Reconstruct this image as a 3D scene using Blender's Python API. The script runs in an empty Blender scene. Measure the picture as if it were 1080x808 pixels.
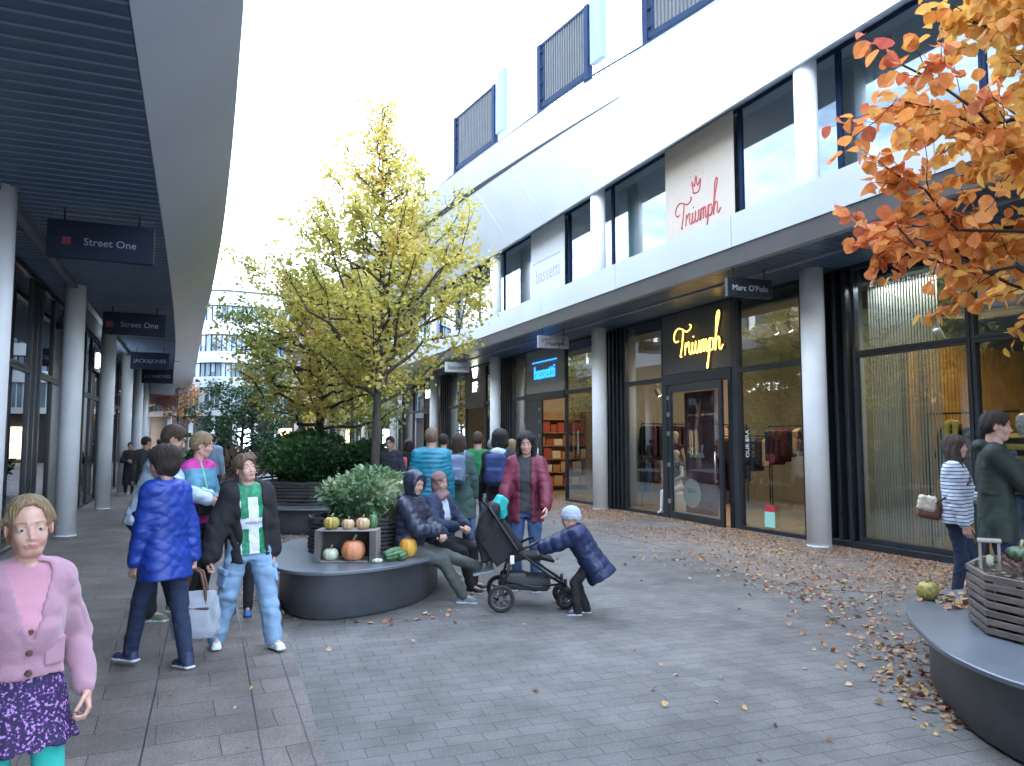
import bpy, math, random
import numpy as np
from mathutils import Vector, Matrix, noise
random.seed(7); np.random.seed(7)
scene = bpy.context.scene
COL = scene.collection
PI = math.pi
R_ = math.radians
# ---------------------------------------------------------------- camera
F_, PITCH_, CH_ = 790., math.atan(61/790.), 1.6
YAW_ = math.atan((540-206)/F_*math.cos(PITCH_))
cd = bpy.data.cameras.new('camera'); cam = bpy.data.objects.new('camera', cd); COL.objects.link(cam)
cd.sensor_width = 36; cd.lens = F_/1080*36; cd.clip_start = .05; cd.clip_end = 3000
cam.location = (0, 0, CH_); cam.rotation_euler = (PI/2+PITCH_, 0, -YAW_)
scene.camera = cam
# ---------------------------------------------------------------- materials
MATS = {}
def nt(name):
    m = bpy.data.materials.new(name); m.use_nodes = True
    n = m.node_tree; n.nodes.clear(); return m, n
def N(n, t, **k):
    d = n.nodes.new(t)
    for a, v in k.items():
        if a in d.inputs.keys(): d.inputs[a].default_value = v
        else: setattr(d, a, v)
    return d
def c4(c): return (c[0], c[1], c[2], 1)
def mat(name, col, rough=.6, metal=0., bump=0., bscale=60., var=0., vscale=4., spec=.5, coat=0., col2=None, sheen=0., stretch=(1,1,1), wrk=0., sss=0.):
    """procedural surface: base colour varied by noise, optional fine bump"""
    if name in MATS: return MATS[name]
    m, n = nt(name); L = n.links.new
    out = N(n, 'ShaderNodeOutputMaterial'); b = N(n, 'ShaderNodeBsdfPrincipled')
    b.inputs['Roughness'].default_value = rough; b.inputs['Metallic'].default_value = metal
    b.inputs['Specular IOR Level'].default_value = spec
    b.inputs['Coat Weight'].default_value = coat
    if sheen: b.inputs['Sheen Weight'].default_value = sheen
    L(b.outputs[0], out.inputs[0])
    tc = N(n, 'ShaderNodeTexCoord'); mp = N(n, 'ShaderNodeMapping'); mp.inputs['Scale'].default_value = stretch
    L(tc.outputs['Object'], mp.inputs[0])
    if col2 is None: col2 = tuple(max(0, min(1, c*(1-var))) for c in col)
    nz = N(n, 'ShaderNodeTexNoise'); nz.inputs['Scale'].default_value = vscale; nz.inputs['Detail'].default_value = 5
    L(mp.outputs[0], nz.inputs[0])
    mx = N(n, 'ShaderNodeMix', data_type='RGBA'); mx.inputs[6].default_value = c4(col); mx.inputs[7].default_value = c4(col2)
    rmp = N(n, 'ShaderNodeMapRange'); rmp.inputs[1].default_value = .38; rmp.inputs[2].default_value = .62
    L(nz.outputs[0], rmp.inputs[0]); L(rmp.outputs[0], mx.inputs[0]); L(mx.outputs[2], b.inputs['Base Color'])
    if sss: b.inputs['Subsurface Weight'].default_value = sss; b.inputs['Subsurface Radius'].default_value = (.012, .005, .003); b.inputs['Subsurface Scale'].default_value = 1.
    if wrk:
        n3 = N(n, 'ShaderNodeTexNoise', noise_type='RIDGED_MULTIFRACTAL'); n3.inputs['Scale'].default_value = 5.5; n3.inputs['Detail'].default_value = 2.5; n3.inputs['Distortion'].default_value = .8
        mp3 = N(n, 'ShaderNodeMapping'); mp3.inputs['Scale'].default_value = (1, 1, 1.7); mp3.inputs['Rotation'].default_value = (.5, .3, .2); L(tc.outputs['Object'], mp3.inputs[0]); L(mp3.outputs[0], n3.inputs[0])
        bp3 = N(n, 'ShaderNodeBump'); bp3.inputs['Strength'].default_value = wrk; bp3.inputs['Distance'].default_value = .02; L(n3.outputs[0], bp3.inputs['Height']); L(bp3.outputs[0], b.inputs['Normal'])
    if bump:
        n2 = N(n, 'ShaderNodeTexNoise'); n2.inputs['Scale'].default_value = bscale; n2.inputs['Detail'].default_value = 3
        L(mp.outputs[0], n2.inputs[0])
        bp = N(n, 'ShaderNodeBump'); bp.inputs['Strength'].default_value = bump; bp.inputs['Distance'].default_value = .01
        L(n2.outputs[0], bp.inputs['Height'])
        if wrk: L(bp3.outputs[0], bp.inputs['Normal'])
        L(bp.outputs[0], b.inputs['Normal'])
    MATS[name] = m; return m
def emis(name, col, s):
    if name in MATS: return MATS[name]
    m, n = nt(name); out = N(n, 'ShaderNodeOutputMaterial'); e = N(n, 'ShaderNodeEmission')
    e.inputs[0].default_value = c4(col); e.inputs[1].default_value = s
    n.links.new(e.outputs[0], out.inputs[0]); MATS[name] = m; return m
def glass(name, tint=(.9, .95, .95), f0=.06, rough=0.0, gain=1.0):
    """window glass: see-through straight on, mirror at grazing angles"""
    if name in MATS: return MATS[name]
    m, n = nt(name); L = n.links.new
    out = N(n, 'ShaderNodeOutputMaterial'); t = N(n, 'ShaderNodeBsdfTransparent'); g = N(n, 'ShaderNodeBsdfGlossy')
    t.inputs[0].default_value = c4(tint); g.inputs['Roughness'].default_value = rough
    fr = N(n, 'ShaderNodeLayerWeight'); fr.inputs[0].default_value = .5
    pw = N(n, 'ShaderNodeMath', operation='POWER'); pw.inputs[1].default_value = 3.2
    ma = N(n, 'ShaderNodeMath', operation='MULTIPLY_ADD'); ma.inputs[1].default_value = gain; ma.inputs[2].default_value = f0
    ma.use_clamp = True
    L(fr.outputs['Facing'], pw.inputs[0]); L(pw.outputs[0], ma.inputs[0])
    mx = N(n, 'ShaderNodeMixShader'); L(ma.outputs[0], mx.inputs[0]); L(t.outputs[0], mx.inputs[1]); L(g.outputs[0], mx.inputs[2])
    L(mx.outputs[0], out.inputs[0]); MATS[name] = m; return m
# ---------------------------------------------------------------- mesh builder
class MB:
    def __init__(s): s.v = []; s.f = []; s.m = []; s.sm = []
    def add(s, v, f, mi=0, sm=False):
        o = len(s.v); s.v += [tuple(p) for p in v]
        s.f += [tuple(i+o for i in q) for q in f]; s.m += [mi]*len(f); s.sm += [sm]*len(f); return s
    def box(s, x0, x1, y0, y1, z0, z1, mi=0, M=None, bev=0):
        if bev:
            b = min(bev, (x1-x0)*.45, (y1-y0)*.45, (z1-z0)*.45)
            X = [x0, x1]; Y = [y0, y1]; Z = [z0, z1]; vs = []; ix = {}
            for i in (0, 1):
                for j in (0, 1):
                    for k in (0, 1):
                        for a in range(3):
                            p = [X[i], Y[j], Z[k]]; sg = [1-2*i, 1-2*j, 1-2*k]
                            for q in range(3):
                                if q != a: p[q] += sg[q]*b
                            ix[(i, j, k, a)] = len(vs); vs.append(p)
            fs = []
            for a in range(3):
                o1, o2 = [q for q in range(3) if q != a]
                for e in (0, 1):
                    q = []
                    for (u, w) in ((0, 0), (1, 0), (1, 1), (0, 1)):
                        t = [0]*3; t[a] = e; t[o1] = u; t[o2] = w; q.append(ix[(*t, a)])
                    flip = (e == 0) ^ (a == 1)
                    fs.append(q[::-1] if flip else q)
            for a in range(3):       # edges along axis a
                o1, o2 = [q for q in range(3) if q != a]
                for u in (0, 1):
                    for w in (0, 1):
                        t0 = [0]*3; t1 = [0]*3; t0[o1] = t1[o1] = u; t0[o2] = t1[o2] = w; t1[a] = 1
                        fs.append([ix[(*t0, o1)], ix[(*t1, o1)], ix[(*t1, o2)], ix[(*t0, o2)]])
            for i in (0, 1):
                for j in (0, 1):
                    for k in (0, 1): fs.append([ix[(i, j, k, 0)], ix[(i, j, k, 1)], ix[(i, j, k, 2)]])
            c = Vector(((x0+x1)/2, (y0+y1)/2, (z0+z1)/2)); out = []
            for f in fs:
                P = [Vector(vs[i]) for i in f]; nn = (P[1]-P[0]).cross(P[2]-P[0]); cc = sum(P, Vector())/len(P)
                out.append(f if nn.dot(cc-c) > 0 else f[::-1])
            fs = out
        else:
            vs = [(x, y, z) for x in (x0, x1) for y in (y0, y1) for z in (z0, z1)]
            fs = [(0, 1, 3, 2), (4, 6, 7, 5), (0, 4, 5, 1), (2, 3, 7, 6), (0, 2, 6, 4), (1, 5, 7, 3)]
        if M is not None: vs = [M @ Vector(p) for p in vs]
        return s.add(vs, fs, mi)
    def tube(s, pts, r, n=8, mi=0, caps=True, closed=False):
        P = [Vector(p) for p in pts]; m = len(P); rr = r if isinstance(r, (list, tuple)) else [r]*m
        up = None; vs = []
        for i in range(m):
            if closed: d = P[(i+1) % m]-P[i-1]
            else: d = P[min(i+1, m-1)]-P[max(i-1, 0)]
            if d.length < 1e-9: d = Vector((0, 0, 1))
            d.normalize()
            if up is None:
                up = Vector((0, 0, 1)) if abs(d.z) < .9 else Vector((1, 0, 0))
            x = up.cross(d)
            if x.length < 1e-6: x = Vector((1, 0, 0)).cross(d)
            x.normalize(); y = d.cross(x).normalized(); up = y
            up = d.cross(x)
            for k in range(n):
                a = 2*PI*k/n; vs.append(P[i]+(x*math.cos(a)+y*math.sin(a))*rr[i])
        fs = []
        for i in range(m if closed else m-1):
            j = (i+1) % m
            for k in range(n):
                l = (k+1) % n; fs.append((i*n+k, i*n+l, j*n+l, j*n+k))
        s.add(vs, fs, mi, True)
        if caps and not closed:
            o = len(s.v)-m*n
            s.f.append(tuple(o+k for k in range(n))[::-1]); s.m.append(mi); s.sm.append(False)
            s.f.append(tuple(o+(m-1)*n+k for k in range(n))); s.m.append(mi); s.sm.append(False)
        return s
    def lathe(s, prof, n=24, c=(0, 0, 0), mi=0, M=None, sm=True):
        vs = []; fs = []; m = len(prof)
        for (r, z) in prof:
            for k in range(n):
                a = 2*PI*k/n; p = Vector((c[0]+r*math.cos(a), c[1]+r*math.sin(a), c[2]+z)); vs.append(M @ p if M else p)
        for i in range(m-1):
            for k in range(n):
                l = (k+1) % n; fs.append((i*n+k, i*n+l, (i+1)*n+l, (i+1)*n+k))
        fs.append(tuple(range(n))[::-1]); fs.append(tuple((m-1)*n+k for k in range(n)))
        return s.add(vs, fs, mi, sm)
    def prism(s, outline, z0, z1, mi=0, top_mi=None, M=None):
        n = len(outline); vs = [Vector((x, y, z0)) for x, y in outline]+[Vector((x, y, z1)) for x, y in outline]
        if M: vs = [M @ v for v in vs]
        s.add(vs, [(i, (i+1) % n, n+(i+1) % n, n+i) for i in range(n)], mi)
        o = len(s.v)-2*n
        s.f.append(tuple(o+i for i in range(n))[::-1]); s.m.append(mi); s.sm.append(False)
        s.f.append(tuple(o+n+i for i in range(n))); s.m.append(mi if top_mi is None else top_mi); s.sm.append(False)
        return s
    def grid(s, rows, mi=0, sm=True, closed=False):
        """rows: list of equal-length point lists"""
        a = len(rows); b = len(rows[0]); vs = [p for r in rows for p in r]; fs = []
        for i in range(a-1):
            for j in range(b if closed else b-1):
                k = (j+1) % b; fs.append((i*b+j, i*b+k, (i+1)*b+k, (i+1)*b+j))
        return s.add(vs, fs, mi, sm)
    def build(s, name, mats, parent=None, fix=False):
        me = bpy.data.meshes.new(name); me.from_pydata([tuple(p) for p in s.v], [], s.f)
        if not isinstance(mats, (list, tuple)): mats = [mats]
        for m in mats: me.materials.append(m)
        me.polygons.foreach_set('material_index', s.m); me.polygons.foreach_set('use_smooth', s.sm)
        me.update()
        if fix:
            import bmesh
            b = bmesh.new(); b.from_mesh(me); bmesh.ops.recalc_face_normals(b, faces=b.faces); b.to_mesh(me); b.free()
        return link(name, me, parent)
def link(name, data, parent=None):
    o = bpy.data.objects.new(name, data); COL.objects.link(o)
    if parent is not None: o.parent = parent
    return o
def tag(o, label=None, cat=None, group=None, kind=None):
    if label: o['label'] = label
    if cat: o['category'] = cat
    if group: o['group'] = group
    if kind: o['kind'] = kind
    return o
def empty(name, loc=(0, 0, 0), rz=0, label=None, cat=None, group=None):
    o = bpy.data.objects.new(name, None); COL.objects.link(o); o.location = loc; o.rotation_euler = (0, 0, rz)
    o.empty_display_size = .1
    return tag(o, label, cat, group)
def copy_tree(o, parent=None):
    c = o.copy(); COL.objects.link(c)
    if parent is not None: c.parent = parent
    for ch in [q for q in list(bpy.data.objects) if q.parent is o]: copy_tree(ch, c)
    return c
def mesh_np(name, V, Fq, mats, mi=None, parent=None, smooth=True):
    me = bpy.data.meshes.new(name); nf = len(Fq); k = Fq.shape[1]
    me.vertices.add(len(V)); me.vertices.foreach_set('co', np.asarray(V, np.float32).ravel())
    me.loops.add(nf*k); me.loops.foreach_set('vertex_index', np.asarray(Fq, np.int32).ravel())
    me.polygons.add(nf); me.polygons.foreach_set('loop_start', np.arange(0, nf*k, k, dtype=np.int32))
    me.polygons.foreach_set('loop_total', np.full(nf, k, np.int32))
    for m in (mats if isinstance(mats, (list, tuple)) else [mats]): me.materials.append(m)
    if mi is not None: me.polygons.foreach_set('material_index', np.asarray(mi, np.int32))
    me.polygons.foreach_set('use_smooth', np.full(nf, smooth))
    me.update(calc_edges=True)
    return link(name, me, parent)
def text_mesh(name, s, size, m, parent, loc, rot, extrude=.004, bold=0., align='CENTER', sx=1., shear=0., spacing=1.):
    c = bpy.data.curves.new(name, 'FONT'); c.body = s; c.size = size; c.extrude = extrude; c.offset = bold
    c.align_x = align; c.align_y = 'CENTER'; c.shear = shear; c.space_character = spacing; c.resolution_u = 3
    o = bpy.data.objects.new(name, c); COL.objects.link(o)
    dg = bpy.context.evaluated_depsgraph_get(); me = bpy.data.meshes.new_from_object(o.evaluated_get(dg))
    bpy.data.objects.remove(o); me.materials.clear(); me.materials.append(m)
    t = link(name, me, parent); t.location = loc; t.rotation_euler = rot; t.scale = (sx, 1, 1); return t
# facing rotations for text: reads from -X side (street side of right building), etc.
FACE_W = (PI/2, 0, -PI/2)   # text seen from -X
FACE_E = (PI/2, 0, PI/2)    # text seen from +X
FACE_S = (PI/2, 0, 0)       # text seen from -Y
# ---------------------------------------------------------------- implicit surfaces (bodies, clothes, fruit)
def V3(*a): return np.array(a, float)
def surface_nets(Fd, org, h):
    S = Fd < 0; nx, ny, nz = Fd.shape
    c = np.zeros((nx-1, ny-1, nz-1), int)
    for i in (0, 1):
        for j in (0, 1):
            for k in (0, 1): c += S[i:nx-1+i, j:ny-1+j, k:nz-1+k]
    act = (c > 0) & (c < 8); idx = -np.ones(act.shape, int); ii = np.argwhere(act); idx[act] = np.arange(len(ii))
    acc = np.zeros((len(ii), 3)); cnt = np.zeros(len(ii))
    I, J, K = ii.T
    for ax in range(3):
        o = [0, 1, 2]; o.remove(ax)
        for u in (0, 1):
            for w in (0, 1):
                a = [I, J, K]; a = [x.copy() for x in a]; a[o[0]] = a[o[0]]+u; a[o[1]] = a[o[1]]+w
                b = [x.copy() for x in a]; b[ax] = b[ax]+1
                fa = Fd[tuple(a)]; fb = Fd[tuple(b)]; cr = (fa < 0) != (fb < 0)
                t = np.where(cr, fa/(np.where(cr, fa-fb, 1)), 0)
                p = np.stack(a, 1).astype(float); p[:, ax] += t
                acc[cr] += p[cr]; cnt[cr] += 1
    V = acc/cnt[:, None]*h+org
    Q = []
    for ax in range(3):
        o1, o2 = [(1, 2), (2, 0), (0, 1)][ax]
        sl0 = [slice(1, -1)]*3; sl0[ax] = slice(0, -1); sl1 = [slice(1, -1)]*3; sl1[ax] = slice(1, None)
        A = S[tuple(sl0)]; B = S[tuple(sl1)]
        e = np.argwhere(A != B); 
        if len(e) == 0: continue
        inside = A[tuple(e.T)]
        e = e.copy()
        for q in range(3):
            if q != ax: e[:, q] += 1
        def cell(d1, d2):
            x = e.copy(); x[:, o1] += d1; x[:, o2] += d2; return idx[tuple(x.T)]
        q = np.stack([cell(-1, -1), cell(0, -1), cell(0, 0), cell(-1, 0)], 1)
        q[~inside] = q[~inside][:, ::-1]; Q.append(q)
    return V, np.concatenate(Q)
def rotm(yaw=0, pitch=0, roll=0):
    """local +y forward; yaw about z (left +), pitch up +, roll about y"""
    return np.array(Matrix.Rotation(yaw, 3, 'Z') @ Matrix.Rotation(pitch, 3, 'X') @ Matrix.Rotation(roll, 3, 'Y'))
class Sdf:
    def __init__(s): s.p = []
    def cap(s, a, b, ra, rb=None, k=.02, rid=None, sub=False):
        a = V3(*a); b = V3(*b); rb = ra if rb is None else rb; m = max(ra, rb)
        ln = np.linalg.norm(b-a)
        def f(P):
            ab = b-a; t = np.clip(((P-a)@ab)/max(ab@ab, 1e-9), 0, 1)
            d = np.linalg.norm(P-a-t[..., None]*ab, axis=-1)-(ra+(rb-ra)*t)
            if rid: d = d-rid[1]*(np.abs(np.sin(PI*t*ln/rid[0]+.6))-.6)
            return d
        s.p.append((np.minimum(a, b)-m, np.maximum(a, b)+m, f, k, sub)); return s
    def ell(s, c, r, R=None, k=.02, sub=False):
        c = V3(*c); r = V3(*r); m = r.max() if R is not None else r; Rm = None if R is None else np.array(R)
        def f(P):
            q = P-c
            if Rm is not None: q = q@Rm
            k0 = np.linalg.norm(q/r, axis=-1); k1 = np.linalg.norm(q/(r*r), axis=-1)
            return k0*(k0-1)/np.maximum(k1, 1e-6)
        s.p.append((c-m, c+m, f, k, sub)); return s
    def box(s, c, hx, rnd=.01, R=None, k=.01, sub=False):
        c = V3(*c); hx = V3(*hx); Rm = None if R is None else np.array(R); m = np.linalg.norm(hx) if R is not None else hx
        def f(P):
            q = P-c
            if Rm is not None: q = q@Rm
            d = np.abs(q)-(hx-rnd)
            return np.linalg.norm(np.maximum(d, 0), axis=-1)+np.minimum(d.max(-1), 0)-rnd
        s.p.append((c-m, c+m, f, k, sub)); return s
    def tor(s, org, ax, right, prof, k=.03, pw=2.3, rid=None, sub=False, bend=None):
        """stack of super-elliptic sections along ax from org. prof: (t, cy, rx, ry)"""
        org = V3(*org); ax = V3(*ax)/np.linalg.norm(ax); right = V3(*right); right = right-ax*(right@ax); right /= np.linalg.norm(right)
        fw = np.cross(ax, right); pr = np.array(prof, float); T = pr[:, 0]
        ends = [org+ax*T[0], org+ax*T[-1]]; m = max(pr[:, 2].max(), pr[:, 3].max())+abs(pr[:, 1]).max()+(.15 if bend is not None else 0)
        def f(P):
            q = P-org; z = q@ax; x = q@right; y = q@fw
            cy = np.interp(z, T, pr[:, 1]); rx = np.interp(z, T, pr[:, 2]); ry = np.interp(z, T, pr[:, 3])
            if bend is not None:
                tt = np.clip(z, None, 0); y = y-bend*tt*tt*4
            rad = (np.abs(x/rx)**pw+np.abs((y-cy)/ry)**pw)**(1/pw)
            d = (rad-1)*np.minimum(rx, ry)*.95
            if rid: d = d-rid[1]*(np.abs(np.sin(PI*z/rid[0]))-.6)
            return np.maximum(d, np.maximum(T[0]-z, z-T[-1]))
        s.p.append((np.minimum(*ends)-m, np.maximum(*ends)+m, f, k, sub)); return s
    def mesh(s, h, wr=0., wf=14., seed=1, post=None, only=None):
        P = s.p; add = [p for p in P if not p[4]]
        lo = np.min([p[0] for p in add], 0)-3*h-wr; hi = np.max([p[1] for p in add], 0)+3*h+wr
        n = np.ceil((hi-lo)/h).astype(int)+1
        ax = [lo[i]+h*np.arange(n[i]) for i in range(3)]
        Fd = np.full(tuple(n), .5)
        for (a, b, f, k, sub) in P:
            mg = k+2.5*h+wr
            i0 = np.maximum(np.floor((a-mg-lo)/h).astype(int), 0); i1 = np.minimum(np.ceil((b+mg-lo)/h).astype(int)+1, n)
            if (i1 <= i0).any(): continue
            G = np.stack(np.meshgrid(*[ax[q][i0[q]:i1[q]] for q in range(3)], indexing='ij'), -1)
            d = f(G); sl = tuple(slice(i0[q], i1[q]) for q in range(3)); o = Fd[sl]
            if sub:
                d = -d; hh = np.maximum(k-np.abs(o-d), 0)/max(k, 1e-6); Fd[sl] = np.maximum(o, d)+hh*hh*k/4
            else:
                hh = np.maximum(k-np.abs(o-d), 0)/max(k, 1e-6); Fd[sl] = np.minimum(o, d)-hh*hh*k/4
        if wr or post is not None:
            G = np.stack(np.meshgrid(*ax, indexing='ij'), -1); near = np.abs(Fd) < 4*h+wr+.03
            pts = G[near]
            if wr:
                rs = np.random.RandomState(seed); w = np.zeros(len(pts))
                for q in range(7):
                    dr = rs.normal(size=3)*V3(1, 1, 1.35); dr /= np.linalg.norm(dr); fr = wf*(.6+1.6*rs.rand())
                    d2 = rs.normal(size=3); d2 /= np.linalg.norm(d2)
                    w += np.sin(pts@dr*fr*2+1.5*np.sin(pts@d2*fr*.9+q)+rs.rand()*6)
                Fd[near] -= wr*(np.abs(w/3.2)-.5)
            if post is not None: Fd[near] = post(pts, Fd[near])
        return surface_nets(Fd, lo, h)
def sdf_obj(name, s, h, m, parent, **k):
    V, Q = s.mesh(h, **k); return mesh_np(name, V, Q, m, None, parent)
def nrm(v):
    v = V3(*v); return v/max(np.linalg.norm(v), 1e-9)
def ik(a, b, l1, l2, hint):
    d = b-a; L = np.linalg.norm(d); u = d/L; Lm = (l1+l2)*.998
    if L > Lm: b = a+u*Lm; L = Lm
    x = (l1*l1-l2*l2+L*L)/(2*L); y = math.sqrt(max(l1*l1-x*x, 0))
    h = V3(*hint); h = h-u*(h@u); h /= max(np.linalg.norm(h), 1e-9)
    return a+u*x+h*y, b
def hair_mat(name, col, col2):
    if name in MATS: return MATS[name]
    m = mat(name, col, rough=.45, bump=1., bscale=120, col2=col2, vscale=75, stretch=(3, 3, .3)); return m
def eye_mesh(parent, c, R, s, iris):
    mb = MB(); n = 14; rows = []
    for i in range(9):
        a = PI*i/8*.62; r = .0125*s
        rows.append([c+R@V3(r*math.sin(a)*math.cos(t), r*math.cos(a), r*math.sin(a)*math.sin(t)) for t in [2*PI*k/n for k in range(n)]])
    for i in range(8):
        mi = 0 if i < 1 else (1 if i < 2 else 2); mb.grid([rows[i], rows[i+1]], mi, True, True)
    return mb.build('eye', [mat('pupil', (.01, .01, .012), rough=.15), iris, mat('eye_white', (.40, .37, .36), rough=.3)], parent)
def head_sdf(s, cen, R, k, fem, age=0, nose=1., kid=0):
    H = lambda *p: cen+R@(V3(*p)*k)
    w = .95 if fem else 1.
    soft = .0 if kid else (.45 if fem else 1.)
    s.ell(H(0, -.012, .034), V3(.074, .094, .083)*k, R, k=.01)
    s.ell(H(0, .022, -.028), V3(.057*w, .066, .078)*k, R, k=.03*k)
    s.ell(H(0, .052 if not kid else .050, -.088 if not kid else -.082), V3(.027*w, .026, .022)*k*(1 if not kid else .86), R, k=.03*k)
    s.cap(H(-.045*w, -.002, -.062), H(-.02, .05, -.09), .016*k, k=.025*k); s.cap(H(.045*w, -.002, -.062), H(.02, .05, -.09), .016*k, k=.025*k)
    for q in (-1, 1):
        s.ell(H(q*.034*w, .055, -.034), V3(.022, .023 if not kid else .0255, .027)*k, R, k=.02*k)
        s.cap(H(q*.012, .083-.004*(1-soft), .026), H(q*.044, .066-.003*(1-soft), .022), .0075*k*(.6+.4*soft), k=.014*k)
        s.ell(H(q*.031, .0905+.002*(1-soft), .002), V3(.018, .016, .011)*k*(.8+.2*soft), R, k=.014*k, sub=True)
        s.ell(H(q*.031, .0675, .002), V3(.0165, .0145, .0135)*k, R, k=.006*k)
        s.ell(H(q*.031, .0855, .001), V3(.012, .0075, .0034)*k, R, k=.002*k, sub=True)
        s.ell(H(q*.076, -.008, -.006), V3(.0085, .019, .031)*k, R@rotm(q*-.35), k=.008*k)
        s.ell(H(q*.084, -.002, -.004), V3(.004, .009, .016)*k, R@rotm(q*-.35), k=.006*k, sub=True)
    s.cap(H(0, .082-.003*(1-soft), .008), H(0, .101-.006*(1-soft), -.031), .0055*k, (.0072+.0023*soft)*k, k=.012*k)
    s.cap(H(-.0095, .091-.004*(1-soft), -.036), H(.0095, .091-.004*(1-soft), -.036), (.0055+.0013*soft)*k, k=.008*k)
    s.cap(H(-.018, .079, -.0585), H(0, .0885, -.0565), .0052*k, k=.006*k); s.cap(H(.018, .079, -.0585), H(0, .0885, -.0565), .0052*k, k=.006*k)
    s.cap(H(-.014, .079, -.0665), H(.014, .079, -.0665), .0068*k, k=.006*k)
    s.cap(H(-.018, .0885, -.062), H(.018, .0885, -.062), .0022*k, k=.003*k, sub=True)
def hand_sdf(s, w, d, n, right, k, curl=.5, spread=.05):
    d = nrm(d); n = nrm(n); n = nrm(n-d*(n@d)); th = np.cross(d, n)*(1 if right else -1)
    s.cap(w-d*.03*k, w+d*.012*k, .0235*k, .0225*k, k=.01)
    kn = []
    for i, (o, l) in enumerate(((.029, .087), (.0095, .091), (-.0105, .087), (-.028, .079))):
        q = w+(d*l+th*o)*k; kn.append(q); s.cap(w+(d*.018+th*o*.55)*k, q, .0145*k, .0105*k, k=.014*k)
    for i, (o, l) in enumerate(((.03, .072), (.01, .08), (-.011, .074), (-.029, .058))):
        q = kn[i]; a = 0; dd = nrm(d+th*(o*spread*20*.1)); r = .0086 if i < 3 else .0075
        for j, (fr, ca) in enumerate(((.45, .9), (.31, 1.2), (.24, .9))):
            a += curl*ca*(1+.12*i); v = dd*math.cos(a)+n*math.sin(a); q2 = q+v*l*fr*k
            s.cap(q, q2, r*k, r*.9*k, k=.002); q = q2; r *= .9
    q = w+(d*.022+th*.022)*k; q2 = q+nrm(d*.75+th*.75+n*.45)*.042*k; s.cap(q, q2, .0125*k, .0105*k, k=.012*k)
    q3 = q2+nrm(d*.95+th*.2+n*(.3+curl*.5))*.031*k; s.cap(q2, q3, .0098*k, .0088*k, k=.004)
    q4 = q3+nrm(d*1+n*(.3+curl))*.022*k; s.cap(q3, q4, .0088*k, .0075*k, k=.004)
def shoe(parent, a, yaw, pitch, L, up, sole, hi=0., name='shoe', vox=.007):
    R = rotm(yaw, pitch); k = L/.27; T = lambda *p: a+R@(V3(*p)*k)
    s = Sdf()
    s.box(T(0, .045, -.068), V3(.041, .118, .012)*k, .011*k, R, k=.004); s.ell(T(0, .125, -.068), V3(.046, .045, .012)*k, R, k=.01); s.ell(T(0, -.04, -.068), V3(.036, .04, .013)*k, R, k=.01)
    s.ell(T(0, .115, -.045), V3(.041, .05, .028)*k, R, k=.015*k); s.cap(T(0, -.03, -.035), T(0, .1, -.047), .036*k, .029*k, k=.02*k)
    s.cap(T(0, -.028, -.04), T(0, -.018, .012+hi), .037*k, .038*k, k=.02*k); s.cap(T(0, .02, -.01), T(0, .085, -.03), .022*k, .02*k, k=.02*k)
    s.ell(T(0, -.015, .03+hi), V3(.026, .03, .022)*k, R, k=.006*k, sub=True)
    V, Q = s.mesh(vox)
    z = ((V[Q].mean(1)-a)@R)[:, 2]/k
    ob = mesh_np(name, V, Q, [up, sole], (z < -.058).astype(int), parent)
    return ob
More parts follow.
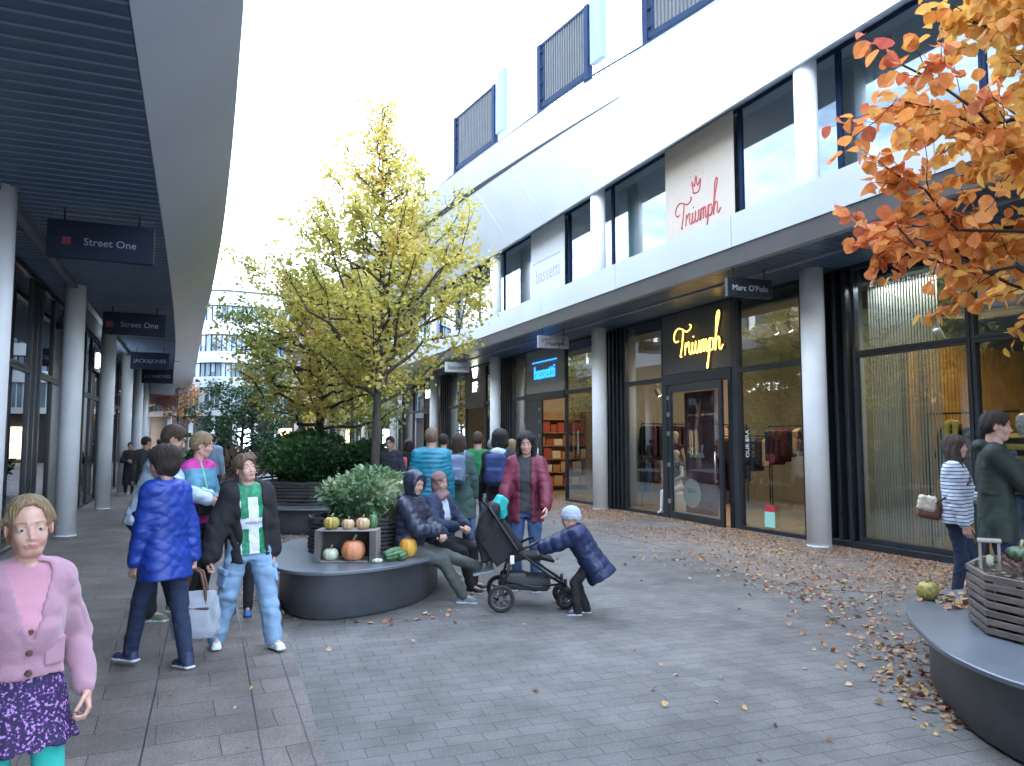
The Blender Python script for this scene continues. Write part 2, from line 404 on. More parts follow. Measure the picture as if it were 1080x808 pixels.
def person(label, H=1.7, loc=(0, 0), rz=0, group=None, det=1, fem=False, pelvis=(0, 0, .52), lean=0, side=0, twist=0,
           head=(0, 0, 0), feet=None, hands=None, elb=None, knee=None, hdir=None, palm=None, curl=.45, w=1., hk=1.06,
           skin=None, hair=('short', None), top=None, under=None, trou=None, shoes=None, iris=None, z=0, hip_yaw=0, brow=None, lips=None, nohead=False):
    """det 0 = nearest (fine), 1 = middle, 2 = far"""
    vc = (.0085, .013, .022, .034)[det]; vh = (.0034, .0048, .009, .016)[det]; va = (.0033, .005, .009, .014)[det]
    root = empty('person', (loc[0], loc[1], z), R_(rz), label, 'person', group)
    Pv = V3(*pelvis)*H; ax = nrm((math.sin(R_(side)), math.sin(R_(lean)), math.cos(R_(lean))))
    hr = V3(math.cos(R_(hip_yaw)), math.sin(R_(hip_yaw)), 0)
    sr = V3(math.cos(R_(twist)), math.sin(R_(twist)), 0); sr = nrm(sr-ax*(sr@ax)); sf = np.cross(ax, sr)
    sw = (.086 if fem else .097)*H*w
    neck = Pv+ax*.318*H; SH = {1: Pv+ax*.276*H+sr*sw, -1: Pv+ax*.276*H-sr*sw}
    HP = {1: Pv+hr*.052*H, -1: Pv-hr*.052*H}
    Rh = rotm(R_(head[0]), R_(head[1]), R_(head[2])); k = .13*H/.232*hk
    hc = neck+ax*.028*H+V3(0, .012, .0)*H+Rh@V3(0, .0, .064*H)*.95*hk**.5
    feet = feet or {1: (.055, .0, 0, -6, 0), -1: (-.055, 0, 0, 6, 0)}
    hands = hands or {1: (.15, .03, .44), -1: (-.15, .03, .44)}
    elb = elb or {1: (.35, -1, -.2), -1: (-.35, -1, -.2)}
    knee = knee or {1: (.1, 1, .1), -1: (-.1, 1, .1)}
    J = {}
    for q in (1, -1):
        f = feet[q]; an = V3(f[0], f[1], f[2]+.043)*H
        kn, an = ik(HP[q], an, .245*H, .238*H, knee[q]); J['kn', q] = kn; J['an', q] = an
        el, wr = ik(SH[q], V3(*hands[q])*H, .172*H, .15*H, elb[q]); J['el', q] = el; J['wr', q] = wr
    hd = {}; pn = {}
    for q in (1, -1):
        hd[q] = nrm(hdir[q]) if hdir and q in hdir else nrm(J['wr', q]-J['el', q])
        pn[q] = V3(*palm[q]) if palm and q in palm else V3(-q, 0, 0)+V3(0, .2, 0)
    skin = skin or mat('skin', (.50, .29, .21), rough=.5, var=.12, vscale=9)
    # ---- body: one continuous figure in one mesh
    b = Sdf(); fl = .9
    prof = [(-.05, 0, .07, .05), (0, 0, .082, .056), (.06, 0, .076, .05), (.11, 0, .07, .046), (.18, 0, .082, .052), (.24, 0, .09, .052), (.285, 0, .085, .042), (.312, 0, .04, .034)]
    b.tor(Pv, ax, sr, [(a*H, c*H, d*H*w, e*H) for a, c, d, e in prof], k=.03)
    b.cap(neck-ax*.03*H, hc-Rh@V3(0, .012, .04)*k, .033*H*(.9 if fem else 1), .030*H*(.9 if fem else 1), k=.02)
    for q in (1, -1):
        b.cap(HP[q], J['kn', q], .045*H*fl, .03*H*fl, k=.03); b.cap(J['kn', q], J['an', q], .029*H*fl, .019*H*fl, k=.015)
        f = feet[q]; R = rotm(R_(f[3]), R_(f[4])); b.cap(J['an', q], J['an', q]+R@V3(0, .07, -.02)*H, .017*H, .013*H, k=.015)
        b.cap(SH[q]-sr*q*.012*H, J['el', q], .027*H, .022*H, k=.03); b.cap(J['el', q], J['wr', q], .021*H, .0145*H, k=.012)
    V, Q = b.mesh(min(vc*1.25, .02)); VS = [V]; QS = [Q]; MI = [np.zeros(len(Q), int)]; off = len(V)
    if not nohead:
        hs = Sdf(); head_sdf(hs, hc, Rh, k, fem, kid=(H < 1.52)); hs.cap(neck-ax*.005*H, hc-Rh@V3(0, .012, .045)*k, .036*H*(.88 if fem else 1), .033*H*(.88 if fem else 1), k=.02)
        V, Q = hs.mesh(vh*min(1, H/1.4)); QS.append(Q+off); VS.append(V); off += len(V)
        C = ((V[Q].mean(1)-hc)@Rh)/k; mi = np.zeros(len(Q), int)
        x, y, zz = C.T; ax_ = abs(x)
        lipw = np.clip(1-(ax_/.0225)**2, 0, 1)
        mi[(y > .072) & (zz > -.064-.0095*lipw) & (zz < -.0605+.0085*lipw) & (ax_ < .0215)] = 1
        mi[(y > .055) & (ax_ > .013) & (ax_ < .047) & (abs(zz-(.0275-(ax_-.03)**2*7)) < .0036)] = 2
        MI.append(mi)
        if det <= 1:
            ir = iris or mat('iris_brown', (.09, .05, .03), rough=.2)
            for q in (-1, 1): eye_mesh(root, hc+Rh@(V3(q*.031, .0705, .0010)*k), Rh, k, ir)
    for q in (1, -1):
        hsd = Sdf(); hand_sdf(hsd, J['wr', q], hd[q], pn[q], q == 1, H/1.72, curl if not isinstance(curl, dict) else curl[q])
        V, Q = hsd.mesh(va*min(1, H/1.4)); QS.append(Q+off); VS.append(V); off += len(V); MI.append(np.zeros(len(Q), int))
    hcol = hair[1] or hair_mat('hair_brown', (.05, .028, .016), (.022, .012, .008))
    lipm = lips or mat('lips', (.42, .16, .13), rough=.4)
    mesh_np('body', np.concatenate(VS), np.concatenate(QS), [skin, lipm, brow or hcol], np.concatenate(MI), root)
    # ---- hair / headwear in head frame
    Hh = lambda *p: hc+Rh@(V3(*p)*k)
    st = hair[0]
    if st and not nohead:
        s = Sdf(); vq = (.0055, .007, .013, .022)[det]
        if st in ('short', 'boy', 'bob', 'long', 'pony', 'shortf', 'grey'):
            t = {'short': .008, 'boy': .016, 'bob': .02, 'long': .014, 'pony': .009, 'shortf': .015, 'grey': .01}[st]
            s.ell(Hh(0, -.012, .036), V3(.074+t, .096+t, .084+t)*k, Rh, k=.01)
            s.ell(Hh(0, -.035, .0), V3(.073+t*.6, .07+t, .075)*k, Rh, k=.02)
            if st == 'boy':
                for i in range(9):
                    a = (i-4)*.17; s.cap(Hh(-.02+a*.08, .03, .118), Hh(a*.1-.012, .098-abs(a)*.03, .062+.01*math.sin(i*2.1)), .013*k, .006*k, k=.008)
            if st in ('bob', 'long'):
                for q in (-1, 1): s.cap(Hh(q*.07, .0, .05), Hh(q*.084, .0, -.07), .03*k, .026*k, k=.03)
                s.ell(Hh(0, -.045, -.05), V3(.088, .06, .075)*k, Rh, k=.03)
                if st == 'bob': 
                    s.ell(Hh(0, -.04, .05), V3(.092, .095, .08)*k, Rh, k=.03)
                    s.ell(Hh(0, -.04, -.04), V3(.1, .078, .07)*k, Rh, k=.03)
            if st == 'long':
                for (xx, yy) in ((-.075, -.02), (-.045, -.065), (0, -.08), (.045, -.065), (.075, -.02)):
                    s.cap(Hh(xx, yy, -.04), Hh(xx*1.35, yy+.01, -.27-.02*math.sin(xx*90)), .034*k, .018*k, k=.02)
                for q in (-1, 1): s.cap(Hh(q*.078, .015, -.05), Hh(q*.1, .045, -.25), .02*k, .012*k, k=.02)
            if st == 'pony':
                for q in (-1, 1): s.cap(Hh(q*.045, .045, .10), Hh(q*.080, -.005, .02), .009*k, .010*k, k=.02); s.cap(Hh(q*.079, -.005, .02), Hh(q*.045, -.07, -.04), .013*k, .02*k, k=.02)
            if st == 'pony': s.cap(Hh(.05, -.06, -.03), Hh(.075, -.02, -.13), .024*k, .016*k, k=.02); s.cap(Hh(.075, -.02, -.13), Hh(.08, .03, -.19), .016*k, .006*k, k=.02); s.ell(Hh(-.03, -.09, -.02), V3(.03, .03, .025)*k, Rh, k=.02)
            # clear the face
            hl = {'short': -.005, 'boy': .0, 'bob': .0, 'long': 0., 'pony': .034, 'shortf': 0., 'grey': 0}[st]
            s.ell(Hh(0, .095, -.028+hl), V3(.063, .075, .098)*k, Rh, k=.008*k, sub=True)
            s.box(Hh(0, .085, -.19), V3(.055, .07, .12)*k, .02*k, Rh, k=.01, sub=True)
            if st in ('short', 'boy', 'pony', 'shortf', 'grey'):
                for q in (-1, 1): s.ell(Hh(q*.085, .028, -.04), V3(.03, .05, .06)*k, Rh, k=.01*k, sub=True)
                s.box(Hh(0, .0, -.13), V3(.11, .075, .06)*k, .01, Rh, k=.02*k, sub=True)
                if st != 'pony': s.box(Hh(0, -.08, -.16), V3(.12, .09, .065)*k, .01, Rh, k=.02*k, sub=True)
            def post(p, d, c=hc.copy()):
                q = ((p-c)@Rh)/k; th = np.arctan2(q[:, 0], q[:, 1]*.6+.02)
                return d+k*(.0022*np.sin(th*34+3*np.sin(q[:, 2]*30)+np.sin(q[:, 1]*60))+.0018*np.sin(th*13+q[:, 2]*40))
            sdf_obj('hair', s, vq, hcol, root, post=post)
        elif st == 'hood':
            s.ell(Hh(0, -.03, .03), V3(.108, .128, .118)*k, Rh, k=.02)
            s.ell(Hh(0, -.01, -.06), V3(.098, .1, .09)*k, Rh, k=.03)
            for i in range(15):
                a = -.5+i/14*(PI+1.); s.ell(Hh(.082*math.cos(a), .062, .01+.098*math.sin(a)), V3(.017, .024, .017)*k, Rh, k=.02)
            s.ell(Hh(0, .12, -.02), V3(.07, .105, .088)*k, Rh, k=.01, sub=True); s.ell(Hh(0, .0, .0), V3(.078, .1, .1)*k, Rh, k=.01, sub=True)
            sdf_obj('hood', s, vq, hcol, root, wr=.004)
        elif st == 'scarf':
            s.ell(Hh(0, -.02, .04), V3(.088, .112, .095)*k, Rh, k=.02); s.ell(Hh(0, -.02, -.06), V3(.088, .095, .09)*k, Rh, k=.04)
            s.ell(Hh(0, .01, -.14), V3(.095, .085, .045)*k, Rh, k=.04); s.cap(Hh(-.04, .08, -.13), Hh(.06, .08, -.17), .03*k, .035*k, k=.03)
            s.ell(Hh(0, .115, -.020), V3(.049, .070, .070)*k, Rh, k=.008, sub=True); s.ell(Hh(0, .0, .0), V3(.07, .1, .1)*k, Rh, k=.01, sub=True)
            sdf_obj('headscarf', s, vq, hcol, root, wr=.005, wf=18)
        elif st == 'beanie':
            s.ell(Hh(0, -.015, .05), V3(.094, .11, .09)*k, Rh, k=.02)
            s.tor(Hh(0, -.01, .0), Rh@V3(0, -.15, 1), Rh@V3(1, 0, 0), [(-.012*k, 0, .094*k, .112*k), (.035*k, 0, .1*k, .117*k), (.045*k, 0, .09*k, .108*k)], k=.008, pw=2)
            s.box(Hh(0, .04, -.09), V3(.12, .1, .08)*k, .01, Rh, k=.01*k, sub=True)
            sdf_obj('beanie', s, vq, hcol, root, post=lambda p, d: d+.0015*np.sin(((p-hc)@Rh)[:, 0]*420/k))
        elif st == 'beard': pass
    # ---- clothes
    def topfn(T, name):
        t = T.get('t', .012)*.62*H; hem = T.get('hem', -.08); fl = T.get('flare', 1.); s = Sdf(); rid = T.get('rid')
        pf = [(hem, 0, .088*fl, .066*fl), (min(-.02, hem*.3), 0, .09*(1+fl)/2, .066), (.03, 0, .087, .063), (.09, 0, .083, .06), (.17, .004, .086, .064), (.235, .002, .092, .060), (.275, 0, .088, .05), (.298, -.004, .062, .043), (.312, -.006, .045, .037)]
        if fem: pf[5-1] = (.17, .008, .086, .072)
        if T.get('belly'): pf = [(a, c+T['belly']*.12*max(0, 1-abs(a-.07)/.16), d*(1+T['belly']*.8), e*(1+T['belly']*1.2)) for a, c, d, e in pf]
        s.tor(Pv, ax, sr, [(a*H, c*H, d*H*w+t, e*H+t) for a, c, d, e in pf], k=.02, rid=rid, bend=T.get('bend'))
        sk = T.get('sleeve', 1.); lo = T.get('arm', 1.)
        for q in (1, -1):
            r2 = (rid[0]*.9, rid[1]) if rid else None
            s.cap(neck-ax*.012*H+sr*q*.02*H, SH[q]+ax*.004*H, .026*H+t*.6, .027*H+t*.8, k=.03)
            s.cap(SH[q]-sr*q*.012*H, J['el', q], .029*H*sk+t, .0245*H*sk+t, k=.035, rid=r2)
            if lo > .5:
                e2 = J['el', q]+(J['wr', q]-J['el', q])*.93*lo; s.cap(J['el', q], e2, .0245*H*sk+t, (.0185*H*sk+t)*T.get('cuff', 1), k=.012, rid=r2)
        if T.get('collar'):
            c = T['collar']*H; s.tor(neck-ax*.02*H, ax+sf*.12, sr, [(-.01*H, 0, .052*H, .046*H), (c, .0, .045*H+t*.3, .043*H+t*.3)], k=.012); 
            s.tor(neck-ax*.0*H, ax+sf*.12, sr, [(0*H, 0, .036*H, .034*H), (c+.05*H, .0, .038*H, .037*H)], k=.006, sub=True)
        if T.get('hoodback'): 
            s.ell(neck-sf*.052*H+ax*.0*H, V3(.062, .036, .032)*H, np.stack([sr, sf, ax], 1), k=.02); s.cap(neck+sr*.05*H-ax*.005*H, neck+sf*.03*H-ax*.03*H+sr*.028*H, .017*H, .01*H, k=.02); s.cap(neck-sr*.05*H-ax*.005*H, neck+sf*.03*H-ax*.03*H-sr*.028*H, .017*H, .01*H, k=.02)
        if T.get('vneck'):
            v = T['vneck']; n = 8
            for i in range(n):
                zz = .31-(i/n)*v; s.box(Pv+ax*zz*H+sf*.09*H, V3(.043*H*(1-i/n)+.004, .075*H, v/n*H*.75), .004, np.stack([sr, sf, ax], 1), k=.006, sub=True)
        if T.get('open'):
            o = T['open']; s.box(Pv+ax*(.1)*H+sf*(.11*H+t), V3(o*H, .11*H+t, .5*H), .012, np.stack([sr, sf, ax], 1), k=.01, sub=True)
            s.tor(Pv, ax, sr, [(-.3*H, 0, .088*H*w, .06*H), (.28*H, 0, .088*H*w, .056*H), (.33*H, 0, .04*H, .04*H)], k=.005, sub=True)
        V, Q = s.mesh(vc if not T.get('fine') else vc*.75, wr=T.get('wr', .006), wf=T.get('wf', 13), seed=int(H*1000)+len(label), post=T.get('post') and T['post'](Pv, ax, sr, sf, H))
        mi = None; ms = [T['m']]
        if T.get('region'):
            ms += T['ms']; C = V[Q].mean(1)-Pv; mi = T['region'](C@sr/H, C@sf/H, C@ax/H, V[Q].mean(1), J, H)
        return mesh_np(T.get('name', name), V, Q, ms, mi, root)
    if under: topfn(dict(under), under.get('name', 'shirt'))
    if top: topfn(top, 'jacket')
    if trou:
        T = trou; t = T.get('t', .006)*.55*H; s = Sdf(); kk = T.get('knee', 1.); hh = T.get('hem', 1.)
        if T.get('skirt'):
            L = T['skirt']; s.tor(Pv, V3(0, 0, 1), hr, [(-L*H, 0, (.108*T.get('fl', 1.))*H, .085*T.get('fl', 1.)*H), (-.06*H, 0, .106*H, .082*H), (0, 0, .098*H, .072*H), (.07*H, 0, .08*H, .058*H)], k=.02,
                  )
            for q in (1, -1): pass
            sdf_obj('skirt', s, vc, T['m'], root, post=lambda p, d: d+.005*np.sin(np.arctan2(p[:, 0], p[:, 1])*11)*np.clip((Pv[2]-p[:, 2])*5, 0, 1)); s = Sdf()
            T = dict(T); T['m'] = T['leg']; t = .001
        top_ = .05
        if not T.get('skirt'): s.tor(Pv, ax*.5+V3(0, 0, .5), hr, [(-.06*H, 0, .074*H*w+t, .056*H+t), (0, 0, .082*H*w+t, .056*H+t), (top_*H, 0, .074*H*w+t*.3, .048*H)], k=.02)
        for q in (1, -1):
            k2 = .012
            s.cap(HP[q], J['kn', q], (.040 if T.get('skirt') else .051)*H+t, .034*H*kk+t, k=.03); 
            a2 = J['kn', q]+(J['an', q]-J['kn', q])*T.get('len', 1.0)
            s.cap(J['kn', q], a2, .034*H*kk+t, .023*H*hh+t, k=.015)
        V, Q = s.mesh(vc, wr=T.get('wr', .005), wf=T.get('wf', 15), seed=5)
        mesh_np(T.get('name', 'trousers'), V, Q, T['m'], None, root)
        if T.get('pockets'):
            for q in (1, -1):
                c = HP[q]*.35+J['kn', q]*.65; d = nrm(J['kn', q]-HP[q]); sd = nrm(V3(q, .25, 0)-d*(V3(q, .25, 0)@d)); f3 = np.cross(d, sd); Rm = np.stack([sd, f3, d], 1)
                s = Sdf(); s.box(c+sd*(.045*H+t), V3(.012, .042, .055)*H/1.0*.8, .006, Rm, k=.004); s.box(c+sd*(.052*H+t)-d*.035*H, V3(.012, .036, .014)*H, .004, Rm, k=.002)
                sdf_obj('pocket', s, vc*.7, T['m'], root, wr=.003)
    if shoes:
        for q in (1, -1):
            f = feet[q]; shoe(root, J['an', q]-V3(0, 0, .043*H)+V3(0, 0, .0785*(.152*H/.27)), R_(f[3]), R_(f[4]), .152*H, shoes[0], shoes[1], shoes[2] if len(shoes) > 2 else .022, vox=(.006, .008, .014, .02)[det], name='shoe' if len(shoes) < 4 else shoes[3])
    J.update(Pv=Pv, ax=ax, sr=sr, sf=sf, neck=neck, hc=hc, Rh=Rh, SH=SH, HP=HP, root=root, k=k, pn=pn, hd=hd)
    return root, J
# ================================================================= materials of the setting
def paver_mat(name, bw, rh, c1, c2, mortar, rot=0., msize=.005, blot=.5):
    m, n = nt(name); L = n.links.new
    out = N(n, 'ShaderNodeOutputMaterial'); b = N(n, 'ShaderNodeBsdfPrincipled'); L(b.outputs[0], out.inputs[0])
    tc = N(n, 'ShaderNodeTexCoord'); mp = N(n, 'ShaderNodeMapping'); mp.inputs['Rotation'].default_value = (0, 0, rot); L(tc.outputs['Object'], mp.inputs[0])
    # slight wobble of the joints
    wn = N(n, 'ShaderNodeTexNoise'); wn.inputs['Scale'].default_value = 2.2; L(mp.outputs[0], wn.inputs[0])
    wa = N(n, 'ShaderNodeVectorMath', operation='SCALE'); wa.inputs['Scale'].default_value = .022; L(wn.outputs['Color'], wa.inputs[0])
    ad = N(n, 'ShaderNodeVectorMath', operation='ADD'); L(mp.outputs[0], ad.inputs[0]); L(wa.outputs[0], ad.inputs[1])
    br = N(n, 'ShaderNodeTexBrick'); L(ad.outputs[0], br.inputs[0])
    for k_, v in (('Color1', c4(c1)), ('Color2', c4(c2)), ('Mortar', c4(mortar)), ('Scale', 1), ('Mortar Size', msize), ('Mortar Smooth', .4), ('Brick Width', bw), ('Row Height', rh), ('Bias', 0)): br.inputs[k_].default_value = v
    def nz(sc, det=4):
        q = N(n, 'ShaderNodeTexNoise'); q.inputs['Scale'].default_value = sc; q.inputs['Detail'].default_value = det; L(mp.outputs[0], q.inputs[0]); return q
    def mul(a, fac_node, lo, hi, fmin=.3, fmax=.7):
        r = N(n, 'ShaderNodeMapRange'); r.inputs[1].default_value = fmin; r.inputs[2].default_value = fmax; r.inputs[3].default_value = lo; r.inputs[4].default_value = hi
        L(fac_node.outputs[0], r.inputs[0]); v = N(n, 'ShaderNodeVectorMath', operation='SCALE'); L(a, v.inputs[0]); L(r.outputs[0], v.inputs['Scale']); return v.outputs[0]
    col = mul(br.outputs[0], nz(.45, 6), 1-.35*blot, 1+.3*blot); col = mul(col, nz(3.1, 6), 1-.22*blot, 1+.2*blot, .35, .65); col = mul(col, nz(170, 2), .55, 1.5, .34, .66); col = mul(col, nz(60, 2), .86, 1.14)
    vo = N(n, 'ShaderNodeTexVoronoi'); vo.inputs['Scale'].default_value = 2.6; L(mp.outputs[0], vo.inputs[0])
    gr = N(n, 'ShaderNodeMapRange'); gr.inputs[1].default_value = .035; gr.inputs[2].default_value = .055; gr.inputs[3].default_value = .62; gr.inputs[4].default_value = 1.; L(vo.outputs['Distance'], gr.inputs[0])
    gs = N(n, 'ShaderNodeVectorMath', operation='SCALE'); L(col, gs.inputs[0]); L(gr.outputs[0], gs.inputs['Scale']); col = gs.outputs[0]
    L(col, b.inputs['Base Color'])
    rr = N(n, 'ShaderNodeMapRange'); rr.inputs[3].default_value = .55; rr.inputs[4].default_value = .8; L(nz(1.3).outputs[0], rr.inputs[0]); L(rr.outputs[0], b.inputs['Roughness'])
    b1 = N(n, 'ShaderNodeBump'); b1.inputs['Strength'].default_value = .9; b1.inputs['Distance'].default_value = .006; b1.invert = True; L(br.outputs['Fac'], b1.inputs['Height'])
    b2 = N(n, 'ShaderNodeBump'); b2.inputs['Strength'].default_value = .4; b2.inputs['Distance'].default_value = .003; L(nz(130, 2).outputs[0], b2.inputs['Height']); L(b1.outputs[0], b2.inputs['Normal'])
    L(b2.outputs[0], b.inputs['Normal']); return m
M_pav = paver_mat('concrete_pavers', .21, .12, (.118, .111, .105), (.138, .130, .123), (.065, .062, .06), rot=.06, msize=.0025, blot=.9)
M_slab = paver_mat('brown_slabs', .62, .30, (.120, .100, .090), (.158, .133, .12), (.045, .04, .038), rot=-.03, msize=.003, blot=.8)
M_slab2 = paver_mat('brown_slabs_east', .32, .16, (.135, .11, .095), (.17, .14, .125), (.05, .045, .04), rot=.02, msize=.004, blot=.7)
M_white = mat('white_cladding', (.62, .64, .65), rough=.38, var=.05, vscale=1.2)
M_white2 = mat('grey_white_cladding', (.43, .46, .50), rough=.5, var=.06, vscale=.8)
M_canopy = mat('canopy_cladding', (.38, .43, .52), rough=.42, var=.07, vscale=.6)
M_strip = mat('grey_soffit_strip', (.34, .35, .37), rough=.5, var=.08, vscale=1.5)
M_col = mat('column_paint', (.86, .88, .90), rough=.42, var=.07, vscale=2.5)
M_dark = mat('dark_frame', (.022, .027, .034), rough=.35, var=.2, vscale=3)
M_dark2 = mat('anthracite_panel', (.045, .05, .058), rough=.45, var=.15, vscale=2)
M_louv = mat('dark_louvre', (.075, .125, .20), rough=.4, var=.15, vscale=3)
M_louvb = mat('louvre_gap', (.15, .18, .22), rough=.5, var=.1)
M_blue = mat('blue_grey_steel', (.012, .026, .062), rough=.6, var=.15, vscale=3, spec=.1)
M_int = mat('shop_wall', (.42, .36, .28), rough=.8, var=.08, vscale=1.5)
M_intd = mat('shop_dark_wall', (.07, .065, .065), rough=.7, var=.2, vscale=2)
M_intf = mat('shop_floor', (.28, .22, .16), rough=.4, var=.15, vscale=2, stretch=(1, 6, 1))
M_gl = glass('shop_glass', (.78, .84, .85), .11, gain=1.1)
M_glu = glass('upper_window_glass', (.7, .78, .8), .26, gain=.6)
M_gll = glass('west_shop_glass', (.5, .58, .64), .10)
# ================================================================= world, sun
SUN_EL, SUN_AZ = R_(22), math.atan2(.93, .37)       # azimuth measured from +Y towards +X
w = bpy.data.worlds.new('World'); scene.world = w; w.use_nodes = True; n = w.node_tree; n.nodes.clear(); L = n.links.new
out = N(n, 'ShaderNodeOutputWorld'); bg = N(n, 'ShaderNodeBackground'); bg.inputs[1].default_value = .12; L(bg.outputs[0], out.inputs[0])
sky = N(n, 'ShaderNodeTexSky'); sky.sky_type = 'NISHITA'; sky.sun_disc = False; sky.sun_elevation = SUN_EL; sky.sun_rotation = SUN_AZ; sky.air_density = 1.0; sky.dust_density = 2.2; sky.ozone_density = 1.2
tc = N(n, 'ShaderNodeTexCoord'); mp = N(n, 'ShaderNodeMapping'); mp.inputs['Scale'].default_value = (1, 1, 2.4); L(tc.outputs['Generated'], mp.inputs[0])
cn = N(n, 'ShaderNodeTexNoise'); cn.inputs['Scale'].default_value = 2.1; cn.inputs['Detail'].default_value = 9; cn.inputs['Roughness'].default_value = .58; L(mp.outputs[0], cn.inputs[0])
cr = N(n, 'ShaderNodeMapRange'); cr.inputs[1].default_value = .36; cr.inputs[2].default_value = .62; cr.clamp = True; L(cn.outputs[0], cr.inputs[0])
mx = N(n, 'ShaderNodeMix', data_type='RGBA'); L(cr.outputs[0], mx.inputs[0]); L(sky.outputs[0], mx.inputs[6]); mx.inputs[7].default_value = (9.0, 11.0, 14.0, 1); L(mx.outputs[2], bg.inputs[0])
sl = bpy.data.lights.new('sun', 'SUN'); sl.energy = 2.6; sl.angle = R_(.6); sl.color = (1, .93, .82)
so = bpy.data.objects.new('sun', sl); COL.objects.link(so)
sd = Vector((math.sin(SUN_AZ)*math.cos(SUN_EL), math.cos(SUN_AZ)*math.cos(SUN_EL), math.sin(SUN_EL)))
so.rotation_euler = sd.to_track_quat('Z', 'Y').to_euler(); so.location = sd*60
# ================================================================= ground
mb = MB(); mb.box(-900, 900, -900, 900, -.3, 0); tag(mb.build('ground', M_pav), kind='structure')
mb = MB()
mb.prism([(-14, -8), (.62, -8), (.66, 4), (.8, 8), (1.1, 20), (1.6, 60), (-14, 60)], .001, .004); tag(mb.build('pavement', M_slab), kind='structure')
mb = MB()
mb.prism([(16, -8), (16, 60), (6.9, 60), (6.7, 20), (6.66, 11), (6.5, 9), (6.1, 7.6), (6.25, 6.3), (6.9, 5.7), (8.2, 5.0), (9.0, -8)], .001, .0045); tag(mb.build('pavement', M_slab2), kind='structure')
for x in (-.27, .3, .54):                                   # drainage joints along the street
    mb = MB(); mb.box(x-.004, x+.004, -2, 14, .0045, .0052, M=Matrix.Rotation(-.015, 4, 'Z')); tag(mb.build('pavement_joint', M_dark), kind='structure')
# ================================================================= east shop building
EB = empty('shop_building', (0, 0, 0), 0, 'long white shopping building on the right with round columns and white fascia bands', 'building')
YE0, YE1 = -7.9, 66.
SP = 6.7; cys = [8.83+SP*i for i in range(-2, 9)]
for y in cys:
    for (z0, z1) in ((0, 4.29), (4.95, 7.86)):
        mb = MB(); mb.lathe([(.178, z0), (.178, z1)], 28, (8.80, y, 0)); 
        if z0 > 1: mb.lathe([(.215, z1-.05), (.215, z1-.012)], 28, (8.80, y, 0))
        else: mb.lathe([(.186, .0), (.186, .02)], 28, (8.80, y, 0))
        mb.build('column', M_col, EB)
mb = MB(); y = YE0
while y < YE1:                                              # fascia panels with open joints
    y2 = min(y+3.35, YE1)
    a, b_ = y+.006, y2-.006
    pts = [(7.28, 4.48), (7.28, 4.97), (7.34, 4.97), (7.34, 4.50)]
    mb.add([(x, a, z) for x, z in pts]+[(x, b_, z) for x, z in pts], [(0, 3, 2, 1), (4, 5, 6, 7), (0, 1, 5, 4), (1, 2, 6, 5), (2, 3, 7, 6), (3, 0, 4, 7)])
    y = y2
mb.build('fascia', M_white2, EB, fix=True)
mb = MB(); pts = [(7.30, 4.475), (7.47, 4.262), (7.60, 4.262), (7.43, 4.49)]
mb.add([(x, YE0, z) for x, z in pts]+[(x, YE1, z) for x, z in pts], [(0, 3, 2, 1), (4, 5, 6, 7), (0, 1, 5, 4), (1, 2, 6, 5), (2, 3, 7, 6), (3, 0, 4, 7)]); mb.build('soffit_edge', M_strip, EB, fix=True)
mb = MB(); y = YE0
while y < YE1: mb.box(7.56, 9.18, y, y+.165, 4.272, 4.30); y += .18
mb.build('soffit', M_louv, EB)
mb = MB(); mb.box(7.45, 16, YE0, YE1, 4.31, 4.94); mb.box(7.345, 7.45, YE0, YE1, 4.55, 4.94); mb.build('floor_slab', M_louvb, EB)
mb = MB(); mb.box(8.2, 8.24, YE0, YE1, 4.235, 4.27); mb.build('ceiling_track', M_strip, EB)
def xp(y): return float(np.interp(y, [-8, 4, 10.4, 14.7, 21.4, 32, 66], [9.6, 9.2, 8.55, 7.6, 6.8, 6.3, 6.0]))
rows = []; rows2 = []
ys = [YE0]+[v for v in np.arange(-5.5, YE1, 2.35)]+[YE1]
for i in range(len(ys)-1):                                   # twisted roof fascia, panel by panel
    a, b_ = ys[i]+.009, ys[i+1]-.009
    v = [(8.55, a, 7.50), (xp(a), a, 9.5), (8.55, b_, 7.50), (xp(b_), b_, 9.5)]
    v += [(x+.05, y_, z) for x, y_, z in v]
    rows.append((v, [(0, 1, 3, 2), (4, 6, 7, 5), (0, 4, 5, 1), (2, 3, 7, 6), (1, 5, 7, 3), (0, 2, 6, 4)]))
mb = MB()
def fq(y, q, o=0): return (8.55+(xq(y)-8.55)*q+o, y, 7.5+2.*q)
def xs(y): return sum(xp(y+d) for d in (-2.4, -1.2, 0, 1.2, 2.4))/5
def xq(y): return xs(y)
for i in range(len(ys)-1):
    a, b_ = ys[i]+.009, ys[i+1]-.009; n1, n2 = 6, 4
    fr = [[fq(a+(b_-a)*i1/n1, j/n2) for j in range(n2+1)] for i1 in range(n1+1)]; bk = [[fq(a+(b_-a)*i1/n1, j/n2, .05) for j in range(n2+1)] for i1 in range(n1+1)]
    mb.grid(fr[::-1]); mb.grid(bk)
    for s_ in (0, -1): mb.grid([fr[s_], bk[s_]], 0, False); mb.grid([[r[s_] for r in fr], [r[s_] for r in bk]], 0, False)
mb.build('roof_fascia', M_white, EB)
mb = MB()
for a, b_ in zip(ys[:-1], ys[1:]):
    v = [(xs(a)+.0, a, 9.502), (xs(a)+.16, a, 9.502), (xs(b_), b_, 9.502), (xs(b_)+.16, b_, 9.502)]; v += [(x-.02*(i % 2 == 0), y_, z+.035) for i, (x, y_, z) in enumerate(v)]
    mb.add(v, [(0, 2, 3, 1), (4, 5, 7, 6), (0, 1, 5, 4), (2, 6, 7, 3), (0, 4, 6, 2), (1, 3, 7, 5)])
mb.build('parapet_cap', M_white2, EB, fix=True)
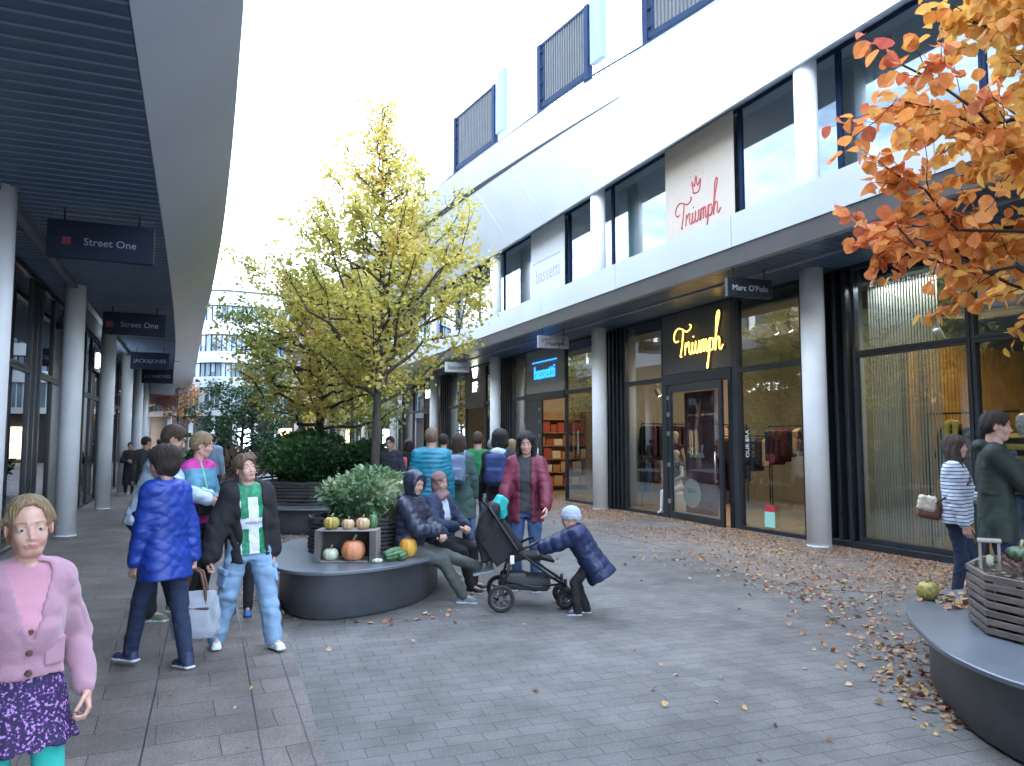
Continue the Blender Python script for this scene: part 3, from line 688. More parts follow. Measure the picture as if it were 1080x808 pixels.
mb = MB(); v = [(8.602, YE0, 7.50), (8.78, YE0, 7.84), (9.6, YE0, 7.97), (8.64, YE0, 7.9)]; v += [(x, YE1, z) for x, _, z in v]
v[2] = (9.36, YE0, 7.93); v[6] = (9.36, YE1, 7.93); v[3] = (9.36, YE0, 8.2); v[7] = (9.36, YE1, 8.2)
mb.add(v, [(0, 1, 5, 4), (1, 2, 6, 5), (2, 3, 7, 6), (3, 0, 4, 7), (0, 3, 2, 1), (4, 5, 6, 7)]); mb.build('upper_soffit', M_strip2 if 'M_strip2' in globals() else mat('pale_soffit', (.62, .62, .61), rough=.6, var=.05), EB, fix=True)
# raised dark strip painting the shade of a slot on the far roof fascia
mb = MB()
gy = [v for v in ys if 13 < v < 34]
def gq(y, q): return (8.55+(xs(y)-8.55)*q-.006, y, 7.5+2.*q)
gy = list(np.linspace(gy[0], gy[-1], 49))
for i in range(len(gy)-1):
    a, b_ = gy[i], gy[i+1]
    f0, f1 = .70+.002*i, .70+.002*(i+1); w0, w1 = .002+.0011*i, .002+.0011*(i+1)
    v = [gq(a, f0-w0), gq(a, f0+w0), gq(b_, f1-w1), gq(b_, f1+w1)]; v += [(x-.01, y_, z) for x, y_, z in v]
    mb.add(v, [(4, 5, 7, 6), (0, 1, 5, 4), (2, 6, 7, 3), (0, 4, 6, 2), (1, 3, 7, 5)])
mb.build('slot_shade_strip', M_dark2, EB, fix=True)
mb = MB(); mb.box(9.55, 16, YE0, YE1, 8.0, 8.6); mb.build('roof', M_white2, EB)
mb = MB(); mb.box(15.9, 16, YE0, YE1, 0, 8.0); mb.box(9.3, 15.9, YE1-.1, YE1, 0, 8.0); mb.box(9.3, 15.9, YE0, YE0+.1, 0, 8.0); mb.box(9.3, 15.9, YE0, YE1, 7.99, 8.0); mb.build('outer_wall', M_white2, EB)
def window(par, x, y0, y1, z0, z1, gm, fw=.06, dep=.08, fm=None, name='window', east=False, sill=0):
    mb = MB(); a = x-dep/2; b = x+dep/2
    mb.box(a, b, y0, y0+fw, z0, z1, bev=.004); mb.box(a, b, y1-fw, y1, z0, z1, bev=.004); mb.box(a, b, y0+fw, y1-fw, z1-fw, z1, bev=.004); mb.box(a, b, y0+fw, y1-fw, z0, z0+fw+sill, bev=.004)
    f = mb.build(name, fm or M_dark, par)
    mb = MB(); mb.box(x-.006, x+.006, y0+fw*.8, y1-fw*.8, z0+(fw+sill)*.8, z1-fw*.8); mb.build('pane', gm, f); return f
uy = [-3.1+2.35*i for i in range(0, 29)]
banner = {}
for i in range(len(uy)-1):
    a, b_ = uy[i], uy[i+1]
    window(EB, 9.33, a+.002, b_-.002, 4.975, 7.9, M_glu, .045, .07, M_blue)
# upper floor inside
mb = MB(); mb.box(12.0, 12.1, YE0, YE1, 4.95, 7.98); mb.build('back_wall', mat('office_wall', (.42, .45, .46), rough=.8, var=.1), EB)
def banner_(y0, y1, nm, col, lab):
    mb = MB(); mb.box(9.20, 9.215, y0+.06, y1-.06, 5.02, 7.86, bev=.003)
    o = mb.build('banner', mat(nm, col, rough=.75, var=.04, bump=.05, bscale=200)); tag(o, lab, 'banner'); return o
YT0, YT1 = 11.0, 13.35
bt = banner_(YT0, YT1, 'cream_banner', (.46, .39, .32), 'cream banner with red script lettering and crown in the upper floor window')
bb = banner_(18.05, 20.4, 'white_banner', (.50, .51, .51), 'plain white banner with grey sans serif lettering in the upper floor window')
# script lettering as bent tubes ----------------------------------------------
SCRIPT = [ # Triumph, unit width about 3.1, height 1.3
 [(0.30, .62), (.12, .60), (.02, .75), (.10, .98), (.32, 1.10), (.60, 1.02), (.80, .92), (1.02, .98), (1.10, 1.10), (1.02, 1.16)],
 [(.62, 1.02), (.58, .7), (.50, .3), (.42, .03), (.5, .02)],
 [(.70, .05), (.76, .5), (.80, .34), (.9, .5), (.98, .46), (.96, .2), (1.02, .06), (1.1, .1), (1.18, .48), (1.15, .2), (1.2, .06), (1.3, .14), (1.38, .5), (1.34, .2), (1.4, .06), (1.5, .12), (1.58, .5), (1.55, .2), (1.6, .07), (1.66, .1), (1.72, .5), (1.70, .06), (1.72, .4), (1.82, .5), (1.86, .42), (1.84, .06), (1.86, .4), (1.96, .5), (2.0, .4), (1.98, .1), (2.08, .1), (2.16, .5)],
 [(2.18, .52), (2.12, .0), (2.04, -.5), (2.0, -.48), (2.14, .0), (2.2, .4), (2.3, .5), (2.38, .4), (2.34, .12), (2.22, .08), (2.34, .1), (2.46, .3)],
 [(2.46, .3), (2.62, .9), (2.74, 1.3), (2.68, 1.42), (2.58, 1.2), (2.52, .6), (2.48, .04), (2.54, .36), (2.64, .5), (2.72, .42), (2.70, .12), (2.78, .05), (2.9, .2)],
 [(1.22, .66), (1.24, .70)]]
CROWN = [[(1.25, 1.25), (1.15, 1.75), (1.32, 1.5), (1.42, 1.9), (1.52, 1.5), (1.72, 1.7), (1.6, 1.25), (1.25, 1.25)], [(1.08, 1.95), (1.09, 1.97)], [(1.42, 2.1), (1.43, 2.12)], [(1.85, 1.9), (1.86, 1.92)]]
def smooth(pts, n=5):
    P = [pts[0]]+list(pts)+[pts[-1]]; o = []
    for i in range(1, len(P)-2):
        for k in range(n):
            t = k/n; o.append(tuple(.5*((2*P[i][a])+(-P[i-1][a]+P[i+1][a])*t+(2*P[i-1][a]-5*P[i][a]+4*P[i+1][a]-P[i+2][a])*t*t+(-P[i-1][a]+3*P[i][a]-3*P[i+1][a]+P[i+2][a])*t**3) for a in range(2)))
    o.append(tuple(pts[-1])); return o
def script(par, m, x, yc, zc, width, strokes, r, name='lettering'):
    """writing seen from -X: +u runs towards -Y"""
    sc = width/2.95; mb = MB()
    for st in strokes: mb.tube([(x, yc-(u-1.45)*sc, zc+(v-.45)*sc) for u, v in smooth(st)], r, 6)
    return mb.build(name, m, par)
red = mat('red_print', (.45, .05, .06), rough=.6)
script(bt, red, 9.196, 12.2, 6.22, 1.5, SCRIPT+CROWN, .014)
grp = mat('grey_print', (.33, .33, .34), rough=.6)
text_mesh('lettering', 'bassetti', .62, grp, bb, (9.195, 19.2, 6.42), FACE_W, extrude=.002, sx=.86)
mb = MB(); mb.box(9.193, 9.197, 18.4, 20.2, 6.84, 6.88); mb.build('overline', grp, bb)
# curtains upstairs
def wavy(x, y0, y1, z0, z1, amp, lam, thick=.01, n=None):
    n = n or max(8, int((y1-y0)/lam*8)); a = []; b = []
    for i in range(n+1):
        y = y0+(y1-y0)*i/n; xx = x+amp*math.sin(2*PI*y/lam)+.3*amp*math.sin(5.1*y/lam); a.append((xx, y)); b.append((xx+thick, y))
    mb = MB(); v = []; 
    for z in (z0, z1): v += [(p[0], p[1], z) for p in a]+[(p[0], p[1], z) for p in b]
    m = n+1; f = [(i, i+1, 2*m+i+1, 2*m+i) for i in range(n)]+[(m+i+1, m+i, 3*m+i, 3*m+i+1) for i in range(n)]
    f += [(0, 2*m, 3*m, m), (n, m+n, 3*m+n, 2*m+n)]+[(2*m+i, 2*m+i+1, 3*m+i+1, 3*m+i) for i in range(n)]
    mb.add(v, f, 0, False); mb.sm = [True]*(2*n)+[False]*(len(f)-2*n); return mb
M_teal = mat('teal_curtain', (.16, .34, .33), rough=.8, var=.1); M_wc = mat('white_curtain', (.7, .72, .72), rough=.8, var=.06)
for y0, y1, m_, lb in ((14.9, 15.35, M_teal, 'narrow teal curtain upstairs beside the banner with red script'), (15.4, 15.68, M_wc, 'narrow white curtain upstairs beside the teal one right of the second upper column'), (21.9, 22.25, M_teal, 'narrow teal curtain upstairs left of the white banner'),
                       (7.75, 8.1, M_teal, 'teal curtain upstairs partly hidden by the orange tree'), (8.2, 8.5, M_wc, 'white curtain upstairs just right of the nearest upper column'), (22.35, 22.6, M_wc, 'white curtain upstairs left of the white banner')):
    tag(wavy(9.52, y0, y1, 4.98, 7.75, .03, .12).build('curtain', m_), lb, 'curtain', 'upper floor curtains')
# ---- ground floor shopfronts (plane X = 9.2)
XS = 9.2
def front(y0, y1, z1t=4.24, split=2.9, gm=None, low=.0, name='shop_window'):
    gm = gm or M_gl
    window(EB, XS, y0, y1, low, split, gm, .05, .1, M_dark, name, sill=.02); window(EB, XS, y0, y1, split+.002, z1t, gm, .05, .1, M_dark, name)
def panel(y0, y1, z0, z1, m=None, x=XS, dep=.1, name='wall_panel'):
    mb = MB(); mb.box(x-dep/2, x+dep/2, y0, y1, z0, z1, bev=.006); return mb.build(name, m or M_dark2, EB)
def mull(y0, y1, n_, z0=0, z1=4.24):
    mb = MB(); mb.box(XS+.06, XS+.1, y0, y1, z0, z1)
    for i in range(n_):
        y = y0+(y1-y0)*(i+.5)/n_; mb.box(XS-.08, XS+.06, y-.03, y+.03, z0, z1, bev=.005)
    mb.build('folding_frame', M_dark, EB)
mb = MB(); mb.box(XS-.06, XS+.1, YE0, YE1, 4.243, 4.268); mb.build('head_rail', M_dark, EB)
for a, b_ in ((-7.6, -4.3), (-4.2, -.9), (-.8, 2.3), (2.4, 4.6), (4.65, 6.52), (6.54, 8.4)): front(a, b_, low=.1)
mb = MB(); mb.box(XS-.09, XS+.09, 2.3, 8.9, 0, .1, bev=.01); mb.build('plinth', M_dark, EB)
mull(8.42, 9.42, 5)
front(9.43, 11.05); panel(11.06, 11.2, 0, 4.24)
TS = panel(11.2, 13.42, 2.98, 4.24, mat('sign_panel_grey', (.085, .09, .10), rough=.5, var=.1), name='sign_panel')
panel(11.2, 13.42, 2.76, 2.975, M_dark, dep=.16, name='door_head')
panel(13.25, 13.42, 0, 2.755, M_dark, dep=.16, name='door_jamb'); panel(11.2, 11.3, 0, 2.755, M_dark, dep=.14, name='door_jamb')
front(13.43, 15.0); mull(15.0, 15.9, 5); panel(15.92, 16.1, 0, 4.24)
front(16.12, 18.05)
BS = panel(18.07, 20.6, 2.98, 4.24, mat('stone_sign_panel', (.26, .26, .23), rough=.6, var=.1), name='sign_panel')
panel(18.07, 20.6, 2.77, 2.975, M_dark, dep=.14, name='door_head'); panel(19.6, 20.6, 0, 2.765, M_dark, name='door_jamb')
front(20.62, 21.7); mull(21.72, 22.7, 5)
front(22.72, 24.1); WS = panel(24.12, 26.1, 2.98, 4.24, M_dark2, name='sign_panel'); front(26.12, 28.2); mull(28.22, 29.2, 4)
panel(24.12, 26.1, 2.77, 2.975, M_dark, dep=.14, name='door_head')
MS = panel(29.25, 31.5, 2.98, 4.24, M_dark2, name='sign_panel'); panel(29.25, 31.5, 2.77, 2.975, M_dark, dep=.14, name='door_head')
front(31.6, 33.4); front(33.42, 35.3)
y = 35.4
while y < 64: front(y, y+2.2); y += 2.22
# doors: frame and glass, standing slightly open
def door(hy, ey, ang, z1=2.74, hinge_s=1, pull=True, lab=None):
    wdt = abs(ey-hy); s_ = -1 if ey < hy else 1
    M = Matrix.Translation((XS-.03, hy, 0)) @ Matrix.Rotation(ang, 4, 'Z')
    mb = MB()
    def bx(a, b, z0, z1_, t=.03): y0, y1 = sorted((a*s_, b*s_)); mb.box(-t, t, y0, y1, z0, z1_, M=M, bev=.004)
    bx(0, .13, .015, z1); bx(wdt-.11, wdt, .015, z1); bx(.13, wdt-.11, z1-.14, z1); bx(.13, wdt-.11, .015, .15)
    d = mb.build('door', M_dark, EB)
    mb = MB(); y0, y1 = sorted((.12*s_, (wdt-.1)*s_)); mb.box(-.006, .006, y0, y1, .14, z1-.13, M=M); mb.build('pane', M_gl, d)
    mb = MB(); yh = (wdt-.16)*s_; mb.tube([M @ Vector((-.08, yh, .8)), M @ Vector((-.08, yh, 1.4))], .013); 
    for z in (.85, 1.35): mb.tube([M @ Vector((-.08, yh, z)), M @ Vector((-.03, yh, z))], .01)
    mb.build('handle', mat('brushed_steel', (.5, .5, .5), rough=.3, metal=1), d)
    for z in (.35, 1.1, 1.75, 2.15, 2.5):
        mb = MB(); mb.box(-.055, -.03, min(.01*s_, .1*s_), max(.01*s_, .1*s_), z-.045, z+.045, M=M, bev=.006); mb.box(-.062, -.05, min(.02*s_, .06*s_), max(.02*s_, .06*s_), z-.02, z+.02, M=M); mb.build('hinge', MATS['brushed_steel'], d)
door(13.26, 11.3, R_(-4.5)); door(19.62, 18.75, R_(-25)); 
# neon lettering etc
script(TS, emis('yellow_neon', (1., .62, .10), 1.1), 9.1, 12.15, 3.55, 1.6, SCRIPT, .011)
script(TS, mat('gold_letter_body', (.5, .36, .12), rough=.4), 9.125, 12.15, 3.55, 1.6, SCRIPT, .022, 'lettering_body')
text_mesh('lettering', 'bassetti', .52, emis('blue_sign_light', (.02, .22, .9), .55), BS, (9.135, 19.3, 3.55), FACE_W, extrude=.012, sx=.88, bold=.006)
mb = MB(); mb.box(9.12, 9.14, 18.5, 20.1, 3.86, 3.89); mb.build('overline', MATS['blue_sign_light'], BS)
wl = emis('cool_white_letters', (.95, .95, .75), 2.2)
text_mesh('lettering', 'W', .5, wl, WS, (9.135, 25.1, 4.0), FACE_W, bold=.012); text_mesh('lettering', 'MF', .46, wl, WS, (9.135, 25.1, 3.5), FACE_W, bold=.012, sx=.8)
text_mesh('lettering', 'MARBLE', .5, emis('white_letters', (.8, .9, 1.), 2.), MS, (9.135, 30.4, 3.6), FACE_W, bold=.01)
# shop interiors
def room(y0, y1, depth=5.5, wall=None, lit=True):
    mb = MB(); wall = wall or M_int
    mb.box(XS+depth, XS+depth+.05, y0, y1, 0.01, 4.3); mb.box(XS+.12, XS+depth, y0, y0+.05, .01, 4.3); mb.box(XS+.12, XS+depth, y1-.05, y1, .01, 4.3)
    mb.build('partition_wall', wall, EB)
    mb = MB(); mb.box(XS+.06, XS+depth, y0+.05, y1-.05, .006, .014); mb.build('shop_floor', M_intf, EB)
    mb = MB(); mb.box(XS+.12, XS+depth, y0+.05, y1-.05, 4.0, 4.05); mb.build('shop_ceiling', wall, EB)
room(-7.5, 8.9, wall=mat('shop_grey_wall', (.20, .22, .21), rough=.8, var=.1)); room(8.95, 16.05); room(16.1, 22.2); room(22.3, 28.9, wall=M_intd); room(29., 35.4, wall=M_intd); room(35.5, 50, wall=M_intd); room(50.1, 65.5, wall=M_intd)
def lamp(x, y, z, size, p, col=(1, .78, .52), sy=None):
    l = bpy.data.lights.new('shop_lamp', 'AREA'); l.energy = p; l.color = col; l.size = size
    if sy: l.shape = 'RECTANGLE'; l.size_y = sy
    o = bpy.data.objects.new('shop_lamp', l); COL.objects.link(o); o.location = (x, y, z); return o
lamp(11.2, 12.2, 3.95, 1.5, 38, sy=4); lamp(11., 18.9, 3.95, 1.5, 16, sy=3.5); lamp(10.9, 7.4, 3.5, .8, 15, (1, .68, .33), sy=1.2); lamp(9.42, 7.7, 3.95, .15, 4, (.9, .95, 1), sy=1.2); lamp(11., 3, 3.95, 1.2, 9, sy=2); lamp(11.5, 25.5, 3.95, 1.5, 18, sy=3); lamp(11.5, 32, 3.95, 1.5, 18, sy=3); lamp(11.5, 42, 3.95, 1.5, 50, sy=8); lamp(11.5, 58, 3.95, 1.5, 50, sy=8)  # the small cool lamp just behind the glass is added to brighten the slats
spot_n = 0
def spot(x, y, z, lab, m_e=None):
    e = empty('spotlight', (x, y, z), 0, lab, 'spotlight', 'spotlights inside the shop windows')
    M = Matrix.Rotation(R_(-35), 4, 'Y')
    mb = MB(); mb.tube([(0, 0, .22), (0, 0, .04)], .01); mb.tube([M @ Vector((0, 0, .09)), M @ Vector((0, 0, -.09))], .05, 14); mb.build('housing', mat('lamp_white', (.7, .7, .68), rough=.4), e)
    mb = MB(); mb.tube([M @ Vector((0, 0, -.0905)), M @ Vector((0, 0, -.095))], .042, 14); mb.build('lamp_face', m_e or emis('warm_lamp', (1, .78, .45), 14), e)
for (x, y, z, l) in ((9.6, 10.2, 3.62, 'white spotlight above the transom right of the open door, right one of two'), (9.6, 10.55, 3.62, 'white spotlight above the transom right of the open door, left one of two'), (9.6, 9.9, 2.68, 'lit spotlight under the transom right of the open shop door'), (9.6, 14.3, 2.7, 'warm lit spotlight inside the window left of the open shop door'), (9.6, 7.3, 3.1, 'spotlight beside the vertical slats of the right hand shop')): spot(x, y, z, l)
# projecting signs under the east canopy
def hang(x0, x1, y, z0, z1, m, lab, txt=None, tm=None, ts=.2, face=1, grp='signs hanging under the east canopy', rods=4.27, sx=1., rz=0.):
    e = empty('hanging_sign', ((x0+x1)/2, y, z0), rz, lab, 'sign', grp); w_ = (x1-x0)/2; hh = z1-z0
    mb = MB(); mb.box(-w_, w_, -.04, .04, 0, hh, bev=.006); mb.build('sign_board', m, e)
    mb = MB(); [mb.tube([(s_*w_*.7, 0, hh), (s_*w_*.7, 0, rods-z0)], .01) for s_ in (-1, 1)]; mb.build('rod', M_dark, e)
    if txt: text_mesh('lettering', txt, ts, tm, e, (0, -.043, hh/2-.01), FACE_S, extrude=.002, sx=sx)
    return e
gray = mat('sign_grey', (.30, .31, .33), rough=.5, var=.06); ltx = mat('sign_pale_text', (.5, .53, .57), rough=.5); dtx = mat('sign_dark_text', (.02, .02, .025), rough=.5)
rzE = -.10
hang(7.42, 8.22, 9.12, 3.80, 4.10, M_dark, 'dark hanging sign with pale serif lettering beside the nearest column', "Marc O'Polo", ltx, .125, rz=rzE)
e = hang(7.42, 8.2, 16.0, 3.80, 4.10, gray, 'grey hanging sign with script lettering under the canopy', None, rz=rzE)
mb = MB(); sc = .62/2.95
for st in SCRIPT: mb.tube([((u-1.45)*sc, -.045, .12+(v-.4)*sc*.7) for u, v in smooth(st)], .007, 5)
mb.build('lettering', dtx, e)
hang(7.3, 8.1, 22.8, 3.80, 4.12, mat('sign_pale_grey', (.5, .51, .52), rough=.5), 'pale grey hanging sign with bold dark lettering, farthest along the canopy', 'bassetti', dtx, .2, rz=rzE)
# roof screens, railing, antenna
mb = MB(); prev = None
for y in np.arange(5, 27, .16): 
    x = xp(y)+.22; mb.box(x-.008, x+.008, y-.008, y+.008, 9.4, 9.74)
mb.tube([(xp(y)+.22, y, 9.74) for y in np.arange(5, 27, .8)], .02, 6); tag(mb.build('roof_railing', M_blue), 'low blue grey railing along the roof edge of the right hand building', 'railing')
RS = [(12.7, 10.4), (16.5, 14.5), (21.4, 18.9), (9.2, 6.8)]
M_fin = mat('pale_fin', (.10, .105, .11), spec=.15, rough=.6, var=.1); M_sc = mat('pale_blue_screen', (.16, .26, .42), rough=.4, var=.05)
RL = ['middle one of the three visible slatted roof screens', 'x', 'y', 'z']
for i, (ya, yb) in enumerate(RS):
    lab = ['slatted roof screen cut by the top edge of the photo, nearest of the row', 'slatted roof screen in the middle of the row on the roof edge', 'slatted roof screen farthest along the roof edge', 'slatted roof screen beyond the top right of the view'][i]
    ym = (ya+yb)/2; p0 = Vector((xp(ya)+.35, ya, 9.2)); p1 = Vector((xp(yb)+.35, yb, 9.2)); d = (p1-p0); Lh = d.length; ang = math.atan2(d.y, d.x)
    e = empty('roof_screen', p0, ang, lab, 'screen', 'slatted screens on the roof'); H_ = 2.35
    mb = MB(); mb.box(-.075, .075, -.07, .07, 0, H_, bev=.004); mb.build('post', M_blue, e); mb = MB(); mb.box(Lh-.075, Lh+.075, -.07, .07, 0, H_, bev=.004); mb.build('post', M_blue, e)
    mb = MB(); mb.box(.06, Lh-.07, -.05, .05, H_-.08, H_-.005); mb.box(.06, Lh-.07, -.05, .05, .68, .8); mb.box(.06, Lh-.07, -.02, .02, .12, .2); mb.box(.14, .2, -.03, .03, .8, H_-.08); mb.build('rail', M_blue, e)
    mb = MB()
    for k_ in range(int((Lh-.3)/.1)):
        xx = .26+k_*.1; mb.box(xx, xx+.05, -.035, .035, .8, H_-.08, M=Matrix.Rotation(0, 4, 'Z'))
    mb.build('fin', M_fin, e); 
    for z in (.9, 1.3, 1.7, 2.1):
        mb = MB(); mb.box(.08, .15, -.06, .06, z, z+.04); mb.build('bracket', M_blue, e)
    mb = MB(); mb.box(Lh+.16, Lh+.62, -.07, .07, .85, H_+.25, bev=.01); mb.build('side_panel', M_sc, e)
    mb = MB(); mb.box(Lh+.06, Lh+.2, -.03, .03, 1., 1.05); mb.box(Lh+.06, Lh+.2, -.03, .03, 1.9, 1.95); mb.build('bracket', M_blue, e)
for yy, hh, lb in ((16.85, 12.1, 'thin aerial rod beside the middle roof screen'), (21.8, 11.4, 'thin aerial rod at the far end of the roof screens')):
    mb = MB(); mb.tube([(xp(yy)+.3, yy, 9.2), (xp(yy)+.3, yy, hh)], [.014, .006], 6); tag(mb.build('aerial', M_dark2), lb, 'aerial')
# ================================================================= west shop building
WB = empty('shop_building', (0, 0, 0), 0, 'shopping building on the left with dark louvred canopy and pale edge over the columns', 'building')
wy = [9.2+5.5*i for i in range(-2, 11)]
def wx(y): return float(np.interp(y, [0, 30, 40, 60, 80], [0, 0, -.25, -1.7, -4.2]))
for y in wy:
    mb = MB(); mb.lathe([(.165, 0), (.165, 4.27)], 28, (-1.98+wx(y), y, 0)); mb.lathe([(.175, 0), (.175, .02)], 28, (-1.98+wx(y), y, 0)); mb.build('column', M_col, WB)
IN = [(-8, -.45), (13, -.45), (20, -.52), (28, -.72), (35, -.98), (42, -1.1), (53, -1.75), (62, -2.8), (75, -5)]
OU = [(-8, .1), (4, .2), (10, .32), (16, .28), (22.6, .12), (35, -.05), (50, -.3), (63, -1.2), (75, -3)]
def itp(T, y): return float(np.interp(y, [a for a, b in T], [b for a, b in T]))
yy = [-8+83*i/90 for i in range(91)]
def sm_itp(T, y): return sum(itp(T, y+d) for d in (-3, -1.5, 0, 1.5, 3))/5
ra = [(sm_itp(IN, y), y, 4.262) for y in yy]; rm = [(sm_itp(IN, y)*.45+sm_itp(OU, y)*.55, y, 4.50) for y in yy]; rb = [(sm_itp(OU, y), y, 4.9) for y in yy]; rc = [(sm_itp(OU, y), y, 5.55) for y in yy]; rd = [(sm_itp(OU, y)-.3, y, 5.6) for y in yy]
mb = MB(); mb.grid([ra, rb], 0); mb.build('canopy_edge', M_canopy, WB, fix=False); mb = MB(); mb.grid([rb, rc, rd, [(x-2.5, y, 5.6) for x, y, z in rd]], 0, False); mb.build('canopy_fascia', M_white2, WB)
mb = MB(); y = -8
while y < 72:
    x1 = sm_itp(IN, y)-.01
    mb.box(-2.42+wx(y), x1, y, y+.178, 4.272, 4.30); y += .18
mb.build('soffit', M_louv, WB)
mb = MB(); y = -7.98
while y < 60: mb.box(-2.42+wx(y), sm_itp(IN, y)-.01, y-.036, y-.012, 4.262, 4.271); y += .18
mb.build('soffit_trim', mat('pale_trim', (.20, .29, .42), rough=.5), WB)
mb = MB(); mb.grid([[(-12, y, 4.31) for y in yy], [(x-.0, y, 4.31) for x, y, z in ra]], 0, False); mb.build('canopy_slab', M_louvb, WB)
mb = MB()
for i in range(len(yy)-1): 
    x0, x1 = -1.98+wx(yy[i]), -1.98+wx(yy[i+1]); mb.add([(x0-.05, yy[i], 4.2), (x0+.05, yy[i], 4.2), (x1+.05, yy[i+1], 4.2), (x1-.05, yy[i+1], 4.2), (x0-.05, yy[i], 4.27), (x0+.05, yy[i], 4.27), (x1+.05, yy[i+1], 4.27), (x1-.05, yy[i+1], 4.27)], [(0, 1, 2, 3), (0, 4, 5, 1), (1, 5, 6, 2), (2, 6, 7, 3), (3, 7, 4, 0)])
mb.build('ceiling_beam', mat('beam_grey', (.13, .15, .19), rough=.4), WB, fix=True)
for y in [10.0, 16.9, 22, 27.5]:          # light slots in the soffit
    mb = MB(); mb.box(-1.6, -.55, y-.03, y+.03, 4.255, 4.27); mb.build('soffit_slot', mat('slot_grey', (.3, .33, .38), rough=.5), WB)
XW = -2.5
def wwin(y0, y1, z0, z1): 
    xo = wx((y0+y1)/2)
    mb = MB(); fw = .05
    mb.box(XW-.04+xo, XW+.04+xo, y0, y0+fw, z0, z1); mb.box(XW-.04+xo, XW+.04+xo, y1-fw, y1, z0, z1); mb.box(XW-.04+xo, XW+.04+xo, y0+fw, y1-fw, z1-fw, z1); mb.box(XW-.04+xo, XW+.04+xo, y0+fw, y1-fw, z0, z0+fw)
    f = mb.build('shop_window', M_dark, WB); mb = MB(); mb.box(XW-.005+xo, XW+.005+xo, y0+.04, y1-.04, z0+.04, z1-.04); mb.build('pane', M_gll, f)
y = -6.
k_ = 0
while y < 60:
    wd = (1.75, 1.75, .42, .42, 1.16)[k_ % 5]
    if wd < 1: wwin(y, y+wd-.01, 0.0, 4.24)
    else: wwin(y, y+wd-.01, 0.0, 2.72); wwin(y, y+wd-.01, 2.73, 4.24)
    y += wd; k_ += 1
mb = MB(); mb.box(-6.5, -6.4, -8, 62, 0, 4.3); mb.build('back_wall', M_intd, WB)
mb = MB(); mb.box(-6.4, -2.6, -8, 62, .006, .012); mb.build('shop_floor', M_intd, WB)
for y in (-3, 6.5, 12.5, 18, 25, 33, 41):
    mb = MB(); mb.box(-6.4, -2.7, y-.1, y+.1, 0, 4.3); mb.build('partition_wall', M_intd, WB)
jj = text_mesh('lettering', 'JACK&JONES', .42, emis('white_letters', (.8, .9, 1.), 1.6), WB, (-2.41, 23.3, 3.72), FACE_E, extrude=.02, bold=.012, sx=1.)
mb = MB(); mb.box(-2.45, -2.43, 21.6, 25.1, 3.4, 4.05); mb.build('sign_panel', M_dark, WB)
# upper storeys (reflected in the opposite windows, and they shade the street)
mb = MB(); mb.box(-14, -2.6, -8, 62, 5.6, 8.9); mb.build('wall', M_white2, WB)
y = -6.
while y < 60:
    for z in (5.9,):
        mb = MB(); mb.box(-2.605, -2.55, y, y+1.9, z, z+2.3); mb.box(-2.55, -2.5, y+.9, y+.96, z, z+2.3); f = mb.build('window', M_dark, WB); mb = MB(); mb.box(-2.55, -2.53, y+.05, y+.9, z+.05, z+2.25); mb.box(-2.55, -2.53, y+.96, y+1.85, z+.05, z+2.25); mb.build('pane', mat('dark_window', (.05, .07, .09), rough=.05, spec=.9), f)
    y += 2.35
mb = MB(); mb.box(-2.6, -.4, -8, 62, 8.5, 9.6, bev=.03); mb.build('roof_band', M_white, WB)
# hanging signs west
sb = mat('sign_navy', (.012, .02, .04), rough=.6, spec=.2); bt_ = mat('sign_bright_text', (.25, .29, .36), rough=.5); grw = 'signs hanging under the west canopy'
e = hang(-1.62, -.52, 9.75, 3.68, 4.12, sb, 'nearest dark hanging sign on the left with a red square and white lettering', None, rz=0, grp=grw)
text_mesh('lettering', 'Street One', .12, bt_, e, (.09, -.043, .2), FACE_S, extrude=.002); mb = MB(); mb.box(-.40, -.31, -.046, -.04, .155, .245, bev=.01); mb.build('emblem', mat('emblem_red', (.22, .02, .04), rough=.5), e)
e = hang(-1.75, -.62, 16.6, 3.7, 4.14, sb, 'second dark hanging sign on the left, smaller in view, with a red square and lettering', None, grp=grw)
text_mesh('lettering', 'Street One', .15, bt_, e, (.09, -.043, .2), FACE_S, extrude=.002); mb = MB(); mb.box(-.5, -.38, -.046, -.04, .14, .26, bev=.01); mb.build('emblem', MATS['emblem_red'], e)
hang(-1.75, -.75, 23.5, 3.62, 4.1, sb, 'third dark hanging sign on the left with white capitals', 'JACK&JONES', bt_, .145, grp=grw)
hang(-1.78, -.78, 28.8, 3.6, 4.1, sb, 'fourth dark hanging sign on the left with white capitals, farther away', 'JACK&JONES', bt_, .145, grp=grw)
hang(-1.85, -.9, 36, 3.62, 4.1, mat('sign_pale', (.32, .35, .38), rough=.5), 'pale blank hanging sign at the far end of the left canopy', grp=grw)
hang(-1.9, -.95, 42, 3.4, 3.85, mat('sign_redbrown', (.18, .06, .05), rough=.5), 'red brown hanging sign below the far end of the left canopy', grp=grw)
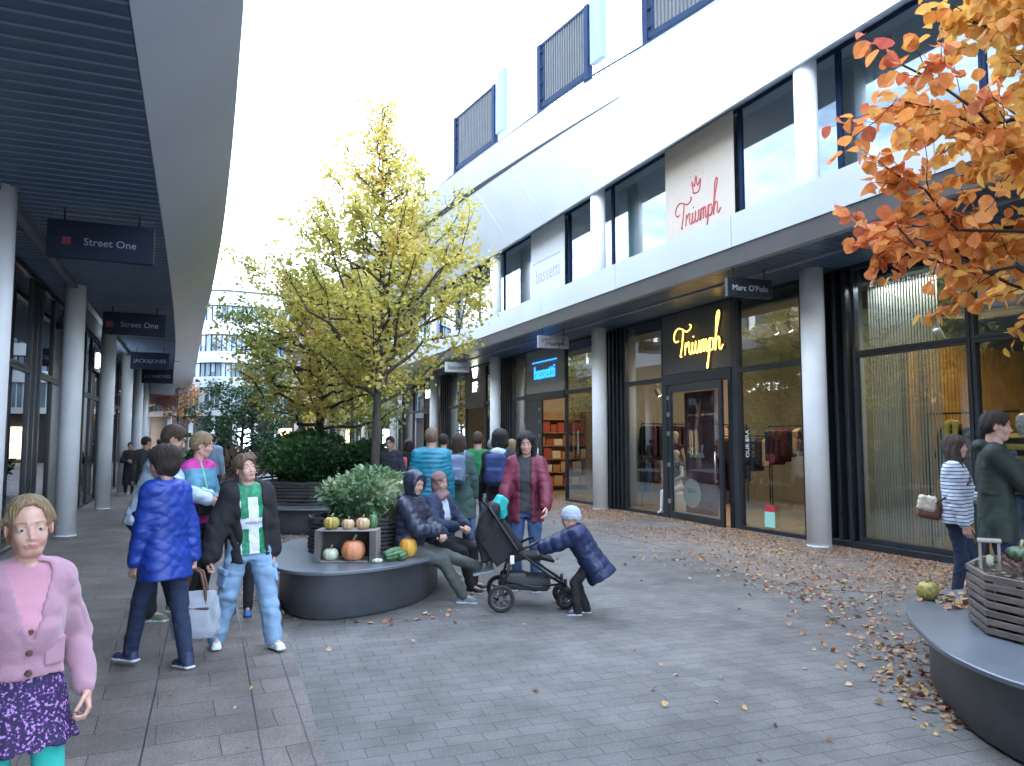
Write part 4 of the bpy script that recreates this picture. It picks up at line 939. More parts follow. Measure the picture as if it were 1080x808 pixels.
# ================================================================= far buildings
FB = empty('office_building', (0, 0, 0), 0, 'curved white office building at the end of the street with bands of windows', 'building')
def fcurve(t):     # t 0..1 from left to right, plan curve of the far facade
    x = -3.5+t*22; return (x, 62+5.5*(t*1.2-.25)**2*1.0+ (3.0*max(0, .22-t)*6)**1.2)
nseg = 44
def band(z0, z1, off, m, name, t0=0., t1=1., th=.25):
    mb = MB(); v = []; n_ = int(nseg*(t1-t0))
    for i in range(n_+1):
        x, y = fcurve(t0+(t1-t0)*i/n_); y -= off
        v += [(x, y, z0), (x, y, z1), (x, y+th, z1), (x, y+th, z0)]
    f = []
    for i in range(n_):
        a = i*4; b = a+4
        for k in range(4): f.append((a+k, a+(k+1) % 4, b+(k+1) % 4, b+k))
    f += [(0, 3, 2, 1), (n_*4, n_*4+1, n_*4+2, n_*4+3)]
    mb.add(v, f); return mb.build(name, m, FB, fix=True)
zs = [(3.55, 3.95), (5.75, 6.55), (7.65, 8.5), (9.85, 10.9), (12.15, 13.2)]
for a, b_ in zs: band(a, b_, .35, M_white, 'spandrel', th=.6)
band(13.2, 13.32, .5, M_dark2, 'roof_edge', th=.8)
wz = [(3.95, 5.75), (6.55, 7.65), (8.5, 9.85), (10.9, 12.15)]
M_fg = mat('far_window', (.10, .15, .19), rough=.06, spec=.9, col2=(.25, .32, .36), vscale=.35); M_bl = mat('blind', (.5, .56, .58), rough=.7)
for r, (a, b_) in enumerate(wz):
    for i in range(0, 30):
        t = i/30; x0, y0 = fcurve(t); x1, y1 = fcurve((i+1)/30)
        ang = math.atan2(y1-y0, x1-x0); M = Matrix.Translation((x0, y0, 0)) @ Matrix.Rotation(ang, 4, 'Z'); Lx = math.hypot(x1-x0, y1-y0)
        mb = MB(); mb.box(0, .07, -.05, .1, a, b_, M=M); mb.box(Lx*.5-.03, Lx*.5+.03, -.05, .1, a, b_, M=M); mb.box(.07, Lx, -.03, .1, b_-.05, b_, M=M)
        f = mb.build('window', mat('white_frame', (.6, .62, .62), rough=.5) if r == 0 else M_blue, FB)
        mb = MB(); mb.box(.07, Lx, .0, .05, a, b_-.05, M=M); pn_ = mb.build('pane', M_fg, f)
        if (i*7+r*3) % 5 < 2: mb = MB(); mb.box(.1, Lx*.48, -.02, -.005, a+(b_-a)*.35, b_-.06, M=M); mb.build('blind', M_bl, f)
band(0, 3.55, -1.2, M_dark2, 'shopfront', th=.2)
for i in range(0, 14):
    x, y = fcurve(i/14); mb = MB(); mb.lathe([(.16, 0), (.16, 3.56)], 12, (x, y+.1, 0)); mb.build('column', M_col, FB)
    if i % 2 == 0: 
        mb = MB(); mb.box(x+.3, x+1.3, y+1.12, y+1.17, .3, 2.6); mb.build('lit_shop_window', emis('far_shop_light', (1, .7, .38), 1.3) if i % 4 else emis('far_shop_cool', (.7, .85, 1), 1.1), FB)
mb = MB(); mb.box(-3.4, 30, 68.8, 69.2, 0, 13); mb.build('rear_wall', M_white2, FB)
# building closing the lane at far left: lit shops under a pale canopy
LB = empty('shop_pavilion', (-9, 52, 0), 0, 'low far shop row with warm lit windows under a pale canopy beyond the left columns', 'building')
LB.location = (0, 0, 0)
mb = MB(); mb.box(-14, -.9, 70, 78, 0.01, 9.6); mb.build('wall', M_white2, LB)
mb = MB(); mb.box(-14, .6, 67.4, 69.98, 3.7, 4.2, bev=.03); mb.build('canopy', M_white2, LB)
mb = MB(); mb.box(-14, -.9, 69.9, 69.99, 4.4, 9.2); mb.build('upper_glazing', M_fg, LB)
for i in range(7):
    x = -11.5+i*1.6; mb = MB(); mb.box(x, x+1.2, 69.9, 69.98, .3, 3.2); mb.build('lit_shop_window', emis('amber_shop_light', (1, .55, .2), 1.5) if i % 3 else emis('far_shop_cool', (.7, .85, 1), 1.1), LB)
# ================================================================= trees and plants
def leaf_mat(name, cols, trans=.45, rough=.55):
    """leaf surface; each leaf picks its own colour through a per-leaf random attribute"""
    m, n = nt(name); L = n.links.new
    out = N(n, 'ShaderNodeOutputMaterial'); at = N(n, 'ShaderNodeAttribute'); at.attribute_name = 'leaf_tone'
    cr = N(n, 'ShaderNodeValToRGB'); el = cr.color_ramp.elements
    for i, c in enumerate(cols):
        e = el[i] if i < 2 else el.new(i/(len(cols)-1)); e.position = i/(len(cols)-1); e.color = c4(c)
    L(at.outputs['Fac'], cr.inputs[0])
    d = N(n, 'ShaderNodeBsdfPrincipled'); d.inputs['Roughness'].default_value = rough; t = N(n, 'ShaderNodeBsdfTranslucent')
    tc = N(n, 'ShaderNodeTexCoord'); nz = N(n, 'ShaderNodeTexNoise'); nz.inputs['Scale'].default_value = 35; L(tc.outputs['Object'], nz.inputs[0])
    hs = N(n, 'ShaderNodeHueSaturation'); mr = N(n, 'ShaderNodeMapRange'); mr.inputs[3].default_value = .75; mr.inputs[4].default_value = 1.25; L(nz.outputs[0], mr.inputs[0]); L(mr.outputs[0], hs.inputs['Value']); L(cr.outputs[0], hs.inputs['Color'])
    L(hs.outputs[0], d.inputs['Base Color']); L(hs.outputs[0], t.inputs[0]); mx = N(n, 'ShaderNodeMixShader'); mx.inputs[0].default_value = trans
    L(d.outputs[0], mx.inputs[1]); L(t.outputs[0], mx.inputs[2]); L(mx.outputs[0], out.inputs[0]); return m
LEAF_HI = np.array([(0, 0), (.24, .14), (.45, .38), (.47, .66), (.27, .92), (0, 1.05), (-.27, .92), (-.47, .66), (-.45, .38), (-.24, .14)], float)   # broad leaf with lobes
def leaves(name, pts, dirs, sizes, m, parent, tones, hi=False, droop=.4, rs=None, wid=.62):
    """many leaf blades in one mesh; pts/dirs (n,3). hi: ten point blade, folded and curled; else a folded quad pair"""
    rs = rs or np.random.RandomState(3); n_ = len(pts)
    d = dirs/np.maximum(np.linalg.norm(dirs, axis=1, keepdims=True), 1e-6)
    up = rs.normal(size=(n_, 3))*.55+np.array([0, 0, 1.]); s = np.cross(d, up); s /= np.maximum(np.linalg.norm(s, axis=1, keepdims=True), 1e-6); nn = np.cross(s, d)
    S = sizes[:, None]
    if hi:
        nv = 10; vs = np.zeros((n_, nv, 3)); fold = rs.uniform(.1, .45, n_)[:, None]; curl = rs.uniform(-.5, .1, n_)[:, None]
        for i, (u, v) in enumerate(LEAF_HI):
            j = 1+.07*rs.normal(size=(n_, 1)) if 0 < i < 9 and i != 5 else 1
            vs[:, i] = pts+S*(d*v+s*u*wid*1.55*j+nn*(abs(u)*fold*1.2+curl*v*v))
        q = np.arange(n_)[:, None]*nv
        F = np.concatenate([q+np.array([0, 1, 2, 3]), q+np.array([0, 3, 4, 5]), q+np.array([0, 5, 6, 7]), q+np.array([0, 7, 8, 9])]); tn = np.tile(tones, 4)
    else:
        nv = 6; vs = np.zeros((n_, nv, 3)); fold = rs.uniform(.05, .3, n_)[:, None]
        for i, (u, v) in enumerate(((0, 0), (.5, .3), (.42, .75), (0, 1), (-.42, .75), (-.5, .3))): vs[:, i] = pts+S*(d*v+s*u*wid*1.5+nn*(abs(u)*fold-.15*v*v))
        q = np.arange(n_)[:, None]*nv
        F = np.concatenate([q+np.array([0, 1, 2, 3]), q+np.array([0, 3, 4, 5])]); tn = np.tile(tones, 2)
    o = mesh_np(name, vs.reshape(-1, 3), F, m, None, parent, smooth=False)
    a = o.data.attributes.new('leaf_tone', 'FLOAT', 'FACE'); a.data.foreach_set('value', tn.astype(np.float32)); return o
def branch_path(a, b, rs, n=6, wob=.06, sag=0.):
    a = V3(*a); b = V3(*b); L_ = np.linalg.norm(b-a); P = []
    for i in range(n+1):
        t = i/n; p = a+(b-a)*t; p = p+rs.normal(size=3)*wob*L_*math.sin(PI*t)*.6; p[2] += sag*L_*math.sin(PI*t); P.append(p)
    return P
def crown_tree(label, name, x, y, z0, base_z, top_z, rad_fn, n_limb, n_leaf, lsize, lm, tone_fn, bark, trunk_r=.07, seed=1, up=.9, group=None, cat='tree', hi=False, twig=.35, stem_z=None, lean=(0, 0), dens=None):
    rs = np.random.RandomState(seed); e = empty(name, (x, y, z0), 0, label, cat, group)
    H_ = top_z-z0; tr = [V3(lean[0]*t*t+.05*math.sin(t*5+seed), lean[1]*t*t+.05*math.cos(t*4+seed), t*H_*.96) for t in np.linspace(0, 1, 12)]
    rr = [trunk_r*(1-.92*t)+.006 for t in np.linspace(0, 1, 12)]; rr[0] *= 1.25
    mb = MB(); mb.tube(tr, rr, 10); mb.build('trunk', bark, e)
    tr = np.array(tr); tz = tr[:, 2]
    def tp(z): return V3(np.interp(z, tz, tr[:, 0]), np.interp(z, tz, tr[:, 1]), z)
    mb = MB(); P = []; D = []
    for i in range(n_limb):
        f = (i+.5)/n_limb; z = (base_z-z0)+(H_*.93-(base_z-z0))*f**.9
        a = i*2.399+rs.uniform(-.4, .4); R = rad_fn(z+z0)*rs.uniform(.75, 1.12)
        st = tp(z); rise = R*up*rs.uniform(.5, 1.2); en = st+V3(math.cos(a)*R, math.sin(a)*R, rise)
        if en[2] > H_*1.0: en[2] = H_*rs.uniform(.93, 1.0)
        path = branch_path(st, en, rs, 6, .09, -.08*up)
        r0 = trunk_r*.42*(1-.6*f); mb.tube(path, [r0*(1-.85*t)+.003 for t in np.linspace(0, 1, 7)], 5, caps=False)
        ns = max(3, int(5+R*5))
        for j in range(ns):
            t = rs.uniform(.22, 1); k = min(int(t*6), 5); p = path[k]+(path[k+1]-path[k])*(t*6-k)
            L_ = twig*(1.25-t*.5)*(.4+R*.6)*rs.uniform(.5, 1.3); dr = (path[k+1]-path[k]); dr = dr/np.linalg.norm(dr)+rs.normal(size=3)*.75+V3(0, 0, .15*up); dr /= np.linalg.norm(dr)
            q = p+dr*L_; tp_ = branch_path(p, q, rs, 3, .08); mb.tube(tp_, [.007, .005, .004, .002], 4, caps=False)
            for u in range(4):
                P.append((p, q)); D.append(dr)
    mb.build('limb', bark, e)
    P = np.array(P); D = np.array(D); pick = rs.randint(0, len(P), n_leaf); t = rs.uniform(.1, 1.08, n_leaf)[:, None]
    pp = P[pick, 0]+(P[pick, 1]-P[pick, 0])*t; off = rs.normal(size=(n_leaf, 3))*lsize*1.1; pp = pp+off
    dd = D[pick]*.5+rs.normal(size=(n_leaf, 3))*.7+V3(0, 0, -.35)
    if dens is not None: keep = dens(pp, rs); pp, dd = pp[keep], dd[keep]
    tn = np.clip(tone_fn(pp+V3(x, y, z0), rs), 0, 1); leaves('crown', pp, dd, lsize*rs.uniform(.65, 1.25, len(pp)), lm, e, tn, hi=hi, rs=rs)
    return e
M_bark = mat('bark', (.10, .085, .075), rough=.9, var=.4, vscale=14, bump=.7, bscale=30, stretch=(1, 1, .25))
M_barkd = mat('dark_bark', (.045, .038, .036), rough=.9, var=.4, vscale=14, bump=.7, bscale=30)
LM_y = leaf_mat('yellow_leaves', [(.32, .34, .09), (.52, .48, .11), (.68, .58, .13), (.72, .58, .15), (.60, .38, .14)])
LM_o = leaf_mat('olive_leaves', [(.18, .24, .07), (.28, .33, .08), (.42, .42, .10), (.56, .46, .11), (.58, .32, .10)])
LM_g = leaf_mat('dark_green_leaves', [(.03, .08, .03), (.05, .12, .04), (.09, .17, .06)], .4, .3)
LM_v = leaf_mat('variegated_leaves', [(.06, .14, .06), (.13, .22, .10), (.30, .40, .22), (.60, .66, .44), (.50, .42, .14)], .3, .4)
LM_r = leaf_mat('orange_leaves', [(.42, .09, .07), (.60, .17, .08), (.72, .27, .08), (.76, .38, .09), (.72, .46, .12)], .5)
LM_or = leaf_mat('bright_orange_leaves', [(.55, .2, .04), (.7, .35, .06)], .5)
def tone_n(sc, base, amp, seed=0):
    def f(p, rs):
        return np.array([base+amp*noise.noise(Vector(q)*sc+Vector((seed, 0, 0))) for q in p])+rs.normal(size=len(p))*.13
    return f
# main yellow tree rising behind the pumpkin bench
def rad_main(z):
    return float(np.interp(z, [1.9, 2.5, 3.2, 4.2, 5.2, 6.0, 6.8, 7.6, 8.4], [1.6, 2.1, 2.15, 1.8, 1.25, .8, .42, .25, .08]))
tn0 = tone_n(.9, .42, .5, 3)
crown_tree('tall cone shaped yellow tree behind the bench with pumpkins', 'autumn_tree', 2.98, 13.2, .0, 2.2, 8.25, rad_main, 74, 21500, .068, LM_y,
           lambda p, rs: tn0(p, rs)+np.clip((3.0-p[:, 2])*.25, 0, .3)*(rs.rand(len(p)) < .6)+np.clip((p[:, 2]-6.6)*.2, 0, .4), M_bark, .085, 11, up=.95, dens=lambda p, rs: rs.rand(len(p)) > np.clip((p[:, 2]-4.9)*.34, 0, .85))
def rad_b(z): return float(np.interp(z, [1.8, 2.6, 3.4, 4.2, 5.0, 5.6], [1.6, 2.1, 2.1, 1.6, .9, .3]))
crown_tree('broad olive green tree turning orange left of the tall yellow tree', 'autumn_tree', 2.5, 16.6, 0, 1.8, 5.35, rad_b, 46, 15000, .072, LM_o, tone_n(.7, .55, .6, 8), M_barkd, .10, 5, up=.45, lean=(-.25, 0))
crown_tree('small dark evergreen tree behind the boy under the olive tree', 'evergreen_tree', 1.25, 22.5, 0, 1.0, 3.2, lambda z: float(np.interp(z, [1., 1.8, 2.6, 3.2], [.9, 1.3, 1.1, .3])), 24, 3600, .085, LM_g, tone_n(1, .5, .5, 1), M_barkd, .08, 9, up=.4)
crown_tree('small bright orange tree far down the lane under the left canopy end', 'autumn_tree', -.9, 44, 0, 2.6, 4.8, lambda z: float(np.interp(z, [2.6, 3.4, 5.2], [1., 1.5, .3])), 18, 1300, .10, LM_or, tone_n(1, .5, .5, 1), M_bark, .07, 19, up=.5)
crown_tree('olive tree farther down the street behind the hedge', 'autumn_tree', 5.2, 27, 0, 2.0, 5.6, lambda z: float(np.interp(z, [2., 3.2, 5.6], [1.6, 2.3, .4])), 30, 5500, .10, LM_o, tone_n(.7, .6, .6, 4), M_bark, .09, 21, up=.5)
crown_tree('yellow tree farthest down the street in front of the right columns', 'autumn_tree', 6.0, 36, 0, 2.0, 6.0, lambda z: float(np.interp(z, [2., 3.4, 6.], [1.6, 2.3, .4])), 26, 3500, .13, LM_y, tone_n(.7, .6, .6, 4), M_bark, .09, 23, up=.5)
# near orange tree, trunk just outside the frame on the right
def near_tree():
    rs = np.random.RandomState(4); e = empty('autumn_tree', (5.96, 2.98, .42), 0, 'near tree with large orange and red leaves hanging in from the right edge', 'tree')
    O = V3(5.55, 3.05, .42)
    tr = [V3(0, 0, 0), V3(.02, .02, .8), V3(-.02, .05, 1.6), V3(.03, .0, 2.6), V3(.0, -.03, 3.6), V3(.02, .02, 4.8), V3(0, 0, 5.6)]
    mb = MB(); mb.tube(tr, [.075, .065, .058, .05, .04, .022, .008], 12); mb.build('trunk', M_barkd, e)
    mb = MB(); P = []; D = []; T = []
    def tp(z): return V3(0, 0, z)
    for i in range(54):
        z = 1.75+3.5*(i+.5)/54; a = i*2.399+rs.uniform(-.3, .3); R = float(np.interp(z, [1.3, 2.2, 3.4, 5.2], [1.25, 1.7, 1.55, .5]))*rs.uniform(.8, 1.1)
        st = tp(z); en = st+V3(math.cos(a)*R, math.sin(a)*R, R*rs.uniform(.1, .7)); path = branch_path(st, en, rs, 6, .08, -.05)
        mb.tube(path, [.017*(1-.8*t)+.003 for t in np.linspace(0, 1, 7)], 6, caps=False)
        for j in range(15):
            t = rs.uniform(.2, 1); k = min(int(t*6), 5); p = path[k]+(path[k+1]-path[k])*(t*6-k); dr = (path[k+1]-path[k]); dr = dr/np.linalg.norm(dr)+rs.normal(size=3)*.55+V3(0, 0, -.05); dr /= np.linalg.norm(dr)
            L_ = rs.uniform(.25, .6); q = p+dr*L_; q[2] -= .06; mb.tube(branch_path(p, q, rs, 3, .06), [.0055, .004, .003, .002], 5, caps=False)
            for u in np.linspace(.15, 1.0, 10):
                P.append(p+(q-p)*u+rs.normal(size=3)*.02); D.append(dr*.55+rs.normal(size=3)*.6+V3(0, 0, -.55)); T.append((R and t))
    mb.build('limb', M_barkd, e)
    P = np.array(P); D = np.array(D); T = np.array(T); rad = np.linalg.norm(P[:, :2], axis=1)
    tn = np.clip(1.2-.42*rad+rs.normal(size=len(P))*.14+np.array([.25*noise.noise(Vector(q)*1.3) for q in P]), 0, 1)
    leaves('crown', P, D, rs.uniform(.075, .13, len(P)), LM_r, e, tn, hi=True, rs=rs, wid=.66)
near_tree()
def bush(label, name, x, y, z, rx, ry, rz, n_, ls, lm, tone, seed, cat='shrub', group=None, stems=14, wid=.62, hi=False, up=.3):
    rs = np.random.RandomState(seed); e = empty(name, (x, y, z), 0, label, cat, group)
    u = rs.normal(size=(n_, 3)); u /= np.linalg.norm(u, axis=1, keepdims=True); r = rs.uniform(.35, 1, n_)**.5
    lump = np.array([1+.22*noise.noise(Vector(q)*1.8+Vector((seed, 0, 0)))+.12*noise.noise(Vector(q)*5) for q in u])
    p = u*V3(rx, ry, rz)*(r*lump)[:, None]; p[:, 2] += rz; keep = p[:, 2] > .0; p = p[keep]; u2 = u[keep]
    d = u2*.8+rs.normal(size=p.shape)*.5+V3(0, 0, up); mb = MB()
    for i in range(stems):
        a = rs.uniform(0, 2*PI); q = V3(math.cos(a)*rx*.7, math.sin(a)*ry*.7, rz*rs.uniform(.9, 1.6)); mb.tube(branch_path((math.cos(a)*.05, math.sin(a)*.05, 0), q, rs, 4, .06), [.012, .009, .007, .005, .003], 5, caps=False)
    mb.build('stem', M_barkd, e)
    tn = np.clip(tone(p, rs), 0, 1); leaves('foliage', p, d, ls*rs.uniform(.6, 1.25, len(p)), lm, e, tn, hi=hi, rs=rs, wid=wid); return e
# ================================================================= benches with planters
M_bench = mat('bench_anthracite', (.075, .08, .09), rough=.42, var=.3, vscale=2.6, bump=.1, bscale=140)
M_benchtop = mat('bench_top_metal', (.12, .135, .16), rough=.30, var=.2, vscale=2.2, spec=.6)
def closed_spline(pts, n=8):
    m = len(pts); o = []
    for i in range(m):
        p0, p1, p2, p3 = pts[i-1], pts[i], pts[(i+1) % m], pts[(i+2) % m]
        for k in range(n):
            t = k/n; o.append(tuple(.5*((2*p1[a])+(-p0[a]+p2[a])*t+(2*p0[a]-5*p1[a]+4*p2[a]-p3[a])*t*t+(-p0[a]+3*p1[a]-3*p2[a]+p3[a])*t**3) for a in (0, 1)))
    return o
def inset(pts, d):
    n = len(pts); o = []
    for i in range(n):
        a, b = Vector(pts[i-1]), Vector(pts[(i+1) % n]); t = (b-a).normalized(); o.append((pts[i][0]-t.y*d, pts[i][1]+t.x*d))
    return o
def pebble(label, pts, z=.45, ins=.13):
    P = closed_spline(pts); area = sum(P[i-1][0]*P[i][1]-P[i][0]*P[i-1][1] for i in range(len(P)))
    if area < 0: P = P[::-1]
    cx = sum(p[0] for p in P)/len(P); cy = sum(p[1] for p in P)/len(P); P = [(a-cx, b-cy) for a, b in P]
    e = empty('stone_bench', (cx, cy, 0), 0, label, 'bench', 'rounded planter benches')
    q = inset(P, ins); q0 = inset(P, ins+.03)
    mb = MB(); mb.grid([[(x, y, .004) for x, y in q0]]+[[(x, y, .03) for x, y in q]]+[[(x, y, z-.03) for x, y in q]], 0, True, True); mb.build('body', M_bench, e)
    a = inset(P, .012); b = inset(P, 0)
    mb = MB(); mb.grid([[(x, y, z-.032) for x, y in inset(P, .3)], [(x, y, z-.032) for x, y in a], [(x, y, z-.028) for x, y in b], [(x, y, z-.006) for x, y in b], [(x, y, z) for x, y in inset(P, .006)]], 0, False, True)
    n_ = len(P); o = len(mb.v)-n_; mb.f.append(tuple(o+i for i in range(n_))); mb.m.append(0); mb.sm.append(False)
    mb.build('seat_top', M_benchtop, e); return e
pebble('rounded dark bench with pumpkins, crates and a seated couple on its rim', [(.68, 7.6), (.78, 7.05), (1.12, 6.78), (1.68, 6.88), (2.22, 7.28), (2.62, 8.0), (2.72, 8.7), (2.35, 9.3), (1.7, 9.5), (1.1, 9.15), (.76, 8.4)])
pebble('rounded dark bench with slatted planter cut by the lower right edge', [(5.8, 4.0), (5.35, 4.12), (4.95, 4.05), (4.5, 3.76), (4.08, 3.31), (3.77, 2.85), (3.66, 2.35), (3.9, 1.8), (4.6, 1.5), (5.6, 1.7), (6.3, 2.4), (6.35, 3.3)])
pebble('rounded dark bench with hedge planter in the middle distance behind the boy', [(.75, 13.9), (1.2, 13.45), (2.2, 13.0), (3.4, 13.1), (4.3, 14.2), (4.2, 16.5), (3.4, 18.), (2.2, 18.2), (1.2, 17), (.7, 15.3)])
pebble('rounded dark bench with grasses farther up the street left of the hedge', [(-.2, 23), (.6, 21.8), (1.8, 21.6), (2.4, 23), (2.2, 26), (1, 27), (0, 26)])
M_slat = mat('weathered_slat', (.17, .135, .115), rough=.8, var=.35, vscale=5, bump=.4, bscale=50, stretch=(1, 1, 4)); M_slatl = mat('grey_slat', (.26, .23, .21), rough=.8, var=.3, vscale=5, bump=.4, bscale=50)
M_slatd = mat('dark_slat', (.055, .05, .05), rough=.8, var=.3, vscale=5)
def slat_planter(label, pts, z0, h, rows_, m, gap=.45, off=(0, 0)):
    """curved planter of stacked slats between uprights; pts = closed outline of corners"""
    cx = sum(p[0] for p in pts)/len(pts); cy = sum(p[1] for p in pts)/len(pts)
    e = empty('slatted_planter', (cx, cy, z0), 0, label, 'planter', 'slatted wooden planters'); P = [(a-cx, b-cy) for a, b in pts]; rs = random.Random(len(pts))
    n_ = len(P); dz = h/rows_
    mbs = MB(); mbu = MB()
    for i in range(n_):
        a, b = Vector(P[i]), Vector(P[(i+1) % n_]); d = (b-a); Ln = d.length; ang = math.atan2(d.y, d.x)
        for r in range(rows_):
            z = dz*r; M = Matrix.Translation((a.x, a.y, z)) @ Matrix.Rotation(ang+rs.uniform(-.012, .012), 4, 'Z') @ Matrix.Rotation(rs.uniform(-.012, .012), 4, 'Y')
            mbs.box(-.01, Ln+.01, -.012, .012, .008+dz*.06, dz*(1-gap*.35)+.004, M=M, bev=.003)
        for t in ((0.04, .5, .96) if Ln > .25 else (.5,)):
            M = Matrix.Translation((a.x+d.x*t, a.y+d.y*t, 0)) @ Matrix.Rotation(ang, 4, 'Z'); mbu = MB(); mbu.box(-.018, .018, .013, .032, 0, h+.005, M=M, bev=.002); mbu.build('upright', m, e)
    mbs.build('slat', m, e)
    q = [(a*.93, b*.93) for a, b in P]; mb = MB(); mb.prism(q, h*.15, h*.82); mb.build('soil', mat('planter_soil', (.03, .025, .02), rough=.95, bump=1, bscale=40), e); return e
def arc(cx, cy, rx, ry, n, a0=0): return [(cx+rx*math.cos(a0+2*PI*i/n), cy+ry*math.sin(a0+2*PI*i/n)) for i in range(n)]
slat_planter('round woven looking slatted planter holding the pale leaved bush on the pumpkin bench', arc(1.72, 8.15, .60, .52, 12, .2), .452, .36, 9, M_slatd)
slat_planter('weathered slatted wooden planter on the bench at the lower right edge', [(4.62, 3.38), (4.36, 3.08), (4.33, 2.7), (4.55, 2.35), (5.1, 2.15), (5.9, 2.3), (6.05, 3.0), (5.6, 3.5), (4.98, 3.55)], .452, .36, 7, M_slat)
slat_planter('long low slatted planter under the dark hedge behind the boy', [(1.15, 14.2), (1.9, 13.75), (2.9, 13.55), (3.6, 14.0), (3.8, 15.5), (3.2, 17), (1.9, 17.2), (1.1, 16)], .452, .42, 7, M_slatd)
bush('pale green variegated bush growing from the round slatted planter', 'variegated_bush', 1.78, 8.12, .66, .53, .46, .31, 2600, .072, LM_v, tone_n(2.2, .5, .6, 2), 31, hi=True, wid=.42, up=.35, stems=22)
for i, (x, y, rx, rz, lb) in enumerate(((1.9, 14.5, .75, .44, 'dark green hedge bush nearest the boy in the long slatted planter'), (3.0, 14.4, .62, .40, 'dark green hedge bush right of the first one in the long slatted planter'), (2.2, 16.2, .9, .52, 'dark green hedge bush at the back of the long slatted planter'))):
    bush(lb, 'hedge_bush', x, y, .78, rx, .7, rz, 4200, .075, LM_g, tone_n(1.4, .5, .6, i), 41+i, group='dark hedge bushes')
M_dry = leaf_mat('dry_grass', [(.22, .14, .11), (.36, .26, .2), (.12, .13, .08)], .3)
bush('dry reddish grasses and ferns in the bench farther up the street', 'ornamental_grass', 1.0, 22.3, .45, 1.0, .7, .45, 2600, .16, M_dry, tone_n(1.4, .5, .6, 7), 55, wid=.14, up=1.2)
bush('low dark leafy shrub beside the dry grasses farther up the street', 'shrub', .45, 24.6, .45, .8, .8, .5, 2000, .11, LM_g, tone_n(1.4, .5, .6, 7), 56)
bush('small heather and herb plants inside the planter at the lower right edge', 'shrub', 4.95, 2.95, .72, .42, .36, .10, 1800, .035, leaf_mat('heather_leaves', [(.08, .10, .05), (.16, .14, .08), (.22, .08, .10), (.30, .27, .16)], .25), tone_n(3, .5, .8, 7), 57, up=.8, wid=.3)
# ---- gourds
def pumpkin(label, loc, r, hgt, m, ribs=10, stem=True, cat='pumpkin', rx=1., rot=(0, 0, 0), amp=.07, name='pumpkin', grp='pumpkins and gourds', m_stem=None, warts=0):
    e = empty(name, loc, 0, label, cat, grp); n_ = ribs*6; rows = []; M = Matrix.Rotation(rot[2], 4, 'Z') @ Matrix.Rotation(rot[0], 4, 'X') @ Matrix.Rotation(rot[1], 4, 'Y')
    rs = random.Random(int(r*1e4)+len(label))
    for i in range(17):
        ph = -PI/2+PI*i/16; row = []
        for k in range(n_):
            a = 2*PI*k/n_; rib = 1-amp*abs(math.cos(ribs*a/2))**2.2*math.cos(ph)**.4; rad = r*math.cos(ph)**.8*rib*(1+.03*math.sin(a*2+r*50)); zz = hgt*math.sin(ph)*(1-.20*math.exp(-(math.cos(ph)/.35)**2)*1)
            if warts: 
                q = warts*noise.noise(Vector((math.cos(a)*math.cos(ph), math.sin(a)*math.cos(ph), math.sin(ph)))*9); rad += q*r
            row.append(M @ Vector((rad*rx*math.cos(a), rad*math.sin(a), zz)))
        rows.append(row)
    zmin = min(p.z for row in rows for p in row); 
    for row in rows:
        for p in row: p.z -= zmin
    mb = MB(); mb.grid(rows, 0, True, True); mb.build('rind', m, e)
    if stem:
        c = M @ Vector((0, 0, hgt*.8)); c.z -= zmin; d = M.to_3x3() @ Vector((.25, .1, 1)); mb = MB()
        mb.tube([c, c+d*r*.25, c+d*r*.5+Vector((r*.12, 0, 0))], [r*.16, r*.09, r*.11], 7); mb.build('stem', m_stem or mat('gourd_stem', (.30, .27, .16), rough=.8, var=.3, vscale=30), e)
    return e
def gourd_mat(name, c1, c2, sc=7, st=(1, 1, .2)): return mat(name, c1, rough=.42, col2=c2, vscale=sc, stretch=st, bump=.15, bscale=60)
G_or = gourd_mat('orange_rind', (.72, .26, .03), (.62, .34, .05)); G_red = gourd_mat('red_orange_rind', (.60, .17, .07), (.62, .27, .14), 5); G_wh = gourd_mat('cream_rind', (.60, .60, .45), (.50, .55, .40))
G_ye = gourd_mat('yellow_green_rind', (.50, .33, .07), (.24, .24, .06), 14); G_pk = gourd_mat('salmon_rind', (.62, .32, .2), (.5, .36, .2), 10); G_gr = gourd_mat('dark_green_rind', (.03, .09, .04), (.09, .18, .07), 16); G_gg = gourd_mat('grey_green_rind', (.05, .10, .06), (.11, .14, .07), 8); G_ol = gourd_mat('mottled_yellow_rind', (.45, .36, .10), (.22, .20, .06), 40, (1, 1, 1))
B1 = .452
# wooden crate standing on the bench, open towards the viewer
CR = (1.38, 7.34); CA = R_(-24)
e = empty('wooden_crate', (CR[0], CR[1], B1), CA, 'open grey wooden crate on the bench with two pumpkins inside', 'crate')
for (a, nm) in (((-.27, .27, -.10, .14, 0, .012), 'bottom_board'), ((-.27, .27, -.10, .14, .288, .30), 'top_board'), ((-.29, -.27, -.10, .14, 0, .30), 'side_board'), ((.27, .29, -.10, .14, 0, .30), 'side_board'), ((-.27, .27, .125, .14, .02, .28), 'back_board')):
    mb = MB(); mb.box(*a, bev=.003); mb.build(nm, M_slatd if nm == 'back_board' else M_slatl, e)
for s_ in (-1, 1): mb = MB(); mb.box(s_*.262-.03, s_*.262+.03, -.117, -.101, 0, .30, bev=.003); mb.build('corner_post', mat('dark_grey_slat', (.12, .11, .105), rough=.8, var=.3), e)
def cr(u, v, z): 
    p = Matrix.Rotation(CA, 3, 'Z') @ Vector((u, v, 0)); return (CR[0]+p.x, CR[1]+p.y, B1+z)
